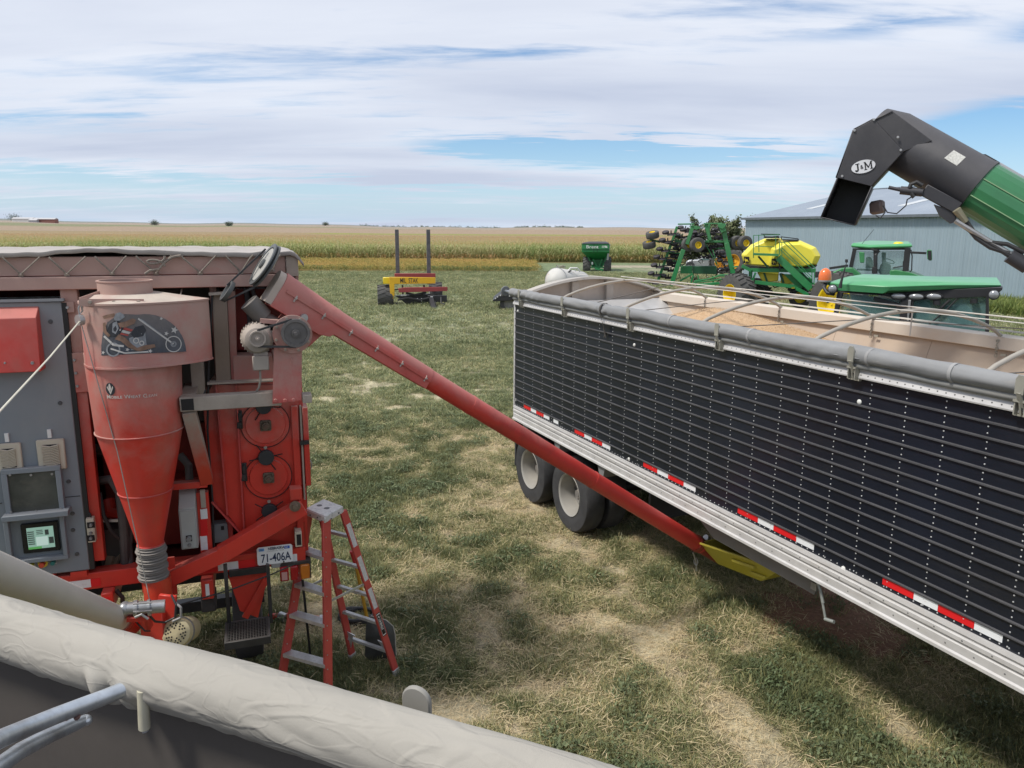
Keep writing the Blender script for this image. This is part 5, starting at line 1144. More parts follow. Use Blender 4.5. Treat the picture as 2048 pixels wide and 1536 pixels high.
# bows with cables along the top
BOW = M('bow_tube', (.40, .38, .34), .45, .4, var=.1, sc_=6, dust=(.4, (.4, .36, .3), 2, 3.6))
def bow(u, nm='tarp_bow'):
    p = []
    for i in range(17):
        t = i/16; w = .0+t*(WF-.02); p.append((u+.02*math.sin(math.pi*t), w, ZT+.14+.285*math.sin(math.pi*t)**.75-.05*t))
    p.append((u, WF-.035, ZT+.04)); return MB().tube(p, .018, 10).build(nm, BOW, TR, smooth=60)
bus = [-.62, .85, 2.26, 3.67, 5.13, 6.6, 8.0]
for u in bus:
    bow(u)
    q = MB()
    for i in range(5): q.lathe((u+.0, WF-.105, ZT+.07-.035*i), (1, 0, 0) if i % 2 else (0, 1, 0), [(-.003, .016), (.003, .016), (.003, .010), (-.003, .010), (-.003, .016)], 8, cap=False)
    q.build('chain', LAT, TR, kind='stuff'); MB().box(u+.05, u+.1, WF-.115, WF-.1, ZT-.06, ZT-.04).build('chain_clip', LAT, TR)
STR = M('cream_strap', (.58, .55, .50), .7)
def topz(t): return ZT+.14+.285*math.sin(math.pi*t)**.75-.05*t+.02
for t in (.40, ):
    MB().prism([(UA+.1, t*WF-.012, topz(t)), (UA+.1, t*WF+.012, topz(t)), (UA+.1, t*WF+.012, topz(t)+.004), (UA+.1, t*WF-.012, topz(t)+.004)], (UB-UA-.1, 0, 0)).build('ridge_strap', STR, TR)
for t in (.70, ): MB().tube([(UA+.1, t*WF, topz(t)), (2, t*WF, topz(t)+.003), (5, t*WF, topz(t)), (UB, t*WF, topz(t)+.003)], .006, 6).build('ridge_cable', STR, TR)
MB().box(UA+.1, UB, WF+.02, WF+.04, ZT+.15, ZT+.165).build('far_cable', STR, TR)
MB().tube([(bus[0]+.7, .03, ZT+.16), (bus[0]+1.1, 1.0, ZT+.42), (.2, 1.9, ZT+.33)], .006, 5).tube([(bus[1]+.05, .05, ZT+.15), (bus[1]+.5, 1.1, ZT+.28), (bus[2]+.1, 1.2, ZT+.40)], .005, 5).tube([(bus[2]+.1, .05, ZT+.14), (bus[2]+1.0, 1.2, ZT+.28), (bus[3]+.3, 2.3, ZT+.22)], .005, 5).tube([(bus[4]-.1, .05, ZT+.14), (bus[4]+.6, 1.4, ZT+.3)], .005, 5).build('tie_wire', M('dark_wire', (.12, .11, .10), .6), TR, kind='stuff')
MB().cyl((3.0, 2.05, ZT+.05), (3.0, 2.05, ZT+.28), .008, None, 6).build('wire_post', STR, TR)
# wheels: duals on two axles, both sides
RIMG = M('dusty_rim', (.30, .29, .265), .6, .15, var=.12, sc_=5, dust=(.5, (.4, .36, .3), 0, 1.2))
TYR = M('truck_tyre', (.038, .038, .040), .85, var=.3, sc_=6, bump=.25, bsc=50, dust=(.22, (.2, .19, .17), 0, 2))
for u in (-.16, -1.36):
    make_wheel(TR, (u, .115, .50), (0, -1, 0), .50, .285, .27, TYR, RIMG, dish=.78, hub=M('hub_grey', (.2, .19, .18), .6, .3, dust=(.5, (.35, .3, .25), 0, 1)))
    make_wheel(TR, (u, .45, .50), (0, -1, 0), .50, .28, .27, TYR, RIMG, dish=.3)
    make_wheel(TR, (u, 1.98, .50), (0, 1, 0), .50, .29, .27, TYR, RIMG, dish=.3); make_wheel(TR, (u, 2.32, .50), (0, 1, 0), .50, .295, .27, TYR, RIMG, dish=.78)
    MB().cyl((u, .3, .50), (u, 2.2, .50), .07, None, 12).build('axle', BLACK, TR)
q = MB()
MB().box(-1.92, -1.88, .0, .62, .40, 1.1).build('mud_flap', RUBBER, TR, bev=.004)
MB().box(UA+.05, UB, .62, .74, .95, 1.12).build('frame_beam', BLACK, TR); MB().box(UA+.05, UB, 1.74, 1.86, .95, 1.12).build('frame_beam', BLACK, TR)
MB().box(UA+.05, UB, .06, WF-.03, 1.12, 1.16).build('underfloor', BLACK, TR)
for u in (-1.55, -.55, .6): MB().prism([(u-.09, -.0, 1.12), (u+.09, 0, 1.12), (u+.05, 0, .98), (u-.03, 0, .98)], (0, .3, 0)).build('frame_gusset', M('dusty_gusset', (.2, .2, .2), .6), TR)
MB().box(.9, .94, .5, 2.0, .45, 1.1).build('splash_panel', RUBBER, TR)
# hoppers under the floor
GH = M('grey_hopper', (.17, .17, .175), .5, .2, var=.15, dust=(.3, (.3, .25, .2), .4, 1.2))
for u0, u1 in ((1.6, 3.5), (4.4, 7.0), (7.2, 9.6)):
    c_ = (u0+u1)/2; MB().loft([[V((u0, .3, 1.12)), V((u1, .3, 1.12)), V((u1, 2.2, 1.12)), V((u0, 2.2, 1.12))], [V((c_-.35, .85, .68)), V((c_+.35, .85, .68)), V((c_+.35, 1.65, .68)), V((c_-.35, 1.65, .68))]]).build('hopper_bottom', GH, TR, smooth=0)
MB().prism([(2.2, .10, 1.12), (3.95, .10, 1.12), (3.9, .10, .93), (2.6, .10, .93)], (0, .03, 0)).build('hopper_skirt', GH, TR, bev=.003)
cr = MB(); cw = lambda x, y: tp_(x, y, .06)
cr.tube([cw(1625, 1162)+V((0, .15, 0)), cw(1636, 1168), cw(1641, 1180), cw(1646, 1206)], .014, 8).tube([cw(1645, 1204), cw(1650, 1232), cw(1651, 1240)], .010, 8).tube([cw(1650, 1238), cw(1668, 1244)], .015, 10)
cr.build('crank_handle', M('crank_steel', (.34, .36, .34), .5, .4), TR)
MB().box(3.9, 3.96, .05, .09, 1.0, 1.06).build('crank_bracket', STEEL, TR)
# grain
gp = MB(); vs = []; fs = []; nu_, nw_ = 60, 30
for j in range(nw_+1):
    for i in range(nu_+1):
        u = -.9+4.3*i/nu_; w = .1+2.3*j/nw_; d = math.hypot(u-.9, w-1.35); z = 3.05-.30*d-.05*math.exp(-d*4)+.02*nz(u*3, w*3)
        vs.append((u, w, max(z, 1.5)))
for j in range(nw_):
    for i in range(nu_): a_ = j*(nu_+1)+i; fs.append((a_, a_+1, a_+nu_+2, a_+nu_+1))
WH = M('wheat_grain', (.50, .34, .20), .85, var=.2, sc_=70, bump=.6, bsc=90)
root = thing('wheat_heap', 'heap of golden brown wheat piled inside the black trailer', 'grain', T); gp.add(vs, fs).build('grain_surface', WH, root, smooth=60)
kern = [plant_mesh('wheat_kernel', [([(0, 0, 0), (.006, 0, .003), (.012, 0, 0)], .006, 1.0)], leaf_mat('kernel', [(0, (.36, .22, .11)), (.5, (.55, .39, .22)), (1, (.66, .50, .32))], .6, 0))]
nk = 26000; uu = rng.uniform(-.6, 3.0, nk); ww = rng.uniform(.12, 2.35, nk); dd = np.hypot(uu-.9, ww-1.35); zz = 3.05-.30*dd-.05*np.exp(-dd*4)+.008
pp = np.stack([uu, ww, zz], -1); ks = scatter('wheat_kernels', kern, pp, rng.uniform(.5, .9, nk), rng.uniform(0, 1, nk), .6, label='loose wheat kernels on the heap'); ks.location = T.O; ks.rotation_euler = (0, 0, T.yaw)
# spilled red-brown grain on the ground under the hopper
sp3 = []; q = MB(); vs = []; fs = []
for j in range(13):
    for i in range(41):
        a = 2*math.pi*i/40; r = j/12*(1+.18*math.sin(3*a+1)+.1*math.sin(7*a)); vs.append((3.0+.95*r*math.cos(a), 1.45+.75*r*math.sin(a), .05*(1-(j/12)**1.5)-.004+.03*0))
for j in range(12):
    for i in range(40): a_ = j*41+i; fs.append((a_, a_+1, a_+42, a_+41))
o = MB().add(vs, fs).build('spilled_grain', M('spilled_wheat', (.25, .135, .085), .9, var=.3, sc_=25, bump=.8, bsc=60), None, smooth=60, label='reddish brown grain spilled on the ground under the trailer', kind='stuff'); o.location = (T.O.x, T.O.y, .012); o.rotation_euler = (0, 0, T.yaw)
# ================================================================== equipment further off
def face(px, py, z=0.0, dist=None, turn=0.0):
    g = ground(px, py) if dist is None else None
    if g is None:
        r = HZ.ray(px, py); k = dist/math.hypot(r.x, r.y); g = V((r.x*k, r.y*k, 0))
    return Frame((g.x, g.y, 0), -math.atan2(g.x, g.y)+math.radians(turn))
JG = M('machine_green', (.02, .20, .062), .38, var=.12, dust=(.12, (.3, .3, .22), 0, 4)); JGD = M('dark_machine_green', (.01, .075, .03), .45, var=.15)
JY = M('machine_yellow', (.78, .58, .02), .4, var=.06); TANKY = M('tank_yellow', (.80, .70, .07), .42, var=.05, sc_=1)
BLKP = M('black_part', (.022, .022, .024), .5, var=.25)
SALM = M('salmon_steel', (.30, .05, .05), .6, var=.1)
# --- bale mover
F1 = face(772, 613, turn=0); B = thing('bale_mover', 'yellow and red bale stacking trailer with two tall grey posts', 'bale mover', F1)
GP = M('weathered_grey_tube', (.11, .105, .115), .6, .2, var=.3, sc_=6)
for x0, y0, x1, y1 in ((790, 459, 796, 548), (853, 459, 858, 548)):
    a = F1.p(x0, y0, 1.6); b = F1.p(x1, y1+20, 1.6); MB().box(b.x-.10, b.x+.10, 1.5, 1.7, b.z, a.z).build('tall_post', GP, B, bev=.01)
MB().pbox(F1, 789, 547, 871, 556, 1.2, .2).build('cross_bar', SALM, B, bev=.01)
MB().poly(F1, [(778, 554), (871, 555), (871, 567), (789, 568), (789, 590), (786, 598), (781, 594), (779, 570)], .55, .12).build('stacker_frame', M('yellow_frame', (.72, .42, .02), .45, var=.08), B, bev=.01)
text('side_lettering', 'MIL  STAK', .34, BLKP, B, lambda s, t: F1.p(800, 565.5, .545)+V((s, 0, t*1.0+.0)), bold=.003, xs=.62)
MB().poly(F1, [(796, 577), (810, 575), (895, 574), (895, 582), (798, 585)], .3, .15).build('red_rail', SALM, B, bev=.01)
MB().pbox(F1, 766, 555, 784, 568, .7, .3).build('valve_block', JY, B, bev=.02)
make_wheel(B, F1.p(771, 592, 1.1), (-1, 0, 0), .58, .3, .82, DUSTRUB, WHITE, dish=.3, lugs=16)
make_wheel(B, F1.p(871, 586, 2.3), (1, 0, 0), .58, .3, .7, DUSTRUB, WHITE, dish=.3, lugs=16)
MB().ptube(F1, [(795, 600, .3), (815, 596, .3), (840, 600, .3), (858, 596, .2)], .05, n=6).ptube(F1, [(792, 606, .4), (800, 614, .4), (806, 608, .5)], .05, n=6).ptube(F1, [(812, 586, .5), (830, 590, .4), (852, 585, .5)], .06, n=6).each('axle_linkage', BLKP, B)
for x, y in ((812, 611), (820, 612), (828, 613), (836, 613), (843, 613), (843, 607), (843, 602), (843, 597), (835, 597)): MB().ball(F1.p(x, y, .38), .022, 4).build('grease_cap', WHITE, B)
MB().poly(F1, [(790, 592), (860, 588), (860, 606), (840, 612), (815, 610), (800, 598)], .8, .4).build('deck_frame', BLKP, B)
MB().pbox(F1, 856, 591, 894, 604, .2, .2).build('tongue_block', BLKP, B, bev=.01)
MB().beam(F1.p(862, 598, .2), F1.p(868, 622, -1.6), .22, .22).beam(F1.p(868, 620, -1.6), F1.p(869, 632, -2.0), .16, .2).build('tongue', BLKP, B)
MB().pbox(F1, 861, 593, 866, 600, .15, .05).build('manual_tube', WHITE, B); MB().pbox(F1, 801, 589, 813, 592, .7, .05).build('white_hose_clamp', WHITE, B)
MB().ptube(F1, [(882, 594, .1), (882, 606, -.2), (890, 608, -.3)], .03).ptube(F1, [(866, 600, -.2), (862, 612, -.8), (859, 620, -1.2)], .02).ptube(F1, [(870, 602, -.2), (874, 618, -1.2), (877, 630, -1.6)], .02).build('hydraulic_hose', HOSE, B)
MB().beam(F1.p(868, 622, -1.8), V((F1.p(868, 630, -1.8).x, -1.8, 0)), .06, .06).build('jack_stand', STEEL, B)
MB().pbeam(F1, 785, 580, 800, 578, .8, .06, .1).pbeam(F1, 805, 570, 806, 590, 1.0, .08, .1).pbeam(F1, 848, 570, 848, 590, 1.0, .1, .1).each('brace_bar', BLKP, B)
# --- grain cart in front of the corn
F2 = face(1194, 543); G = thing('grain_cart', 'green grain cart with black tarp parked before the corn', 'grain cart', F2)
def hullbox(F, front, w0, w1, inset=0): return MB().poly(F, front, w0, w1-w0)
P = lambda x, y, w=0: F2.p(x, y, w)
def ring(F, x0, x1, y, w0, w1):
    a, b = F.p(x0, y, w0), F.p(x1, y, w0); return [V((a.x, w0, a.z)), V((b.x, w0, b.z)), V((b.x, w1, b.z)), V((a.x, w1, a.z))]
MB().loft([ring(F2, 1178, 1212, 519, 1.4, 3.2), ring(F2, 1171, 1217, 511, .6, 4.2), ring(F2, 1163.5, 1218.5, 504, 0, 5), ring(F2, 1163.5, 1218.5, 488, 0, 5)]).build('grain_tank', JG, G, smooth=0, bev=.02)
MB().loft([ring(F2, 1163, 1219, 487, -.05, 5), ring(F2, 1178, 1212, 483.5, 1.5, 3.5)]).build('roof_tarp', BLKP, G, smooth=0)
MB().pbox(F2, 1164, 498.2, 1218, 499, -.06, .05).pbox(F2, 1187, 488, 1188, 506, -.05, .05).pbox(F2, 1194, 488, 1195, 506, -.05, .05).each('tank_rib', JGD, G)
text('side_lettering', 'Brent', .42, M('cart_white', (.7, .72, .7), .5), G, lambda s, t: P(1172, 496.5, -.08)+V((s, 0, t)), bold=.004, xs=1.25)
text('side_lettering', '1196', .28, MATS['cart_white'], G, lambda s, t: P(1203, 495.5, -.08)+V((s, 0, t)), bold=.012)
MB().poly(F2, [(1178, 519), (1212, 519), (1208, 531), (1200, 537), (1190, 537), (1181, 531)], 1.6, .3).build('undercarriage', JG, G)
MB().pbeam(F2, 1176, 513, 1184, 532, .9, .1, .1).pbeam(F2, 1213, 513, 1206, 532, .9, .1, .1).pbeam(F2, 1186, 518, 1194, 533, .9, .1, .1).pbeam(F2, 1204, 518, 1198, 533, .9, .1, .1).pbox(F2, 1180, 533, 1208, 536, .8, .2).each('frame_leg', JG, G)
MB().pbeam(F2, 1190, 537, 1206, 540, -1.5, .15, .15).build('hitch', JG, G); MB().pbox(F2, 1183, 524, 1186, 529, .75, .05).build('white_decal', WHITE, G)
MB().pbeam(F2, 1219, 488, 1215, 520, .4, .18, .3).build('ladder_frame', STEEL, G)
make_wheel(G, P(1173.5, 532.5, 1.6), (-1, 0, 0), .92, .5, .75, DUSTRUB, WHITE, lugs=18); make_wheel(G, P(1215, 533, 1.6), (1, 0, 0), .92, .5, .7, DUSTRUB, WHITE, lugs=18)
# --- white nurse tank and flatbed ramp
F3 = face(1130, 625, dist=31); N_ = thing('nurse_tank', 'white rust-stained nurse tank with hoses standing beyond the black trailer', 'tank', F3)
ta, tb_ = F3.p(1112, 561, -.3), F3.p(1160, 567, 1.3); ax = (tb_-ta).normalized(); Lt = (tb_-ta).length; rt = .50
MB().lathe(ta, ax, [(-.36, .02), (-.3, .22), (-.18, .38), (0, rt), (Lt, rt), (Lt+.2, .36), (Lt+.32, .02)], 32).build('tank_shell', M('rusty_white_tank', (.55, .54, .51), .6, var=.08, streak=(.8, (.45, .22, .10), (1.2, 1.2, 3))), N_, smooth=60)
MB().lathe(ta, ax, [(-.02, rt+.01), (.02, rt+.01)], 32).build('tank_band', STEEL, N_)
MB().ptube(F3, [(1112, 536, 0), (1113, 548, -.4), (1119, 553, -.5), (1128, 550, -.4), (1142, 541, 0)], .03).build('tank_hose', HOSE, N_)
MB().ptube(F3, [(1136, 542, .1), (1141, 536, .1), (1154, 536, .2), (1160, 543, .3)], .03).ptube(F3, [(1150, 537, .2), (1151, 543, .2)], .02).build('guard_loop', WHITE, N_)
MB().pbox(F3, 1113, 531, 1117, 538, 0, .1).build('valve', STEEL, N_); MB().ptube(F3, [(1112, 529, 0), (1116, 534, 0), (1125, 531, 0), (1131, 534, .1)], .025).build('valve_handle', M('olive_steel', (.25, .25, .18), .5), N_); MB().pbox(F3, 1119, 531, 1129, 539, .1, .15).build('valve_body', MATS['olive_steel'], N_)
c = (ta+tb_)/2
for k in (.25, .75):
    q = ta.lerp(tb_, k); MB().box(q.x-.1, q.x+.1, q.y-.4, q.y+.4, .5, q.z-.4).build('saddle', STEEL, N_)
MB().box(c.x-1.2, c.x+1.2, c.y-.5, c.y+.5, .4, .5).build('running_gear', BLKP, N_)
for s_ in (-.8, .8):
    for w_ in (-.6, .6): make_wheel(N_, (c.x+s_, c.y+w_, .36), (0, -1 if w_ < 0 else 1, 0), .36, .2, .22, RUBBER, WHITE)
F4 = face(1018, 620); D = thing('flatbed_trailer', 'black flatbed trailer tail with a dusty wheel behind the corner of the grain trailer', 'trailer', F4)
MB().poly(F4, [(985, 601), (999, 590), (1010, 586), (1060, 588), (1060, 597), (1012, 602), (987, 603)], 0, 2.3).build('deck', BLKP, D, bev=.02)
for x, y in ((991, 597), (995, 594), (1001, 591), (1006, 590), (1012, 590), (1019, 592)): MB().pbox(F4, x-1, y-1, x+1, y+1, -.02, .03).build('reflector_dot', WHITE, D)
make_wheel(D, F4.p(1019, 607, .3), (0, -1, 0), .48, .27, .25, DUSTRUB, RIMG, dish=.5); make_wheel(D, F4.p(1050, 607, .3), (0, -1, 0), .48, .27, .25, DUSTRUB, RIMG, dish=.5)
# --- folded air seeder
F5 = face(1400, 620, dist=45); S = thing('air_seeder', 'green folded air drill with raised wings and many black openers', 'seeder', F5)
def sz(x, y): return (1270+x/7.585, 420+y/7.585)
def sb_(x0, y0, x1, y1, th, w=0, dep=.25, m=JG, nm='frame_beam', k=7.585):
    a, b = sz(x0, y0), sz(x1, y1); return MB().pbeam(F5, a[0], a[1], b[0], b[1], w, th/k*.0293, dep).build(nm, m, S, bev=.012)
for a in ((545, 1150, 735, 600, 62, 0, .3), (790, 520, 880, 235, 52, .1, .3), (650, 215, 900, 212, 20, .3, .2), (1040, 208, 1320, 203, 20, .3, .2), (1075, 215, 1140, 460, 48, .4, .25), (1305, 230, 1345, 330, 80, .2, .4),
          (1350, 320, 1390, 520, 62, .3, .3), (1388, 500, 1490, 975, 68, .2, .3), (1030, 478, 1525, 478, 30, .6, .25), (640, 250, 555, 500, 38, 1.0, .2), (560, 480, 340, 1100, 40, 1.0, .2), (1100, 470, 1130, 220, 30, .9, .2),
          (690, 905, 870, 905, 110, .5, .4), (680, 1075, 880, 965, 26, .2, .15), (850, 1105, 885, 985, 26, .2, .15), (940, 1140, 1370, 1100, 36, -.3, .2), (1210, 582, 1400, 582, 24, .8, .2), (730, 500, 1050, 500, 20, .9, .15), (600, 470, 740, 500, 60, 1.2, .15),
          (1480, 870, 1560, 855, 22, .1, .15), (1180, 1000, 1190, 1100, 20, .3, .1), (1060, 500, 1250, 840, 10, .5, .05), (1180, 600, 1250, 840, 10, .3, .05), (950, 990, 980, 1100, 18, .3, .1), (420, 760, 700, 780, 14, .9, .1), (470, 640, 720, 660, 14, .9, .1)):
    sb_(*a)
q = MB(); q.poly(F5, [sz(*p) for p in [(875, 850), (1240, 850), (1240, 975), (875, 965)]], .3, .5).build('centre_frame', JGD, S, bev=.015)
for pts in ([(900, 1090), (1150, 1040), (1290, 985), (1490, 985)], [(880, 1105), (1180, 1070), (1300, 1050), (1420, 1050)], [(900, 1075), (1100, 1050), (1280, 1000), (1480, 1005)]):
    MB().ptube(F5, [sz(*p)+(-.2,) for p in pts], .035, n=8).build('hose_bundle', JG, S)
for pts in ([(850, 230), (970, 250), (1000, 275), (930, 300), (830, 260)], [(1255, 205), (1370, 205), (1385, 225), (1330, 290), (1260, 260)]):
    MB().poly(F5, [sz(*p) for p in pts], -.05, .4).build('wing_pivot', JG, S, bev=.01)
def swheel(x, y, R, w, axis, rim=JY, wd=.36):
    a = sz(x, y); make_wheel(S, F5.p(a[0], a[1], w), axis, R, R*.45, wd, DUSTRUB, rim, dish=.4)
swheel(945, 530, .41, -.2, (.35, -.95, .0)); swheel(815, 525, .41, .3, (.35, -.95, 0)); swheel(1665, 500, .40, .1, (.45, -.9, 0)); swheel(1545, 500, .40, .6, (.45, -.9, 0))
swheel(265, 378, .38, .8, (-.15, -.25, .95)); swheel(215, 525, .38, .8, (-.15, -.25, .95))
sb_(225, 450, 380, 485, 32, .9, .12); sb_(340, 470, 560, 520, 24, .9, .12, BLKP, 'arm')
# row openers: each one its own part, sharing meshes
def opener(x, y, s=1.0, w=.6, flip=1, rz=0.0):
    a = sz(x, y); c = F5.p(a[0], a[1], w)
    if not hasattr(opener, 'me'):
        o = MB().lathe((0, 0, 0), (-.12, -.3, .95), [(-.07, .08), (-.075, .17), (-.05, .2), (.05, .2), (.075, .17), (.07, .08)], 20).lathe((.30, -.05, -.12), (.05, -.25, .96), [(-.012, .20), (.0, .22), (.012, .20)], 22)
        o.beam((0, 0, -.1), (.75, .05, -.02), .06, .06).beam((.1, 0, -.16), (.5, .0, -.1), .05, .08).tube([(.5, 0, -.05), (.75, .1, -.2), (.95, .1, -.12)], .025, 6).cyl((.3, 0, -.1), (.3, 0, .12), .05, .03, 8)
        r = o.build('opener', M('opener_black', (.035, .03, .035), .6, var=.3), S); opener.me = r.data; r.location = c; r.scale = (flip*s, s, s); return r
    return lnk('opener', opener.me, S, c, (0, rz, 0), (flip*s, s, s))
for x, y in ((465, 340), (415, 455), (375, 590), (330, 710), (290, 835), (245, 960), (235, 1080)): opener(x, y, 1.0, .5)
for x, y in ((640, 390), (600, 520), (560, 650), (520, 770), (470, 890), (430, 1000), (690, 265), (730, 300), (620, 580), (580, 700), (530, 820)): opener(x, y, .95, 1.1+random.uniform(-.2, .2), 1, random.uniform(-.1, .1))
for x, y in ((900, 340), (985, 380), (1000, 460), (900, 400), (1200, 300), (1240, 420), (1285, 535), (1325, 650), (1340, 700), (1370, 890), (1300, 900), (1180, 350), (1120, 600), (1150, 700), (1060, 560), (1290, 760), (1000, 600)): opener(x, y, .9, .9+random.uniform(-.3, .3), -1 if random.random() < .5 else 1, random.uniform(-.15, .15))
q = MB()
for i in range(46):
    x0, y0 = random.uniform(640, 1400), random.uniform(240, 1120); pts = [sz(x0, y0)+(.7,)]
    for k in range(3): x0 += random.uniform(-60, 70); y0 += random.uniform(10, 80); pts.append(sz(x0, y0)+(random.uniform(.5, 1.0),))
    q.ptube(F5, pts, .022, n=5)
q.build('seed_hoses', HOSE, S, kind='stuff')
q = MB()
for i in range(26):
    a = sz(random.uniform(850, 1450), random.uniform(260, 1080)); q.ball(F5.p(a[0], a[1], .35), .03, 4)
q.build('white_fittings', WHITE, S, kind='stuff')
big = F5.p(*sz(1430, 1200), -.4)
# --- air cart
F6 = face(1560, 612, dist=36.5, turn=0); A = thing('air_cart', 'yellow twin-tank air seeding cart with green stairs and railings', 'air cart', F6)
def az_(x, y): return (1440+x/7.314, 440+y/7.314)
def tank(pts, w0, w1, cx_, cy_, nm='seed_tank'):
    P_ = [az_(*p) for p in pts]; c = az_(cx_, cy_)
    def rg(w, s, wref): 
        r = []
        for x, y in P_:
            q = F6.p(x, y, wref); cc = F6.p(c[0], c[1], wref); r.append(V((cc.x+(q.x-cc.x)*s, w, cc.z+(q.z-cc.z)*(s if q.z > cc.z else min(1, s+.1)))))
        return r
    return MB().loft([rg(w0, .80, w0), rg(w0+.35, .97, w0), rg(w0+.6, 1.0, w0), rg(w1-.6, 1.0, w0), rg(w1-.3, .96, w0), rg(w1, .8, w0)]).build(nm, TANKY, A, smooth=0, bev=.04)
t2_ = tank([(300, 510), (440, 365), (640, 275), (900, 270), (1000, 420), (960, 560), (930, 700), (350, 668)], .9, 3.4, 640, 500)
t1_ = tank([(716, 600), (740, 420), (900, 315), (1190, 308), (1410, 405), (1484, 530), (1425, 660), (1240, 700), (710, 690)], 0, 2.8, 1080, 520)
def ab(x0, y0, x1, y1, th, w=-.3, dep=.08, m=JG, nm='rail_tube'):
    a, b = az_(x0, y0), az_(x1, y1); return MB().pbeam(F6, a[0], a[1], b[0], b[1], w, th/7.314*.0237, dep).build(nm, m, A, bev=0)
MB().poly(F6, [az_(*p) for p in [(350, 655), (710, 688), (1240, 700), (1425, 660), (1400, 690), (1240, 745), (720, 745), (400, 700)]], .05, 2.6).build('tank_cradle', BLKP, A)
for a in ((490, 555, 490, 225, 10), (570, 470, 565, 215, 10), (490, 225, 870, 215, 9), (490, 380, 820, 395, 9), (818, 500, 815, 240, 10), (870, 510, 870, 330, 12), (905, 520, 905, 320, 10), (870, 330, 1000, 322, 9),
          (930, 325, 1350, 720, 11), (1000, 322, 1390, 700, 11), (880, 430, 1350, 880, 11), (910, 410, 1340, 830, 10), (1390, 700, 1365, 1040, 12), (1345, 720, 1345, 1000, 12), (1345, 850, 1345, 1000, 10), (860, 520, 820, 540, 10)): ab(*a)
for a in ((485, 498, 860, 512, 28, -.3, .5, JG, 'platform'), (850, 545, 1330, 1000, 90, -.35, .06, JG, 'stair_side'), (960, 545, 1370, 960, 40, .15, .06, JG, 'stair_side'), (560, 530, 710, 700, 26, -.1, .1, JGD, 'support_strut'), (855, 570, 880, 740, 18, -.2, .1, BLKP, 'support_strut'),
          (320, 668, 460, 740, 40, 0, .4, JG, 'frame_beam'), (455, 730, 1400, 740, 50, .1, .3, JG, 'frame_beam'), (450, 740, 440, 920, 48, .1, .3, JG, 'frame_beam'), (520, 770, 460, 930, 26, 0, .15, JG, 'frame_beam'), (510, 905, 1200, 985, 46, 0, .3, JG, 'frame_beam'), (1060, 985, 1370, 970, 30, .2, .2, JG, 'frame_beam'),
          (380, 935, 470, 900, 40, .3, .3, JG, 'frame_beam'), (440, 1040, 1340, 1140, 34, .5, .3, JGD, 'frame_beam'), (1120, 1000, 1360, 1130, 44, -.2, .3, JG, 'frame_beam'), (640, 760, 690, 900, 26, .2, .1, JGD, 'frame_beam'), (880, 780, 930, 920, 30, .2, .1, JGD, 'frame_beam')): ab(*a)
for i in range(9):
    t = (i+.5)/9; a = az_(900+430*t, 590+430*t); c = F6.p(a[0], a[1], -.3); MB().box(c.x-.14, c.x+.12, -.35, .2, c.z-.01, c.z+.02).build('stair_tread', JGD, A)
MB().poly(F6, [az_(*p) for p in [(465, 725), (860, 770), (850, 790), (530, 760)]], .0, .8).build('hopper_top', TANKY, A)
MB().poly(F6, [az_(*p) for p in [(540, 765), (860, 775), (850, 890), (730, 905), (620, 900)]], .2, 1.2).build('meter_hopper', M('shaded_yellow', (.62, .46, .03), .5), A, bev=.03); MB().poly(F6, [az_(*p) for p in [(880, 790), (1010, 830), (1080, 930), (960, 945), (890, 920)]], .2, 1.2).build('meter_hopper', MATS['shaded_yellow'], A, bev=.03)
MB().poly(F6, [az_(*p) for p in [(930, 790), (1180, 800), (1340, 860), (1330, 1000), (1100, 960)]], -.1, .05).build('side_shield', JG, A)
for x0, y0, x1, y1 in ((640, 262, 860, 235), (600, 205, 880, 212), (900, 290, 1150, 300), (890, 245, 1140, 275), (1140, 272, 1150, 300), (640, 210, 660, 262), (890, 245, 905, 292)): ab(x0, y0, x1, y1, 12, .8, .25, BLKP, 'lid_rail')
ab(660, 250, 870, 255, 22, 1.0, .8, BLKP, 'tank_lid'); ab(920, 292, 1140, 298, 22, .7, .8, BLKP, 'tank_lid')
BLP = M('emblem_black', (.012, .012, .012), .4); YEL = M('emblem_yellow', (.75, .6, .05), .4)
def emblem(x, y, s, w):
    a = az_(x, y); c = F6.p(a[0], a[1], w); k = s
    e = MB().prism([c+V((u*k, 0, v*k)) for u, v in [(-.30, -.42), (-.36, -.3), (-.38, .36), (-.3, .46), (.3, .44), (.36, .34), (.38, -.28), (.3, -.42), (0, -.5)]], (0, -.02, 0)).build('leaping_animal_emblem', BLP, A)
    MB().prism([c+V((u*k, -.03, v*k)) for u, v in [(-.26, .0), (-.2, .34), (-.14, .1), (.0, .06), (.1, .12), (.14, .0), (.24, -.12), (.28, -.3), (.18, -.22), (.12, -.12), (.02, -.1), (-.04, -.3), (-.14, -.34), (-.1, -.16), (-.2, -.08)]], (0, -.012, 0)).build('emblem_animal', YEL, e)
emblem(388, 585, .34, .84); emblem(792, 610, .30, -.06)
for i in range(10):
    x, y = random.uniform(500, 1250), random.uniform(960, 1070); a = az_(x, y); MB().ball(F6.p(a[0], a[1], .2), .09, 5, (1.3, 1, 1)).build('metering_unit', BLKP, A)
q = MB()
for i in range(16):
    x, y = random.uniform(480, 1200), random.uniform(940, 1080); q.ptube(F6, [az_(x, y)+(.3,), az_(x+40, y+40)+(.2,), az_(x+110, y+20)+(.4,)], .03, n=5)
q.build('air_hoses', HOSE, A, kind='stuff'); MB().pbox(F6, 1583, 574, 1589, 577, -.15, .05).build('amber_reflector', YEL, A)
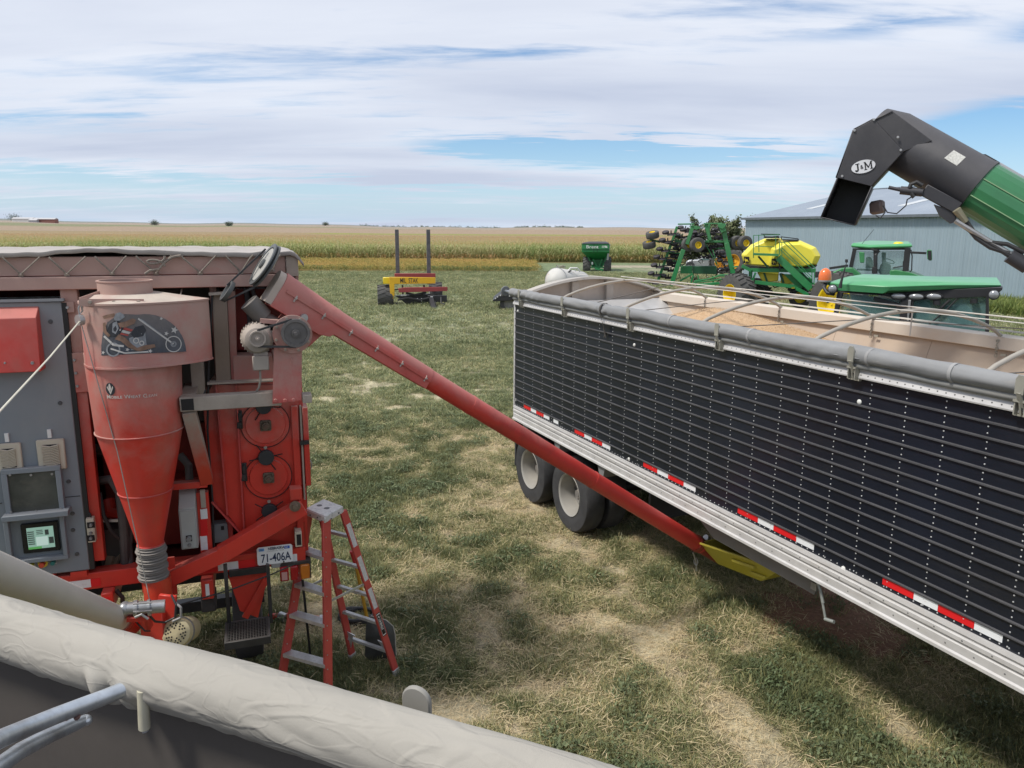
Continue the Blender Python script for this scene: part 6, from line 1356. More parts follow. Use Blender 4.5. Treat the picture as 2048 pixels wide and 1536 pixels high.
a = F6.p(1472, 588, -.2); make_wheel(A, a, (-.75, -.66, 0), .90, .45, .75, DUSTRUB, JY, dish=.55, lugs=22); make_wheel(A, F6.p(1505, 592, 2.2), (.75, .66, 0), .86, .42, .75, DUSTRUB, JY, dish=.5, lugs=0)
make_wheel(A, F6.p(1600, 594, .8), (0, -1, 0), .5, .25, .4, RUBBER, JY)
# --- background tractor
F7 = face(1760, 640, dist=31.5); TRC = thing('tractor', 'green tractor with raised mirror and yellow wheel standing before the blue barn', 'tractor', F7)
def tz(x, y): return (1600+x/4.571, 460+y/4.571)
RG = M('cab_roof_green', (.09, .34, .15), .3, var=.06); GL = glass('tinted_glass', (.13, .24, .24), .55); GL2 = glass('clear_tint', (.22, .36, .34), .30)
def tp(pts, w, t, m, nm, bev=.01, sm=0): return MB().poly(F7, [tz(*p) for p in pts], w, t).build(nm, m, TRC, smooth=sm, bev=bev)
def tb2(x0, y0, x1, y1, th, w=0, dep=.1, m=BLKP, nm='cab_pillar'):
    a, b = tz(x0, y0), tz(x1, y1); return MB().pbeam(F7, a[0], a[1], b[0], b[1], w, th/4.571*.0205, dep).build(nm, m, TRC, bev=.008)
def rg7(pts, w): return [F7.p(*tz(*p), 0)+V((0, w, 0)) for p in pts]
MB().loft([[F7.p(*tz(x, y), 0)+V((0, w, 0)) for x, y, w in r] for r in ([(470, 160, .1), (640, 172, -.1), (1020, 160, -.1), (1030, 150, 1.6), (600, 150, 1.7)], [(458, 145, 0), (635, 158, -.25), (1030, 145, -.2), (1040, 132, 1.7), (600, 120, 1.8)], [(480, 118, .1), (640, 135, -.15), (1000, 125, -.1), (1000, 108, 1.6), (620, 100, 1.7)])]).build('cab_roof', RG, TRC, smooth=0, bev=.03)
for a in ((500, 175, 465, 340, 30), (690, 175, 690, 400, 30, -.15), (985, 165, 965, 375, 44, -.1), (480, 175, 1010, 172, 16), (520, 360, 965, 378, 14, .1), (712, 190, 650, 175, 16, -.2)): tb2(*a)
tp([(505, 190), (680, 195), (680, 420), (560, 440), (480, 330)], .0, .03, GL2, 'side_window', 0); tp([(705, 190), (965, 190), (945, 370), (860, 370), (800, 430), (700, 430)], .0, .03, GL2, 'windscreen', 0)
tp([(600, 250), (640, 245), (665, 280), (670, 350), (600, 355)], .6, .35, M('seat_grey', (.12, .115, .10), .8), 'driver_seat', .03); tp([(740, 310), (790, 300), (830, 320), (835, 400), (740, 420), (715, 380)], .5, .4, MATS['seat_grey'], 'console', .03); tp([(745, 205), (785, 205), (785, 320), (750, 320)], .45, .2, MATS['seat_grey'], 'control_column', .02)
MB().lathe(F7.p(*tz(815, 285), .35), (.3, -.3, .9), [(-.01, .2), (.01, .2), (.01, .17), (-.01, .17), (-.01, .2)], 20, cap=False).build('steering_wheel', BLKP, TRC)
tp([(540, 200), (590, 205), (588, 300), (548, 300)], -.3, .1, JG, 'near_mirror', .02)
tb2(1010, 205, 1155, 212, 18, -.2, .1, BLKP, 'mirror_arm'); tp([(1160, 180), (1205, 180), (1210, 275), (1190, 285), (1165, 265)], -.3, .15, JG, 'far_mirror', .03); tp([(1168, 188), (1200, 188), (1203, 270), (1190, 278), (1171, 262)], -.33, .03, BLKP, 'mirror_face', 0)
MB().ptube(F7, [tz(1015, 180)+(-.2,), tz(1025, 240)+(-.2,), tz(1020, 370)+(-.2,), tz(1005, 380)+(-.1,)], .02).build('grab_rail', BLKP, TRC)
MB().ptube(F7, [tz(945, 285)+(0,), tz(940, 330)+(0,), tz(850, 345)+(0,)], .02).build('inner_rail', BLKP, TRC)
tp([(660, 335), (705, 335), (705, 400), (655, 400)], -.25, .2, BLKP, 'exhaust_box', .02); MB().ptube(F7, [tz(688, 335)+(-.2,), tz(692, 230)+(-.2,), tz(720, 190)+(-.1,)], .05).build('exhaust_pipe', BLKP, TRC)
MB().ptube(F7, [tz(535, 165)+(0,), tz(675, -5)+(0,)], .008).build('antenna', BLKP, TRC)
c = F7.p(*tz(900, 130), .3); MB().ball(c, .16, 7, (1.15, 1, .6)).build('gps_dome', JY, TRC, smooth=60)
MB().loft([rg7([(820, 370), (870, 365), (1000, 385), (1150, 440), (1150, 560), (820, 560)], -.2), rg7([(840, 358), (900, 355), (1010, 375), (1150, 430), (1150, 560), (820, 560)], .9)]).build('hood', JG, TRC, bev=.02)
tp([(820, 420), (890, 436), (890, 446), (820, 440)], -.26, .03, JY, 'hood_stripe', 0)
fdr = [(250, 440), (300, 385), (380, 350), (480, 345), (550, 400), (580, 470), (560, 560), (480, 560), (440, 450), (350, 410), (290, 430)]
tp(fdr, -.3, .7, JG, 'rear_fender', .03); tp([(260, 440), (310, 400), (400, 390), (480, 440), (510, 520), (480, 530), (440, 460), (370, 420), (300, 430)], -.34, .1, BLKP, 'fender_flare', .01)
tb2(270, 350, 440, 325, 20, .4, .2, BLKP, 'hitch_arm'); tb2(140, 408, 440, 400, 50, .5, .3, BLKP, 'drawbar'); tp([(412, 268), (438, 268), (438, 298), (412, 298)], -.2, .1, BLKP, 'work_lamp', .01)
wc = F7.p(1662, 610, -.4); make_wheel(TRC, F7.p(1676, 605, -.5), (-.5, -.86, 0), 1.10, .70, .55, TYR, JY, dish=.62, lugs=22, hub=JY); make_wheel(TRC, F7.p(1671, 605, 1.4), (.62, .78, 0), 1.02, .62, .55, TYR, JY, lugs=0)
make_wheel(TRC, F7.p(1775, 628, -.6), (-.6, -.8, 0), .72, .42, .5, TYR, JY, dish=.45, lugs=18, hub=JY)
MB().box(F7.p(1680, 610, 0).x, F7.p(1860, 610, 0).x, 0, .9, .7, 1.5).build('chassis', JGD, TRC)
# --- tractor behind the seeder, pickup
F8 = face(1455, 560, dist=56); t = thing('tractor', 'half-hidden tractor with orange-yellow wheels behind the seeder towers', 'tractor', F8)
OY = M('orange_yellow', (.75, .38, .02), .45)
for x in (1442, 1470):
    make_wheel(t, F8.p(x, 523, 0), (-.5 if x > 1450 else .2, -.85, 0), .8, .5, .5, DUSTRUB, OY, dish=.5, lugs=16)
MB().poly(F8, [(1440, 505), (1474, 505), (1474, 535), (1440, 535)], .8, .8).build('body', JGD, t, bev=.03); MB().pbox(F8, 1446, 526, 1456, 530, -.6, .5).build('step', STEEL, t)
F9 = face(1395, 560, dist=63); p = thing('pickup_truck', 'silver pickup truck glimpsed behind the green seeder frame', 'pickup', F9)
SILV = M('silver_paint', (.42, .43, .44), .3, .5); MB().poly(F9, [(1372, 533), (1372, 524), (1378, 521), (1395, 520), (1410, 514), (1424, 514), (1430, 521), (1445, 523), (1445, 533)], 0, 1.9).build('body', SILV, p, bev=.05)
MB().poly(F9, [(1397, 520), (1411, 514.5), (1422, 514.5), (1427, 520)], -.02, 1.8).build('window', GL, p)
for x in (1380, 1436): make_wheel(p, F9.p(x, 533, 0), (0, -1, 0), .38, .2, .25, RUBBER, STEEL)
# --- nearer tractor with cab roof over the trailer
F10 = face(1800, 700, dist=13.2, turn=-6); NT = thing('tractor', 'nearer green-roofed tractor cab with amber beacon close behind the black trailer', 'tractor', F10)
q10 = lambda x, y, w=0: F10.p(x, y, w)
def cz_(x, y): return (1600+x/4.571, 460+y/4.571)
def np_(pts, w, t, m, nm, bev=.004, sm=0): return MB().poly(F10, [cz_(*p) for p in pts], w, t).build(nm, m, NT, smooth=sm, bev=bev)
lo = [(255, 505), (330, 560), (780, 585), (820, 552), (1100, 548), (1720, 540), (1850, 530), (1855, 505), (1500, 500), (700, 500)]
def r10(pts, ws, dy=0): return [F10.p(cz_(x, y)[0], cz_(x, y)[1], 0)+V((0, w, 0)) for (x, y), w in zip(pts, ws)]
r_lo = [(250, 500), (340, 555), (760, 583), (810, 553), (1300, 545), (1830, 518)]; r_hi = [(250, 480), (345, 490), (760, 515), (850, 515), (1320, 500), (1845, 505)]; r_t = [(300, 465), (370, 468), (760, 472), (860, 474), (1350, 478), (1780, 485)]
def off10(pts, w): return [F10.p(cz_(x, y)[0], cz_(x, y)[1], 0)+V((0, w, 0)) for x, y in pts]
ztop = F10.p(*cz_(1000, 442), 1.0).z
def shell(pts_f, wf, wb, zadd):
    f_ = [F10.p(*cz_(x, y), w) for (x, y), w in zip(pts_f, wf)]; xs = [p.x for p in f_]
    b_ = [V((min(xs)+.1+(max(xs)-min(xs)-.2)*(p.x-min(xs))/(max(xs)-min(xs)), wb, p.z+zadd)) for p in reversed(f_)]
    return f_+b_
wf = [.35, .12, .0, 0, .06, .3]
Zt = sum(F10.p(*cz_(x, y), w).z for (x, y), w in zip(r_t, wf))/6
A0 = shell(r_lo, wf, 1.9, .05); A1 = shell(r_hi, [w-.03 for w in wf], 1.95, .03); A2 = shell(r_t, [w+.08 for w in wf], 1.8, .0)
cx_ = sum(p.x for p in A2)/len(A2); A3 = [V((cx_+(p.x-cx_)*.8, .95+(p.y-.95)*.75, Zt+.03)) for p in A2]
MB().loft([A0, A1, A2, A3]).build('cab_roof', RG, NT, smooth=40, bev=.01)
np_([(265, 505), (345, 562), (765, 590), (820, 556), (1300, 548), (1845, 524), (1850, 545), (1790, 600), (1700, 610), (1030, 640), (960, 640), (760, 600), (345, 572)], .1, .3, BLKP, 'roof_underside')
np_([(340, 572), (390, 572), (345, 760), (300, 800)], .1, .1, BLKP, 'corner_pillar'); np_([(930, 600), (1040, 600), (1010, 900), (900, 900)], .08, .12, BLKP, 'door_pillar'); np_([(990, 640), (1015, 640), (990, 850), (975, 850)], .05, .03, STEEL, 'pillar_strip')
np_([(1700, 605), (1725, 605), (1728, 950), (1690, 950)], .1, .12, BLKP, 'corner_pillar'); np_([(670, 610), (900, 670), (930, 700), (910, 760), (870, 690), (680, 650)], .1, .08, BLKP, 'window_trim')
np_([(390, 578), (930, 640), (900, 920), (340, 920)], .16, .01, GL, 'rear_window', 0); np_([(1040, 640), (1700, 610), (1700, 950), (1010, 950)], .16, .01, GL, 'side_window', 0)
np_([(330, 590), (1720, 600), (1700, 1000), (330, 1000)], 1.7, .03, GL2, 'far_glass', 0)
np_([(1040, 650), (1120, 640), (1180, 700), (1170, 800), (1060, 800)], .8, .3, M('teal_inside', (.03, .12, .10), .6), 'seat_back', .05); np_([(1300, 700), (1500, 690), (1560, 720), (1580, 900), (1400, 900)], 1.1, .3, M('teal_light', (.08, .22, .19), .5), 'dash_console', .05)
for x, y in ((900, 604), (1063, 608), (1225, 607)):
    c = q10(*cz_(x, y), .08); l = MB().ball(c, .115, 8, (1.0, .35, .42)).build('work_light', M('lamp_lens', (.34, .35, .36), .12, .3, spec=.8), NT, smooth=60); MB().lathe(c, (0, -1, 0), [(-.02, .12), (.0, .125), (.02, .11)], 24).build('light_bezel', BLKP, l).scale = (1, 1, 1)
    l.children[0].data.transform(Matrix.Translation(c) @ Matrix.Diagonal((1, 1, .5, 1)) @ Matrix.Translation(-c))
for x, y in ((298, 540), (1772, 592)):
    c = q10(*cz_(x, y), .05); l = MB().ball(c, .065, 8, (1, .6, 1)).build('corner_light', MATS['lamp_lens'], NT, smooth=60); MB().lathe(c, (0, -1, 0), [(-.06, .05), (-.02, .075), (.0, .075)], 20).build('light_housing', BLKP, l)
for x, y in ((1252, 665), (1590, 650)): MB().cyl(q10(*cz_(x, y-20), .1), q10(*cz_(x, y+20), .1), .05, None, 12).build('camera_pod', BLKP, NT)
MB().ptube(F10, [cz_(1455, 610)+(.12,), cz_(1340, 730)+(.12,), cz_(1180, 860)+(.12,)], .012).ptube(F10, [cz_(1370, 640)+(.12,), cz_(1250, 750)+(.12,)], .02).build('wiper', BLKP, NT)
MB().ptube(F10, [cz_(230, 480)+(.3,), cz_(222, 530)+(.2,), cz_(250, 575)+(.15,), cz_(310, 585)+(.1,)], .03).build('light_bracket', BLKP, NT)
MB().ptube(F10, [cz_(365, 530)+(-.05,), cz_(378, 470)+(-.05,), cz_(430, 280)+(0,)], [.03, .02, .004]).build('antenna', BLKP, NT)
MB().ptube(F10, [cz_(570, 470)+(.4,), cz_(840, 485)+(.3,), cz_(980, 500)+(.3,), cz_(1180, 500)+(.3,), cz_(1300, 480)+(.4,), cz_(1650, 490)+(.4,)], .006).build('roof_seam', JGD, NT)
c = q10(*cz_(228, 440), .3); be = MB().lathe(c-V((0, 0, .16)), (0, 0, 1), [(0, .03), (.08, .05), (.10, .095), (.12, .10), (.13, .10)], 24).build('beacon_base', M('beacon_grey', (.35, .33, .32), .5), NT)
MB().lathe(c-V((0, 0, .03)), (0, 0, 1), [(0, .10), (.07, .10), (.14, .085), (.18, .045), (.195, .01)], 24).build('beacon_lens', M('amber_lens', (.75, .16, .03), .25, coat=.5), be, smooth=60)
MB().box(-.95, 1.0, .1, 1.7, .9, F10.p(*cz_(900, 900), .2).z).build('cab_body', BLKP, NT); MB().box(-.6, 2.5, .4, 1.4, .6, 1.3).build('chassis', JGD, NT)
for u, r_ in ((-.6, .95), (2.1, .7)):
    make_wheel(NT, (u, .0, r_), (0, -1, 0), r_, r_*.5, .5, TYR, JY, lugs=20); make_wheel(NT, (u, 1.8, r_), (0, 1, 0), r_, r_*.5, .5, TYR, JY, lugs=20)
c = q10(1762, 622, 1.0); MB().lathe(c, (0, -1, 0), [(0, .2), (.02, .21), (.03, .18), (-.03, .1), (-.03, .02)], 28).build('wheel_seen_through_glass', M('lime', (.45, .5, .08), .5), NT)

# ================================================================== barn
pl = V((19.6, 66, 0)); pr_ = V((27.7, 43.7, 0)); yb = math.atan2(pr_.y-pl.y, pr_.x-pl.x)
FB = Frame((pl.x, pl.y, 0), yb); BA = thing('metal_barn', 'long pale blue corrugated metal barn with a grey roof', 'barn', FB)
BLU = M('pale_blue_metal', (.30, .385, .435), .5, .2, var=.05, sc_=.6, streak=(.35, (.42, .47, .5), (6, 1, .12))); ROOF = M('grey_blue_roof', (.33, .38, .44), .45, .3, var=.06, sc_=.5, streak=(.35, (.45, .48, .5), (.5, .5, .5)))
L_, EV, RD, WD = 42.0, 5.05, 7.55, 24.0
def corr(u0, u1, z0, z1, fnp, name, m):
    vs = []; fs = []; u = u0; pro = [(0, 0), (.03, -.022), (.07, -.022), (.10, 0)]
    while u < u1-.01:
        for d, h in pro:
            if u+d <= u1: vs += [fnp(u+d, h, 0), fnp(u+d, h, 1)]
        u += .228
    vs += [fnp(u1, 0, 0), fnp(u1, 0, 1)]
    for i in range(len(vs)//2-1): fs.append((2*i, 2*i+2, 2*i+3, 2*i+1))
    return MB().add(vs, fs).build(name, m, BA, smooth=0)
u = 0.0
while u < L_:
    e = min(u+.912, L_)
    corr(u, e-.006, 0, EV, lambda x, h, t: (x, h, .05+t*(EV-.05)), 'wall_sheet', BLU) if u < 34 else None
    u += .912
MB().box(0, L_, .01, .1, 0, EV-.01).build('wall_frame', BLU, BA)
MB().prism([(0, .0, .05), (0, WD, .05), (0, WD, EV), (0, WD/2, RD), (0, 0, EV)], (-.06, 0, 0)).build('gable_wall', BLU, BA)
u = -.25
while u < L_:
    e = min(u+.912, L_); sky_ = int((u+.25)/.912) in (4, 5, 14, 15, 24, 25)
    corr(u, e-.006, 0, 1, lambda x, h, t: (x, -.35+t*(WD/2+.35), EV-.06+t*(RD-EV+.06)-h), 'roof_sheet', ROOF)
    u += .912
for u in (3.6, 12.8, 22): MB().prism([(u, 3.0, EV+.06+.625-.05), (u+.8, 3.0, EV+.06+.625-.05), (u+.8, 5.2, EV+.06+1.08-.05), (u, 5.2, EV+.06+1.08-.05)], (0, 0, .05)).build('skylight', M('skylight_white', (.50, .53, .55), .5), BA)
MB().box(-.27, L_, -.42, -.34, EV-.2, EV-.03).build('eave_trim', M('eave_dark', (.13, .15, .17), .5), BA); MB().box(-.08, .0, -.03, .05, 0, EV).build('corner_trim', M('trim_pale', (.5, .55, .58), .5), BA); MB().beam((-.3, WD/2, RD+.05), (L_, WD/2, RD+.05), .4, .05).build('ridge_cap', ROOF, BA)
MB().prism([(-.3, -.35, EV-.12), (-.3, WD/2, RD-.02), (-.3, WD/2, RD+.03), (-.3, -.35, EV-.06)], (.05, 0, 0)).build('gable_trim', MATS['eave_dark'], BA)
# tall weeds in front of the barn at the right
n = 5200; x = rng.uniform(0, 1, n); wv = rng.uniform(.3, 6, n); uu = 14+26*x; P = np.array([tuple(FB.glob((a, -b, 0))) for a, b in zip(uu, wv)])
scatter('weeds', [plant_mesh('weed_tuft', tuft(22, .55, .25, .25, .035), leaf_mat('weed_leaves', [(0, (.13, .19, .055)), (1, (.27, .32, .12))], .6, .3)) for _ in range(3)], P, rng.uniform(.6, 1.2, n), rng.uniform(0, 1, n), .2, label='tall light green weeds along the foot of the barn')

# ================================================================== black and green unloading auger overhead
F11 = Frame((3.45, 7.15, 0), -math.radians(25.5)); UA_ = thing('unloading_auger', 'black hooded spout and green tube of an unloading auger hanging above the trailer', 'auger', F11)
BS = M('matt_black_steel', (.038, .038, .044), .48, var=.15, sc_=3, dust=(.25, (.2, .19, .19), 3.5, 5.5)); GT = M('green_tube', (.035, .17, .07), .35, var=.1, coat=.2)
u11 = lambda x, y, w=0: F11.p(x, y, w)
def uz(x, y): return (1620+x/4.266, 200+y/4.266)
ca, cb = u11(1790, 292, 0), u11(1950, 385, -.1)
ca = u11(1762, 272, .05); cb = u11(2060, 480, -.15)
pA, pB = u11(*uz(800, 385), .0), u11(*uz(1430, 748), -.12); d11 = (pB-pA).normalized(); Rt = .238
pp0 = pA-d11*.02
bt = MB().lathe(pA, d11, [(-.3, Rt*.8), (-.12, Rt), ((pB-pA).length, Rt)], 48).build('black_tube', BS, UA_, smooth=40)
MB().lathe(pB, d11, [(-.015, Rt+.006), (.01, Rt+.006)], 48).build('tube_lip', BS, UA_)
MB().lathe(pB, d11, [(.0, Rt-.008), (3.4, Rt-.008)], 24).build('green_auger_tube', GT, UA_, smooth=14)
for a_ in (200, 238):
    e1 = V((0, -1, 0)); e1 = (e1-d11*e1.dot(d11)).normalized(); e2 = d11.cross(e1); 
    dd = e1*math.cos(math.radians(a_-215))+e2*math.sin(math.radians(a_-215)); MB().beam(pB+d11*.02+dd*(Rt-.006), pB+d11*(1.15 if a_ > 220 else 1.6)+dd*(Rt-.006), .012, .008).build('tube_seam', M('seam_pale', (.22, .36, .2), .5), UA_)
# hood: box section that bends down from the tube mouth
hw = .40
def hood(pts, w, y0=None): return [V((q.x, w, q.z)) for q in [u11(*uz(x, y), -.27) for x, y in pts]]
outer = [(700, 88), (545, 165), (375, 255), (225, 660), (90, 995)]
inner = [(820, 430), (800, 440), (775, 470), (522, 735), (375, 1062)]
# side plate faces the camera
MB().add(hood([(545, 165), (375, 255), (228, 662), (522, 735), (800, 437)], -.27)+hood([(545, 165), (375, 255), (228, 662), (522, 735), (800, 437)], -.26), [(0, 1, 2, 3, 4), (9, 8, 7, 6, 5), (0, 5, 6, 1), (1, 6, 7, 2), (2, 7, 8, 3), (3, 8, 9, 4), (4, 9, 5, 0)]).build('hood_side', BS, UA_, smooth=0, bev=.003)
MB().add(hood([(700, 88), (545, 165), (800, 437), (1045, 345)], -.255)+hood([(700, 88), (545, 165), (800, 437), (1045, 345)], -.245), [(0, 1, 2, 3), (7, 6, 5, 4), (0, 4, 5, 1), (1, 5, 6, 2), (2, 6, 7, 3), (3, 7, 4, 0)]).build('hood_cheek', BS, UA_, smooth=0, bev=.003)
def sheet(pts, name='hood_sheet', w0=-.262, w1=.24, th=.012):
    p = [u11(*uz(x, y), -.27)+V((0, 0, 0)) for x, y in pts]; p = [V((q.x, 0, q.z)) for q in p]
    for a, b in zip(p, p[1:]):
        MB().add([V((a.x, w0, a.z)), V((b.x, w0, b.z)), V((b.x, w1, b.z)), V((a.x, w1, a.z))], [(0, 1, 2, 3)]).build(name, BS, UA_).modifiers.new('s', 'SOLIDIFY').thickness = th
sheet([(700, 88), (545, 165), (375, 255), (228, 662), (150, 850)]); sheet([(800, 437), (522, 735), (400, 1010)]); 
# far side plate
MB().add(hood([(700, 88), (545, 165), (375, 255), (228, 662), (150, 860), (400, 1010), (522, 735), (800, 437), (1000, 345)], .24)+hood([(700, 88), (545, 165), (375, 255), (228, 662), (150, 860), (400, 1010), (522, 735), (800, 437), (1000, 345)], .25), [tuple(range(9)), tuple(range(17, 8, -1))]+[(i, (i+1) % 9, (i+1) % 9+9, i+9) for i in range(9)]).build('hood_side', BS, UA_, smooth=0)
# swinging deflector below, open towards the camera
dp = [(228, 662), (90, 995), (375, 1062), (522, 735)]
D0 = [u11(*uz(*p), -.27) for p in dp]
for i, (a, b) in enumerate(((D0[0], D0[1]), (D0[1], D0[2]), (D0[2], D0[3]))):
    MB().add([a, b, V((b.x, .23, b.z)), V((a.x, .23, a.z))], [(0, 1, 2, 3)]).build('deflector_plate', BS, UA_).modifiers.new('s', 'SOLIDIFY').thickness = .01
MB().prism([V((D0[0].x, .23, D0[0].z)), V((D0[1].x, .23, D0[1].z)), V((D0[2].x, .23, D0[2].z)), V((D0[3].x, .23, D0[3].z))], (0, .01, 0)).build('deflector_back', BS, UA_)
q = MB()
for x, y in ((380, 260), (545, 168), (775, 428), (275, 650), (750, 318)): c = u11(*uz(x, y), -.272); q.cyl(c, c+V((0, -.01, 0)), .013, .010, 8)
q.build('hood_bolt', STEEL, UA_)
c = u11(*uz(455, 568), -.274); k = (u11(*uz(542, 550), -.274)-c); rot_ = math.atan2(k.z, k.x)*0+math.radians(12)
def oval(r): return [c+V((math.cos(a)*.097*r*math.cos(rot_)-math.sin(a)*.056*r*math.sin(rot_), 0, math.cos(a)*.097*r*math.sin(rot_)+math.sin(a)*.056*r*math.cos(rot_))) for a in [2*math.pi*k/32 for k in range(32)]]
WD_ = M('decal_white_gloss', (.70, .71, .74), .4); dk = MB().prism(oval(1.0), (0, -.004, 0)).build('oval_decal', WD_, UA_)
def rt(s, t): return c+V((s*math.cos(rot_)-t*math.sin(rot_), -.006, s*math.sin(rot_)+t*math.cos(rot_)))

def stroke(pts, wd):
    q = MB()
    for (a, b), (c2_, d_) in zip(pts, pts[1:]):
        L2 = math.hypot(c2_-a, d_-b); nx_, ny_ = -(d_-b)/L2*wd/2, (c2_-a)/L2*wd/2; ex, ey = (c2_-a)/L2*.002, (d_-b)/L2*.002
        q.prism([rt(a+nx_-ex, b+ny_-ey), rt(c2_+nx_+ex, d_+ny_+ey), rt(c2_-nx_+ex, d_-ny_+ey), rt(a-nx_-ex, b-ny_-ey)], (0, .0005, 0))
    return q
for nm, parts_ in (('J', (([(-.044, .030), (-.044, -.018), (-.050, -.028), (-.060, -.028), (-.064, -.020)], .012), ([(-.060, .032), (-.030, .032)], .006))), ('and', (([(-.004, -.016), (-.020, .006), (-.017, .013), (-.011, .013), (-.009, .006), (-.021, -.006), (-.021, -.013), (-.014, -.016), (-.004, -.004)], .0045),)),
                   ('M', (([(.016, .032), (.016, -.030)], .009), ([(.064, .032), (.064, -.030)], .011), ([(.016, .032), (.040, -.016)], .010), ([(.040, -.016), (.064, .032)], .006), ([(.006, -.030), (.026, -.030)], .006), ([(.054, -.030), (.074, -.030)], .006), ([(.008, .032), (.020, .032)], .006), ([(.062, .032), (.074, .032)], .006)))):
    q = MB()
    for pts_, wd_ in parts_:
        k_ = stroke(pts_, wd_); o_n = len(q.v); q.v += k_.v; q.f += [tuple(i_+o_n for i_ in f_) for f_ in k_.f]
    q.build('oval_lettering', BLP, dk, smooth=0)
pl_ = [(1145, 497), (1225, 430), (1328, 490), (1252, 562)]
e1 = None
def ontube(x, y, off=.004):
    best = None; r = F11.ray(*uz(x, y)); cc = F11.Mi @ (CAM-F11.O)
    lo_, hi_ = -1.2, 0.0
    for kk in range(400):
        w_ = -.6+.6*kk/399; P_ = cc+r*((w_-cc.y)/r.y); d_ = (P_-pA)-d11*((P_-pA).dot(d11))
        if d_.length <= Rt: return P_+d_.normalized()*off
    return P_
grid = [[ontube(*(V((pl_[0][0], pl_[0][1], 0)).lerp(V((pl_[1][0], pl_[1][1], 0)), i/6).lerp(V((pl_[3][0], pl_[3][1], 0)).lerp(V((pl_[2][0], pl_[2][1], 0)), i/6), j/6)[:2])) for i in range(7)] for j in range(7)]
MB().add([q for r in grid for q in r], [(j*7+i, j*7+i+1, j*7+i+8, j*7+i+7) for j in range(6) for i in range(6)]).build('warning_decal', M('decal_pale', (.50, .50, .47), .5, var=.3, sc_=60), UA_, smooth=60)
# actuator, brackets, hoses, tie rods
MB().beam(u11(*uz(970, 765), -.27), u11(*uz(1265, 925), -.27), .09, .10).build('actuator_cover', BS, UA_, bev=.006)
MB().cyl(u11(*uz(770, 770), -.3), u11(*uz(960, 790), -.3), .035, None, 12).cyl(u11(*uz(670, 745), -.3), u11(*uz(780, 770), -.3), .015, None, 8).build('cylinder_rod', BS, UA_)
MB().poly(F11, [uz(1060, 890), uz(1260, 960), uz(1240, 1040), uz(1200, 1055), uz(1110, 990)], -.3, .1).poly(F11, [uz(1370, 460), uz(1500, 462), uz(1620, 530), uz(1600, 565), uz(1540, 545)], -.1, .1).each('rod_bracket', BS, UA_)
for pts in ([(1240, 1030), (1330, 1090), (1480, 1190), (1700, 1330)], [(1240, 960), (1330, 1030), (1400, 1130), (1500, 1210), (1680, 1230), (1830, 1300)], [(1320, 1060), (1420, 1180), (1540, 1260), (1700, 1310)], [(850, 750), (860, 720), (910, 700), (960, 730)], [(860, 790), (880, 820), (890, 830)]):
    MB().ptube(F11, [uz(*p)+(-.32,) for p in pts], .018, n=8).build('hydraulic_hose', HOSE, UA_)
MB().ptube(F11, [uz(1610, 550)+(-.1,), uz(1900, 720)+(-.1,)], .02).ptube(F11, [uz(1240, 1030)+(-.35,), uz(1720, 1320)+(-.3,)], .02).each('tie_rod', STEEL, UA_)
MB().cyl(u11(*uz(1700, 1325), -.3), u11(*uz(1860, 1425), -.3), .06, None, 16).build('hydraulic_cylinder', BS, UA_); MB().cyl(u11(*uz(1250, 935), -.35), u11(*uz(1330, 1040), -.33), .035, .025, 10).build('hose_fitting', M('brassy', (.3, .28, .2), .5, .4), UA_)
c = u11(*uz(570, 925), -.1); MB().beam(c+V((-.05, .05, .0)), c+V((.055, 0, .02)), .09, .12).build('work_lamp', M('dirty_lamp', (.16, .12, .11), .5), UA_, bev=.02)
for pts in ([(620, 900), (660, 960), (740, 970), (820, 900), (830, 850), (880, 820)], [(560, 985), (600, 1010), (640, 960), (640, 920)]): MB().ptube(F11, [uz(*p)+(-.3,) for p in pts], .006, n=5).build('lamp_wire', HOSE, UA_)
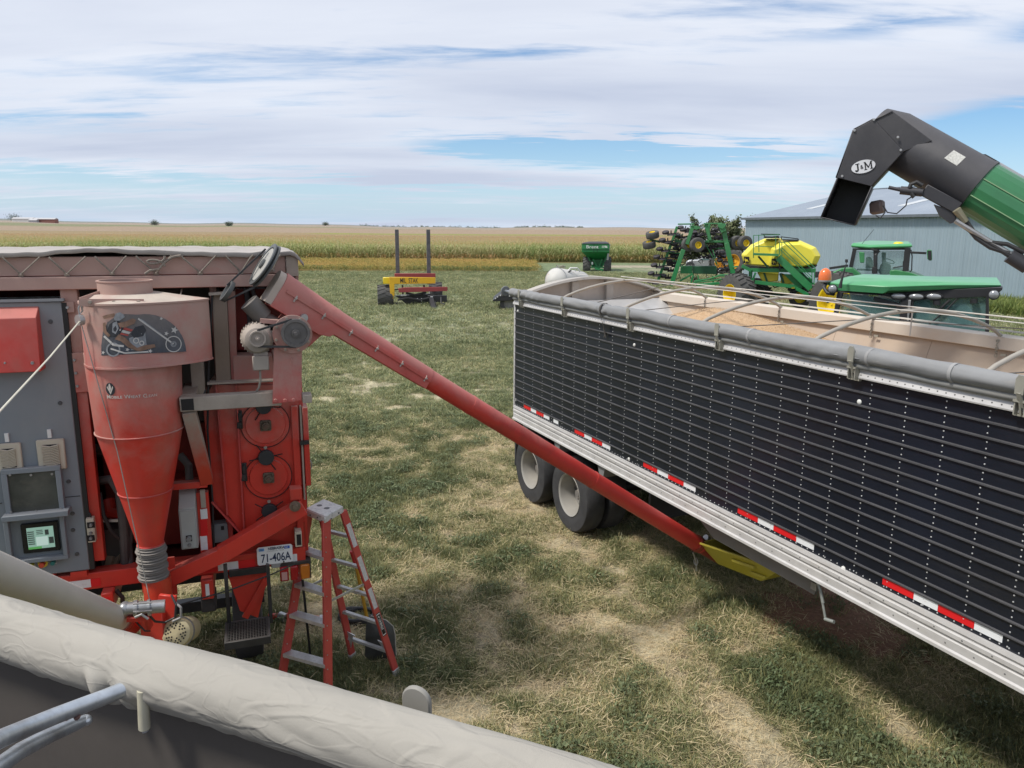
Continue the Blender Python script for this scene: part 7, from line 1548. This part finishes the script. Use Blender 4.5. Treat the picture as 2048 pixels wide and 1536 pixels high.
# ================================================================== foreground grain truck (the camera stands in its box)
FR = Frame((-1.18, 1.632, 0), math.radians(-23)); TK = thing('grain_truck_box', 'cream tarp rolled along the rim of a dark steel truck box in the foreground', 'truck box', FR)
CT = M('cream_canvas', (.355, .335, .295), .85, var=.10, sc_=1.6, bump=.06, bsc=220, streak=(.45, (.31, .285, .25), (1.5, 3, 3)))
def wrinkle(m):
    nt = m.node_tree; N = nt.nodes; L = nt.links; b = N['Principled BSDF']; tc = N.new('ShaderNodeTexCoord'); old = b.inputs['Normal'].links[0].from_node; prev = old.outputs[0]
    for sv, dist, st, seed in (((3.0, 9, 9), .009, .22, 0), ((1.1, 3, 3), .035, .18, 9), ((9, 20, 20), .004, .18, 4)):
        mp = N.new('ShaderNodeMapping'); mp.inputs['Scale'].default_value = sv; mp.inputs['Location'].default_value = (seed, seed, 0); mp.inputs['Rotation'].default_value = (0, .5, .4); L.new(tc.outputs['Object'], mp.inputs[0])
        n = N.new('ShaderNodeTexNoise'); n.inputs['Scale'].default_value = 1; n.inputs['Detail'].default_value = 1; n.inputs['Roughness'].default_value = .4; n.inputs['Distortion'].default_value = 1.1; L.new(mp.outputs[0], n.inputs['Vector'])
        a = N.new('ShaderNodeMath'); a.operation = 'SUBTRACT'; L.new(n.outputs[0], a.inputs[0]); a.inputs[1].default_value = .5
        c = N.new('ShaderNodeMath'); c.operation = 'ABSOLUTE'; L.new(a.outputs[0], c.inputs[0]); d = N.new('ShaderNodeMapRange'); d.inputs[2].default_value = .06; d.inputs[3].default_value = 1; d.inputs[4].default_value = 0; d.interpolation_type = 'SMOOTHERSTEP'; L.new(c.outputs[0], d.inputs[0])
        bp = N.new('ShaderNodeBump'); bp.inputs['Strength'].default_value = st; bp.inputs['Distance'].default_value = dist; L.new(d.outputs[0], bp.inputs['Height']); L.new(prev, bp.inputs['Normal']); prev = bp.outputs[0]
    L.new(prev, b.inputs['Normal'])
wrinkle(CT)
vs = []; fs = []; nu_, nn_ = 900, 72
def crease(u, a):
    """folds of the canvas: sharp-edged ridges that run across the roll"""
    v = 0
    for (uc, ac, L_, wd_, sl, am) in CREASES:
        du = u-uc; da = ((a-ac+math.pi) % (2*math.pi))-math.pi; s_ = da-sl*du*8
        d = abs(du*math.cos(.6)*1+s_*.05); d = abs(du-s_*sl*.05)
        v += am*math.exp(-(d/wd_)**2)*math.exp(-(da/L_)**2)-am*.6*math.exp(-((d-wd_*1.8)/wd_)**2)*math.exp(-(da/L_)**2)
    return v
random.seed(5); CREASES = [(random.uniform(-.3, 2.2), random.uniform(-2.4, .3), random.uniform(.3, .9), random.uniform(.010, .024), random.uniform(-1.6, 1.6), random.uniform(.0012, .0032)) for _ in range(70)]
CREASES += [(.40, -2.5, .7, .016, .8, .012), (.46, -2.3, .6, .012, 1.0, .010), (.43, -2.8, .5, .02, .4, -.010)]
for i in range(nu_+1):
    u = -1.6+4.2*i/nu_
    for k in range(nn_):
        a = 2*math.pi*k/nn_
        r = .066+.0045*nz(u*2.6, math.cos(a)*1.3, math.sin(a)*1.3)+.0022*nz(u*9, math.cos(a)*3, math.sin(a)*3)
        if -1.0 < u < 2.4: r += crease(u, a if a < math.pi else a-2*math.pi)
        vs.append((u, math.cos(a)*r, 3.0+math.sin(a)*r*.98+.004*math.sin(u*3.1)-.012*math.exp(-((u-.33)/.35)**2)))
for i in range(nu_):
    for k in range(nn_): k2 = (k+1) % nn_; fs.append((i*nn_+k, i*nn_+k2, (i+1)*nn_+k2, (i+1)*nn_+k))
fs.append(tuple(range(nn_))); fs.append(tuple(nu_*nn_+k for k in range(nn_)))
MB().add(vs, fs).build('tarp_roll', CT, TK, smooth=180)
DK = M('dark_box_steel', (.062, .055, .052), .7, var=.2, sc_=2, bump=.1, bsc=30, dust=(.15, (.2, .17, .13), 1, 3))
MB().box(-2.5, 2.9, .0, .05, 1.35, 2.93).build('box_side', DK, TK); MB().box(-2.5, 2.9, -2.4, .0, 1.3, 1.35).build('box_floor', DK, TK); MB().box(-2.5, 2.9, -2.45, -2.4, 1.35, 2.9).build('box_side', DK, TK)
MB().box(-2.55, -2.5, -2.45, .05, 1.3, 2.93).build('box_end', DK, TK); MB().box(2.9, 2.95, -2.45, .05, 1.3, 2.93).build('box_end', DK, TK)
fp = FR.p
G1 = [fp(262, 1372, -.05), fp(215, 1392, -.09), fp(110, 1432, -.2), fp(0, 1478, -.33), fp(-160, 1560, -.55)]
MB().tube(G1, .0155, 20).build('bow_pipe', GALV, TK, smooth=60)
G2 = [fp(172, 1440, -.13), fp(150, 1448, -.15), fp(100, 1470, -.2), fp(40, 1502, -.28), fp(-20, 1545, -.36), fp(-120, 1640, -.5)]
MB().tube(G2, [.010, .0135, .0145, .0145, .0145, .0145], 20).build('bow_splice', GALV, TK, smooth=60)
c = fp(172, 1440, -.13); MB().ball(c, .0105, 8, (1.3, 1, 1)).build('splice_end', GALV, TK, smooth=60)
q = MB()
for x, y in ((130, 1440), (155, 1433)): c = fp(x, y+2, -.165); q.lathe(c, (0, -.6, 1), [(0, .0065), (.003, .006)], 8)
q.build('bolt', M('rusty_hole', (.13, .07, .06), .8), TK)
pg0, pg1 = fp(285, 1380, -.06), fp(289, 1456, -.06); MB().cyl(pg0, pg1, .0105, .0115, 20).build('stop_peg', M('cream_peg', (.50, .47, .36), .6, var=.1, sc_=20), TK); MB().cyl(pg1-V((0, 0, .002)), pg1-V((-.002, 0, .008)), .007, .006, 14).build('peg_tip', M('peg_tip_m', (.3, .3, .3), .5), TK)
a = fp(830, 1420, .11); b = fp(830, 1376, .11)
pd = [V((-.030, 0, -.09)), V((-.031, 0, -.015))]+[V((-.031*math.cos(t), 0, .028*math.sin(t)-.01)) for t in [k*math.pi/10 for k in range(11)]]+[V((.031, 0, -.09))]
MB().prism([b+p_+V((.0, 0, -.018)) for p_ in pd], (.0, .012, 0)).build('tarp_stop', M('grey_stop', (.27, .26, .235), .6, var=.1), TK, bev=.003)
# pale board corner inside the box
w0 = FR.g(-60, 1478, 2.45); w1 = FR.g(0, 1500, 2.45); w2 = FR.g(128, 1540, 2.45); w3 = FR.g(160, 1640, 2.45); w4 = FR.g(-100, 1640, 2.45)
bd = MB().prism([w0, w1, w2, w3, w4], (0, 0, -.03)).build('plank', M('pale_board', (.55, .44, .30), .7, var=.12, sc_=8, streak=(.4, (.3, .23, .15), (4, 20, 4))), None, label='pale wooden board lying inside the dark foreground truck box', cat='board'); bd.location = FR.O; bd.rotation_euler = (0, 0, FR.yaw)

# ================================================================== cream transfer auger at lower left
b0 = K.glob(kp(238, 1240, -.45)); b1 = CAM+HZ.ray(0, 1148)*3.5; ax = (b1-b0).normalized()
TA = thing('transfer_auger', 'cream tube auger with a red boot, winch and round tan motor', 'auger', loc=(b0.x, b0.y, 0)); O_ = V((b0.x, b0.y, 0)); s0 = b0-O_
CRM = M('cream_tube', (.60, .58, .52), .5, var=.06, sc_=2, dust=(.25, (.4, .36, .28), 0, 3))
MB().cyl(s0, s0+ax*4.2, .088, None, 36).build('auger_tube', CRM, TA, smooth=40)
MB().cyl(s0-ax*.03, s0+ax*.07, .097, None, 32).build('tube_clamp', M('worn_red', (.42, .06, .04), .5, dust=(.5, DUST, .5, 1.6)), TA)
toK = lambda x, y, w: K.glob(kp(x, y, w))-O_
e = toK(330, 1285, -.45)
MB().cyl(s0+ax*.02, s0-ax*.30, .098, .085, 28).build('boot', RED, TA)
MB().beam(toK(310, 1215, -.42), toK(318, 1330, -.42), .16, .14, up=(0, 1, 0)).build('boot_frame', RED, TA, bev=.004)
MB().beam(toK(336, 1190, -.45), toK(330, 1300, -.45), .03, .12, up=(1, 0, 0)).build('boot_side', RED, TA, bev=.003)
wn = MB().cyl(toK(252, 1218, -.62), toK(330, 1212, -.62), .045, None, 20).cyl(toK(268, 1218, -.62), toK(276, 1217, -.62), .058, None, 20).cyl(toK(296, 1216, -.62), toK(302, 1215, -.62), .058, None, 20).build('winch', M('winch_grey', (.38, .39, .40), .35, .6, var=.15, sc_=20), TA)
MB().ball(toK(250, 1218, -.62), .052, 8, (.8, 1, 1)).build('winch_gearbox', MATS['winch_grey'], wn, smooth=60)
for y in (1207, 1223): MB().cyl(toK(266, y+1, -.68), toK(304, y-2, -.68), .006, None, 8).build('tie_bar', STEEL, wn)
MB().beam(toK(255, 1234, -.62), toK(300, 1232, -.62), .1, .03).beam(toK(288, 1215, -.6), toK(300, 1255, -.55), .05, .03, up=(1, 0, 0)).each('winch_bracket', RED, TA, bev=.002)
MB().tube([toK(270, 1235, -.7), toK(283, 1229, -.7), toK(296, 1238, -.7)], .009, 8).build('winch_lever', STEEL, TA)
MB().tube([toK(343, 1190, -.5), toK(352, 1210, -.55), toK(350, 1235, -.55), toK(330, 1245, -.55), toK(310, 1243, -.6), toK(300, 1232, -.65)], .008, 8).build('power_cable', HOSE, TA)
MB().tube([toK(347, 1202, -.45), toK(362, 1215, -.5), toK(362, 1235, -.5), toK(345, 1243, -.5)], .009, 8).build('conduit', M('grey_conduit', (.3, .3, .3), .5), TA)
MB().tube([toK(265, 1236, -.5), toK(278, 1250, -.6), toK(290, 1262, -.6), toK(300, 1262, -.55)], .006, 6).build('control_wire', HOSE, TA)
c = toK(352, 1266, -.52); nrm = (K.M @ V((-.25, -1, .42))).normalized(); TAN = M('tan_motor', (.52, .45, .27), .45, var=.08, sc_=10, dust=(.3, (.35, .3, .2), 0, 1.5))
mt = MB().lathe(c, -nrm, [(-.01, .02), (-.008, .085), (0, .098), (.05, .104), (.055, .098), (.09, .098), (.26, .092), (.29, .07)], 36).build('tan_motor', TAN, TA, smooth=40)
MB().lathe(c, -nrm, [(.055, .1), (.055, .108), (.075, .108), (.075, .1)], 36).build('motor_band', STEEL, mt)
e1 = nrm.orthogonal().normalized(); e2 = nrm.cross(e1); q = MB()
for i in range(6):
    for (rr, aa) in ((.036, 0), (.052, -.24), (.052, .24), (.068, -.32), (.068, 0), (.068, .32)):
        a_ = i*math.pi/3+aa; p = c+nrm*.0095+(e1*math.cos(a_)+e2*math.sin(a_))*rr; q.cyl(p, p+nrm*.0012, .0062, None, 8)
q.build('cooling_holes', DARK, mt, kind='stuff')
MB().cyl(c+V((.02, .05, -.08)), c+V((.02, .05, -.35)), .03, .03, 10).build('motor_foot', TAN, mt)
MB().box(toK(310, 1290, -.4).x-.15, toK(310, 1290, -.4).x+.15, toK(310, 1290, -.4).y-.15, toK(310, 1290, -.4).y+.15, .02, .25).build('boot_pan', RED, TA, bev=.01)
MB().cyl(toK(314, 1300, -.42), V((toK(314, 1300, -.42).x, toK(314, 1300, -.42).y, .2)), .08, .1, 20).build('boot_leg', RED, TA)
for s_ in (-.35, .35): make_wheel(TA, (toK(310, 1290, -.4).x+s_, toK(310, 1290, -.4).y-.1, .2), (1 if s_ > 0 else -1, 0, 0), .2, .1, .12, RUBBER, WHITE)
# rope running from the pulley off to the left
ro = V(K.glob(kp(160, 642, -.5))); re_ = V((-2.62, 3.1, 2.78)); 
r = HZ.ray(0, 822); Pl = CAM+r*3.0
MB().tube([ro, ro.lerp(Pl, .5)-V((0, 0, .01)), Pl, Pl+(Pl-ro)*.6], .0045, 6).build('pull_rope', M('pale_rope', (.6, .57, .47), .8), None, label='thin cream rope running from the cyclone pulley down to the left', cat='rope')

# ================================================================== stepladder
LF = Frame((-1.23, 6.05, 0), 0.0); LD = thing('stepladder', 'red fibreglass stepladder with aluminium steps standing on the grass', 'ladder', LF)
def G(x, y, z=0): return ground(x, y, z)-LF.O
FG = M('red_fibreglass', (.50, .075, .06), .5, var=.1, sc_=6, streak=(.5, (.36, .10, .09), (9, 9, 2))); AL2 = M('ladder_aluminium', (.58, .58, .57), .42, .55, var=.12, sc_=20, streak=(.5, (.35, .34, .32), (30, 30, 30)))
RR, RL, FRR, FL_ = G(794, 1350), G(706, 1318), G(657, 1428), G(556, 1402)
zt_ = 1.66
TFR, TFL, TRR, TRL = G(652, 1040, zt_-.04), G(617, 1026, zt_-.04), G(686, 1022, zt_-.04), G(640, 1012, zt_-.04)
def rail(a, b, w, h, nm): 
    d = (b-a).normalized(); side = (TFR-TFL).normalized(); return MB().beam(a, b, w, h, up=d.cross(side)).build(nm, FG, LD, bev=.003)
for a, b in ((TFL, FL_), (TFR, FRR)): rail(a, b, .028, .075, 'front_rail')
for a, b in ((TRL, RL), (TRR, RR)): rail(a, b, .028, .062, 'rear_rail')
sd2 = (TFR-TFL).normalized(); fw = ((TFR+TFL)/2-(TRR+TRL)/2).normalized()
ctr = (TFR+TFL+TRR+TRL)/4
hwid = (TFR-TFL).length/2+.022; hd = ((TFR-TRR).length)/2+.022
cap = MB().loft([[ctr+sd2*(i*hwid)+fw*(j*hd)+V((0, 0, -.012)) for i, j in ((-1, -1), (1, -1), (1, 1), (-1, 1))], [ctr+sd2*(i*hwid*.98)+fw*(j*hd*.97)+V((0, 0, .035)) for i, j in ((-1, -1), (1, -1), (1, 1), (-1, 1))], [ctr+sd2*(i*hwid*.93)+fw*(j*hd*.9)+V((0, 0, .045)) for i, j in ((-1, -1), (1, -1), (1, 1), (-1, 1))]]).build('top_cap', M('scuffed_top', (.62, .61, .58), .5, .15, var=.12, sc_=25, streak=(.8, (.22, .22, .22), (28, 28, 28))), LD, bev=.006)
q = MB(); 
for i, r_ in ((-.45, .022), (.25, .024)): p = ctr+sd2*(i*hwid)+V((0, 0, .0455)); q.cyl(p, p+V((0, 0, .0012)), r_, None, 18)
q.build('tool_hole', M('hole_grey', (.12, .12, .12), .6), cap, kind='stuff')
q = MB()
for (i, j, k) in ((.7, 1, 0), (.3, 1, .015), (1, .4, 0), (1, -.4, .012), (-.8, 1, 0), (-.4, 1, .01)):
    p = ctr+sd2*(i*hwid)+fw*(j*hd)+V((0, 0, k)); nrm_ = fw if abs(j) == 1 else sd2; q.cyl(p, p+nrm_*.004, .007, None, 8)
q.build('cap_rivet', M('hole_dark', (.1, .1, .1), .5), cap)
def step(a0, a1, b0, b1, t, dep, nm, thick=.03, rear=False):
    A_ = a0.lerp(a1, t); B_ = b0.lerp(b1, t); A2_ = A_+(B_-A_)*.0; sd_ = (B_-A_).normalized()
    f_ = fw
    st = MB().prism([A_+f_*(dep/2)+V((0, 0, .0)), A_+f_*(dep/2)+V((0, 0, -thick)), A_+f_*(dep/2-.008)+V((0, 0, -thick)), A_+f_*(dep/2-.008)+V((0, 0, -.008)), A_-f_*(dep/2-.008)+V((0, 0, -.008)), A_-f_*(dep/2-.008)+V((0, 0, -thick)), A_-f_*(dep/2)+V((0, 0, -thick)), A_-f_*(dep/2)], B_-A_).build(nm, AL2, LD)
    g = MB()
    for k in range(5): p = -dep/2+dep*(k+.7)/5.4; g.beam(A_+f_*p+V((0, 0, .001)), B_+f_*p+V((0, 0, .001)), .004, .003)
    g.build('tread_ribs', AL2, st, kind='stuff')
    return st
def tpar(a, b, y):      # parameter where rail a-b crosses image row y
    best = min(range(101), key=lambda k: abs(proj_y(a.lerp(b, k/100)+LF.O)-y)); return best/100
def proj_y(P):
    c = RC.transposed() @ (P-CAM); return 768-FPX*c.y/-c.z
for yl in (1090+5, 1162, 1226, 1303): step(TFL, FL_, TFR, FRR, tpar(TFL, FL_, yl-0), .085, 'step')
for yl in (1060, 1118, 1170, 1222, 1274):
    s_ = step(TRL, RL, TRR, RR, tpar(TRL, RL, yl), .035, 'rear_rung', .022)
for (a, b) in ((TFL.lerp(FL_, .42), TRL.lerp(RL, .42)), (TFR.lerp(FRR, .42), TRR.lerp(RR, .42))): MB().beam(a, b, .005, .022).build('spreader_bar', GALV, LD)
for P_, nm in ((RR, 'foot'), (RL, 'foot'), (FRR, 'foot'), (FL_, 'foot')):
    T_ = TRR if P_ is RR else TRL if P_ is RL else TFR if P_ is FRR else TFL; d = (T_-P_).normalized(); MB().beam(P_+d*.0, P_+d*.07, .036, .072, up=d.cross(sd2)).build(nm, AL2, LD, bev=.003)
    
for T_, P_, sg in ((TRR, RR, -1), (TRL, RL, 1)):
    a = T_.lerp(P_, .80); b = T_.lerp(P_, .93); MB().prism([a, a+sd2*(sg*.12), a+sd2*(sg*.09)-V((0, 0, .02)), a.lerp(b, .6)+sd2*(sg*.04), b], fw*.01).build('foot_brace', AL2, LD)
LABL = M('label_paper', (.62, .61, .60), .6, var=.15, sc_=60, streak=(.6, (.3, .3, .3), (50, 50, 20)))
dR = (RR-TRR).normalized(); nf = dR.cross(sd2).normalized(); oR = sd2*.0152
def lab(t0, t1, m, nm, wd=.042, off=.0152):
    a = TRR.lerp(RR, t0)+sd2*off; b = TRR.lerp(RR, t1)+sd2*off; return MB().prism([a+nf*wd/2, a-nf*wd/2, b-nf*wd/2, b+nf*wd/2], sd2*.001).build(nm, m, LD)
for t0, t1 in ((.07, .20), (.26, .40), (.45, .57)): lab(t0, t1, LABL, 'warning_label')
lb = lab(.60, .74, BLP, 'brand_label'); lab(.605, .735, WHITE, 'label_outline', .036, .0153); lab(.61, .73, BLP, 'label_field', .032, .0157)
a = TRR.lerp(RR, .635)+sd2*.0175+nf*.010; text('label_lettering', 'LOUISVILLE', .026, WHITE, lb, lambda s, t: a+dR*s*.84-nf*(-t)*-1.0*(1), bold=.0008)
lb2 = TRR.lerp(RR, .62)+sd2*.0175; MB().prism([lb2+nf*.01+dR*.0, lb2-nf*.004-dR*.006, lb2+dR*.012, lb2-nf*.01+dR*.006, lb2+dR*.018], sd2*.0006).build('label_arrow', WHITE, lb)
q = MB()
for T_, P_ in ((TFL, FL_), (TFR, FRR)):
    for k in range(12): p = T_.lerp(P_, .08+.075*k); q.cyl(p+sd2*.014+fw*.02, p+sd2*.018+fw*.02, .006, None, 6)
q.build('rail_rivets', STEEL, LD, kind='stuff')

# ================================================================== things on the grass round the ladder
gS = ground(768, 1338); SH = thing('scoop_shovel', 'grey scoop shovel standing blade down behind the ladder', 'shovel', loc=(gS.x, gS.y, 0))
def SP(x, y, dz=0):
    r = HZ.ray(x, y); k = (gS.y+dz)/r.y; return CAM+r*k-V((gS.x, gS.y, 0))
ring_f = [SP(x, y, .10) for x, y in ((733, 1238), (742, 1232), (772, 1240), (786, 1252), (790, 1268), (792, 1310), (780, 1338), (765, 1336), (745, 1325), (730, 1312), (731, 1270))]
c_ = sum(ring_f, V((0, 0, 0)))/len(ring_f)
sm3 = MB().add(ring_f+[c_+V((0, .05, 0))], [(i, (i+1) % 11, 11) for i in range(11)]).build('blade', M('scoop_grey', (.09, .095, .09), .5, .3, var=.2, sc_=6, streak=(.5, (.16, .15, .12), (6, 6, 6))), SH, smooth=60); sm3.modifiers.new('s', 'SOLIDIFY').thickness = .006
MB().tube(ring_f[1:6], .006, 6).build('blade_rim', M('scoop_edge', (.42, .40, .34), .5), SH)
MB().cyl(SP(735, 1240, .1), SP(712, 1130, .02), .016, None, 10).build('handle', M('yellow_handle', (.50, .28, .03), .5), SH); MB().cyl(SP(712, 1130, .02), SP(703, 1102, 0), .02, None, 10).build('grip', M('red_grip', (.45, .03, .03), .5), SH)
h0_, h1_ = ground(538, 1248), ground(720, 1238); RH = thing('red_pipe', 'red pipe with clamp lying on the grass behind the ladder', 'pipe', loc=(h0_.x, h0_.y, 0)); o_ = V((h0_.x, h0_.y, 0))
MB().tube([h0_-o_+V((0, 0, .08)), ground(600, 1244)-o_+V((0, 0, .07)), ground(640, 1250)-o_+V((0, 0, .06))], .032, 12).build('pipe', RED, RH); MB().cyl(ground(560, 1246)-o_+V((0, 0, .08)), ground(572, 1249)-o_+V((0, 0, .07)), .045, None, 12).build('clamp', STEEL, RH); MB().cyl(ground(640, 1250)-o_+V((0, 0, .06)), ground(662, 1247)-o_+V((0, 0, .06)), .045, .04, 12).build('coupling', STEEL, RH)
hc = ground(715, 1240); q = MB(); cp_ = []
for k in range(60):
    a = k*.42; r_ = .17+.012*math.sin(k*.9); cp_.append(V((math.cos(a)*r_, math.sin(a)*r_*.8, .03+.012*(k//15)+.01*math.sin(k))))
q.tube(cp_, .022, 8).build('coiled_hose', HOSE, None, label='coil of black hose lying on the grass behind the ladder', cat='hose', loc=(hc.x, hc.y, 0))
s0_ = ground(622, 1325); q = MB()
top = K.glob(kp(605, 1160, .0))-V((s0_.x, s0_.y, 0)); q.beam(V((0, 0, 0)), top, .02, .006).build('black_strap', BLACK, None, label='black strap hanging from the tail lamp corner of the red cleaner to the grass', cat='strap', loc=(s0_.x, s0_.y, 0))
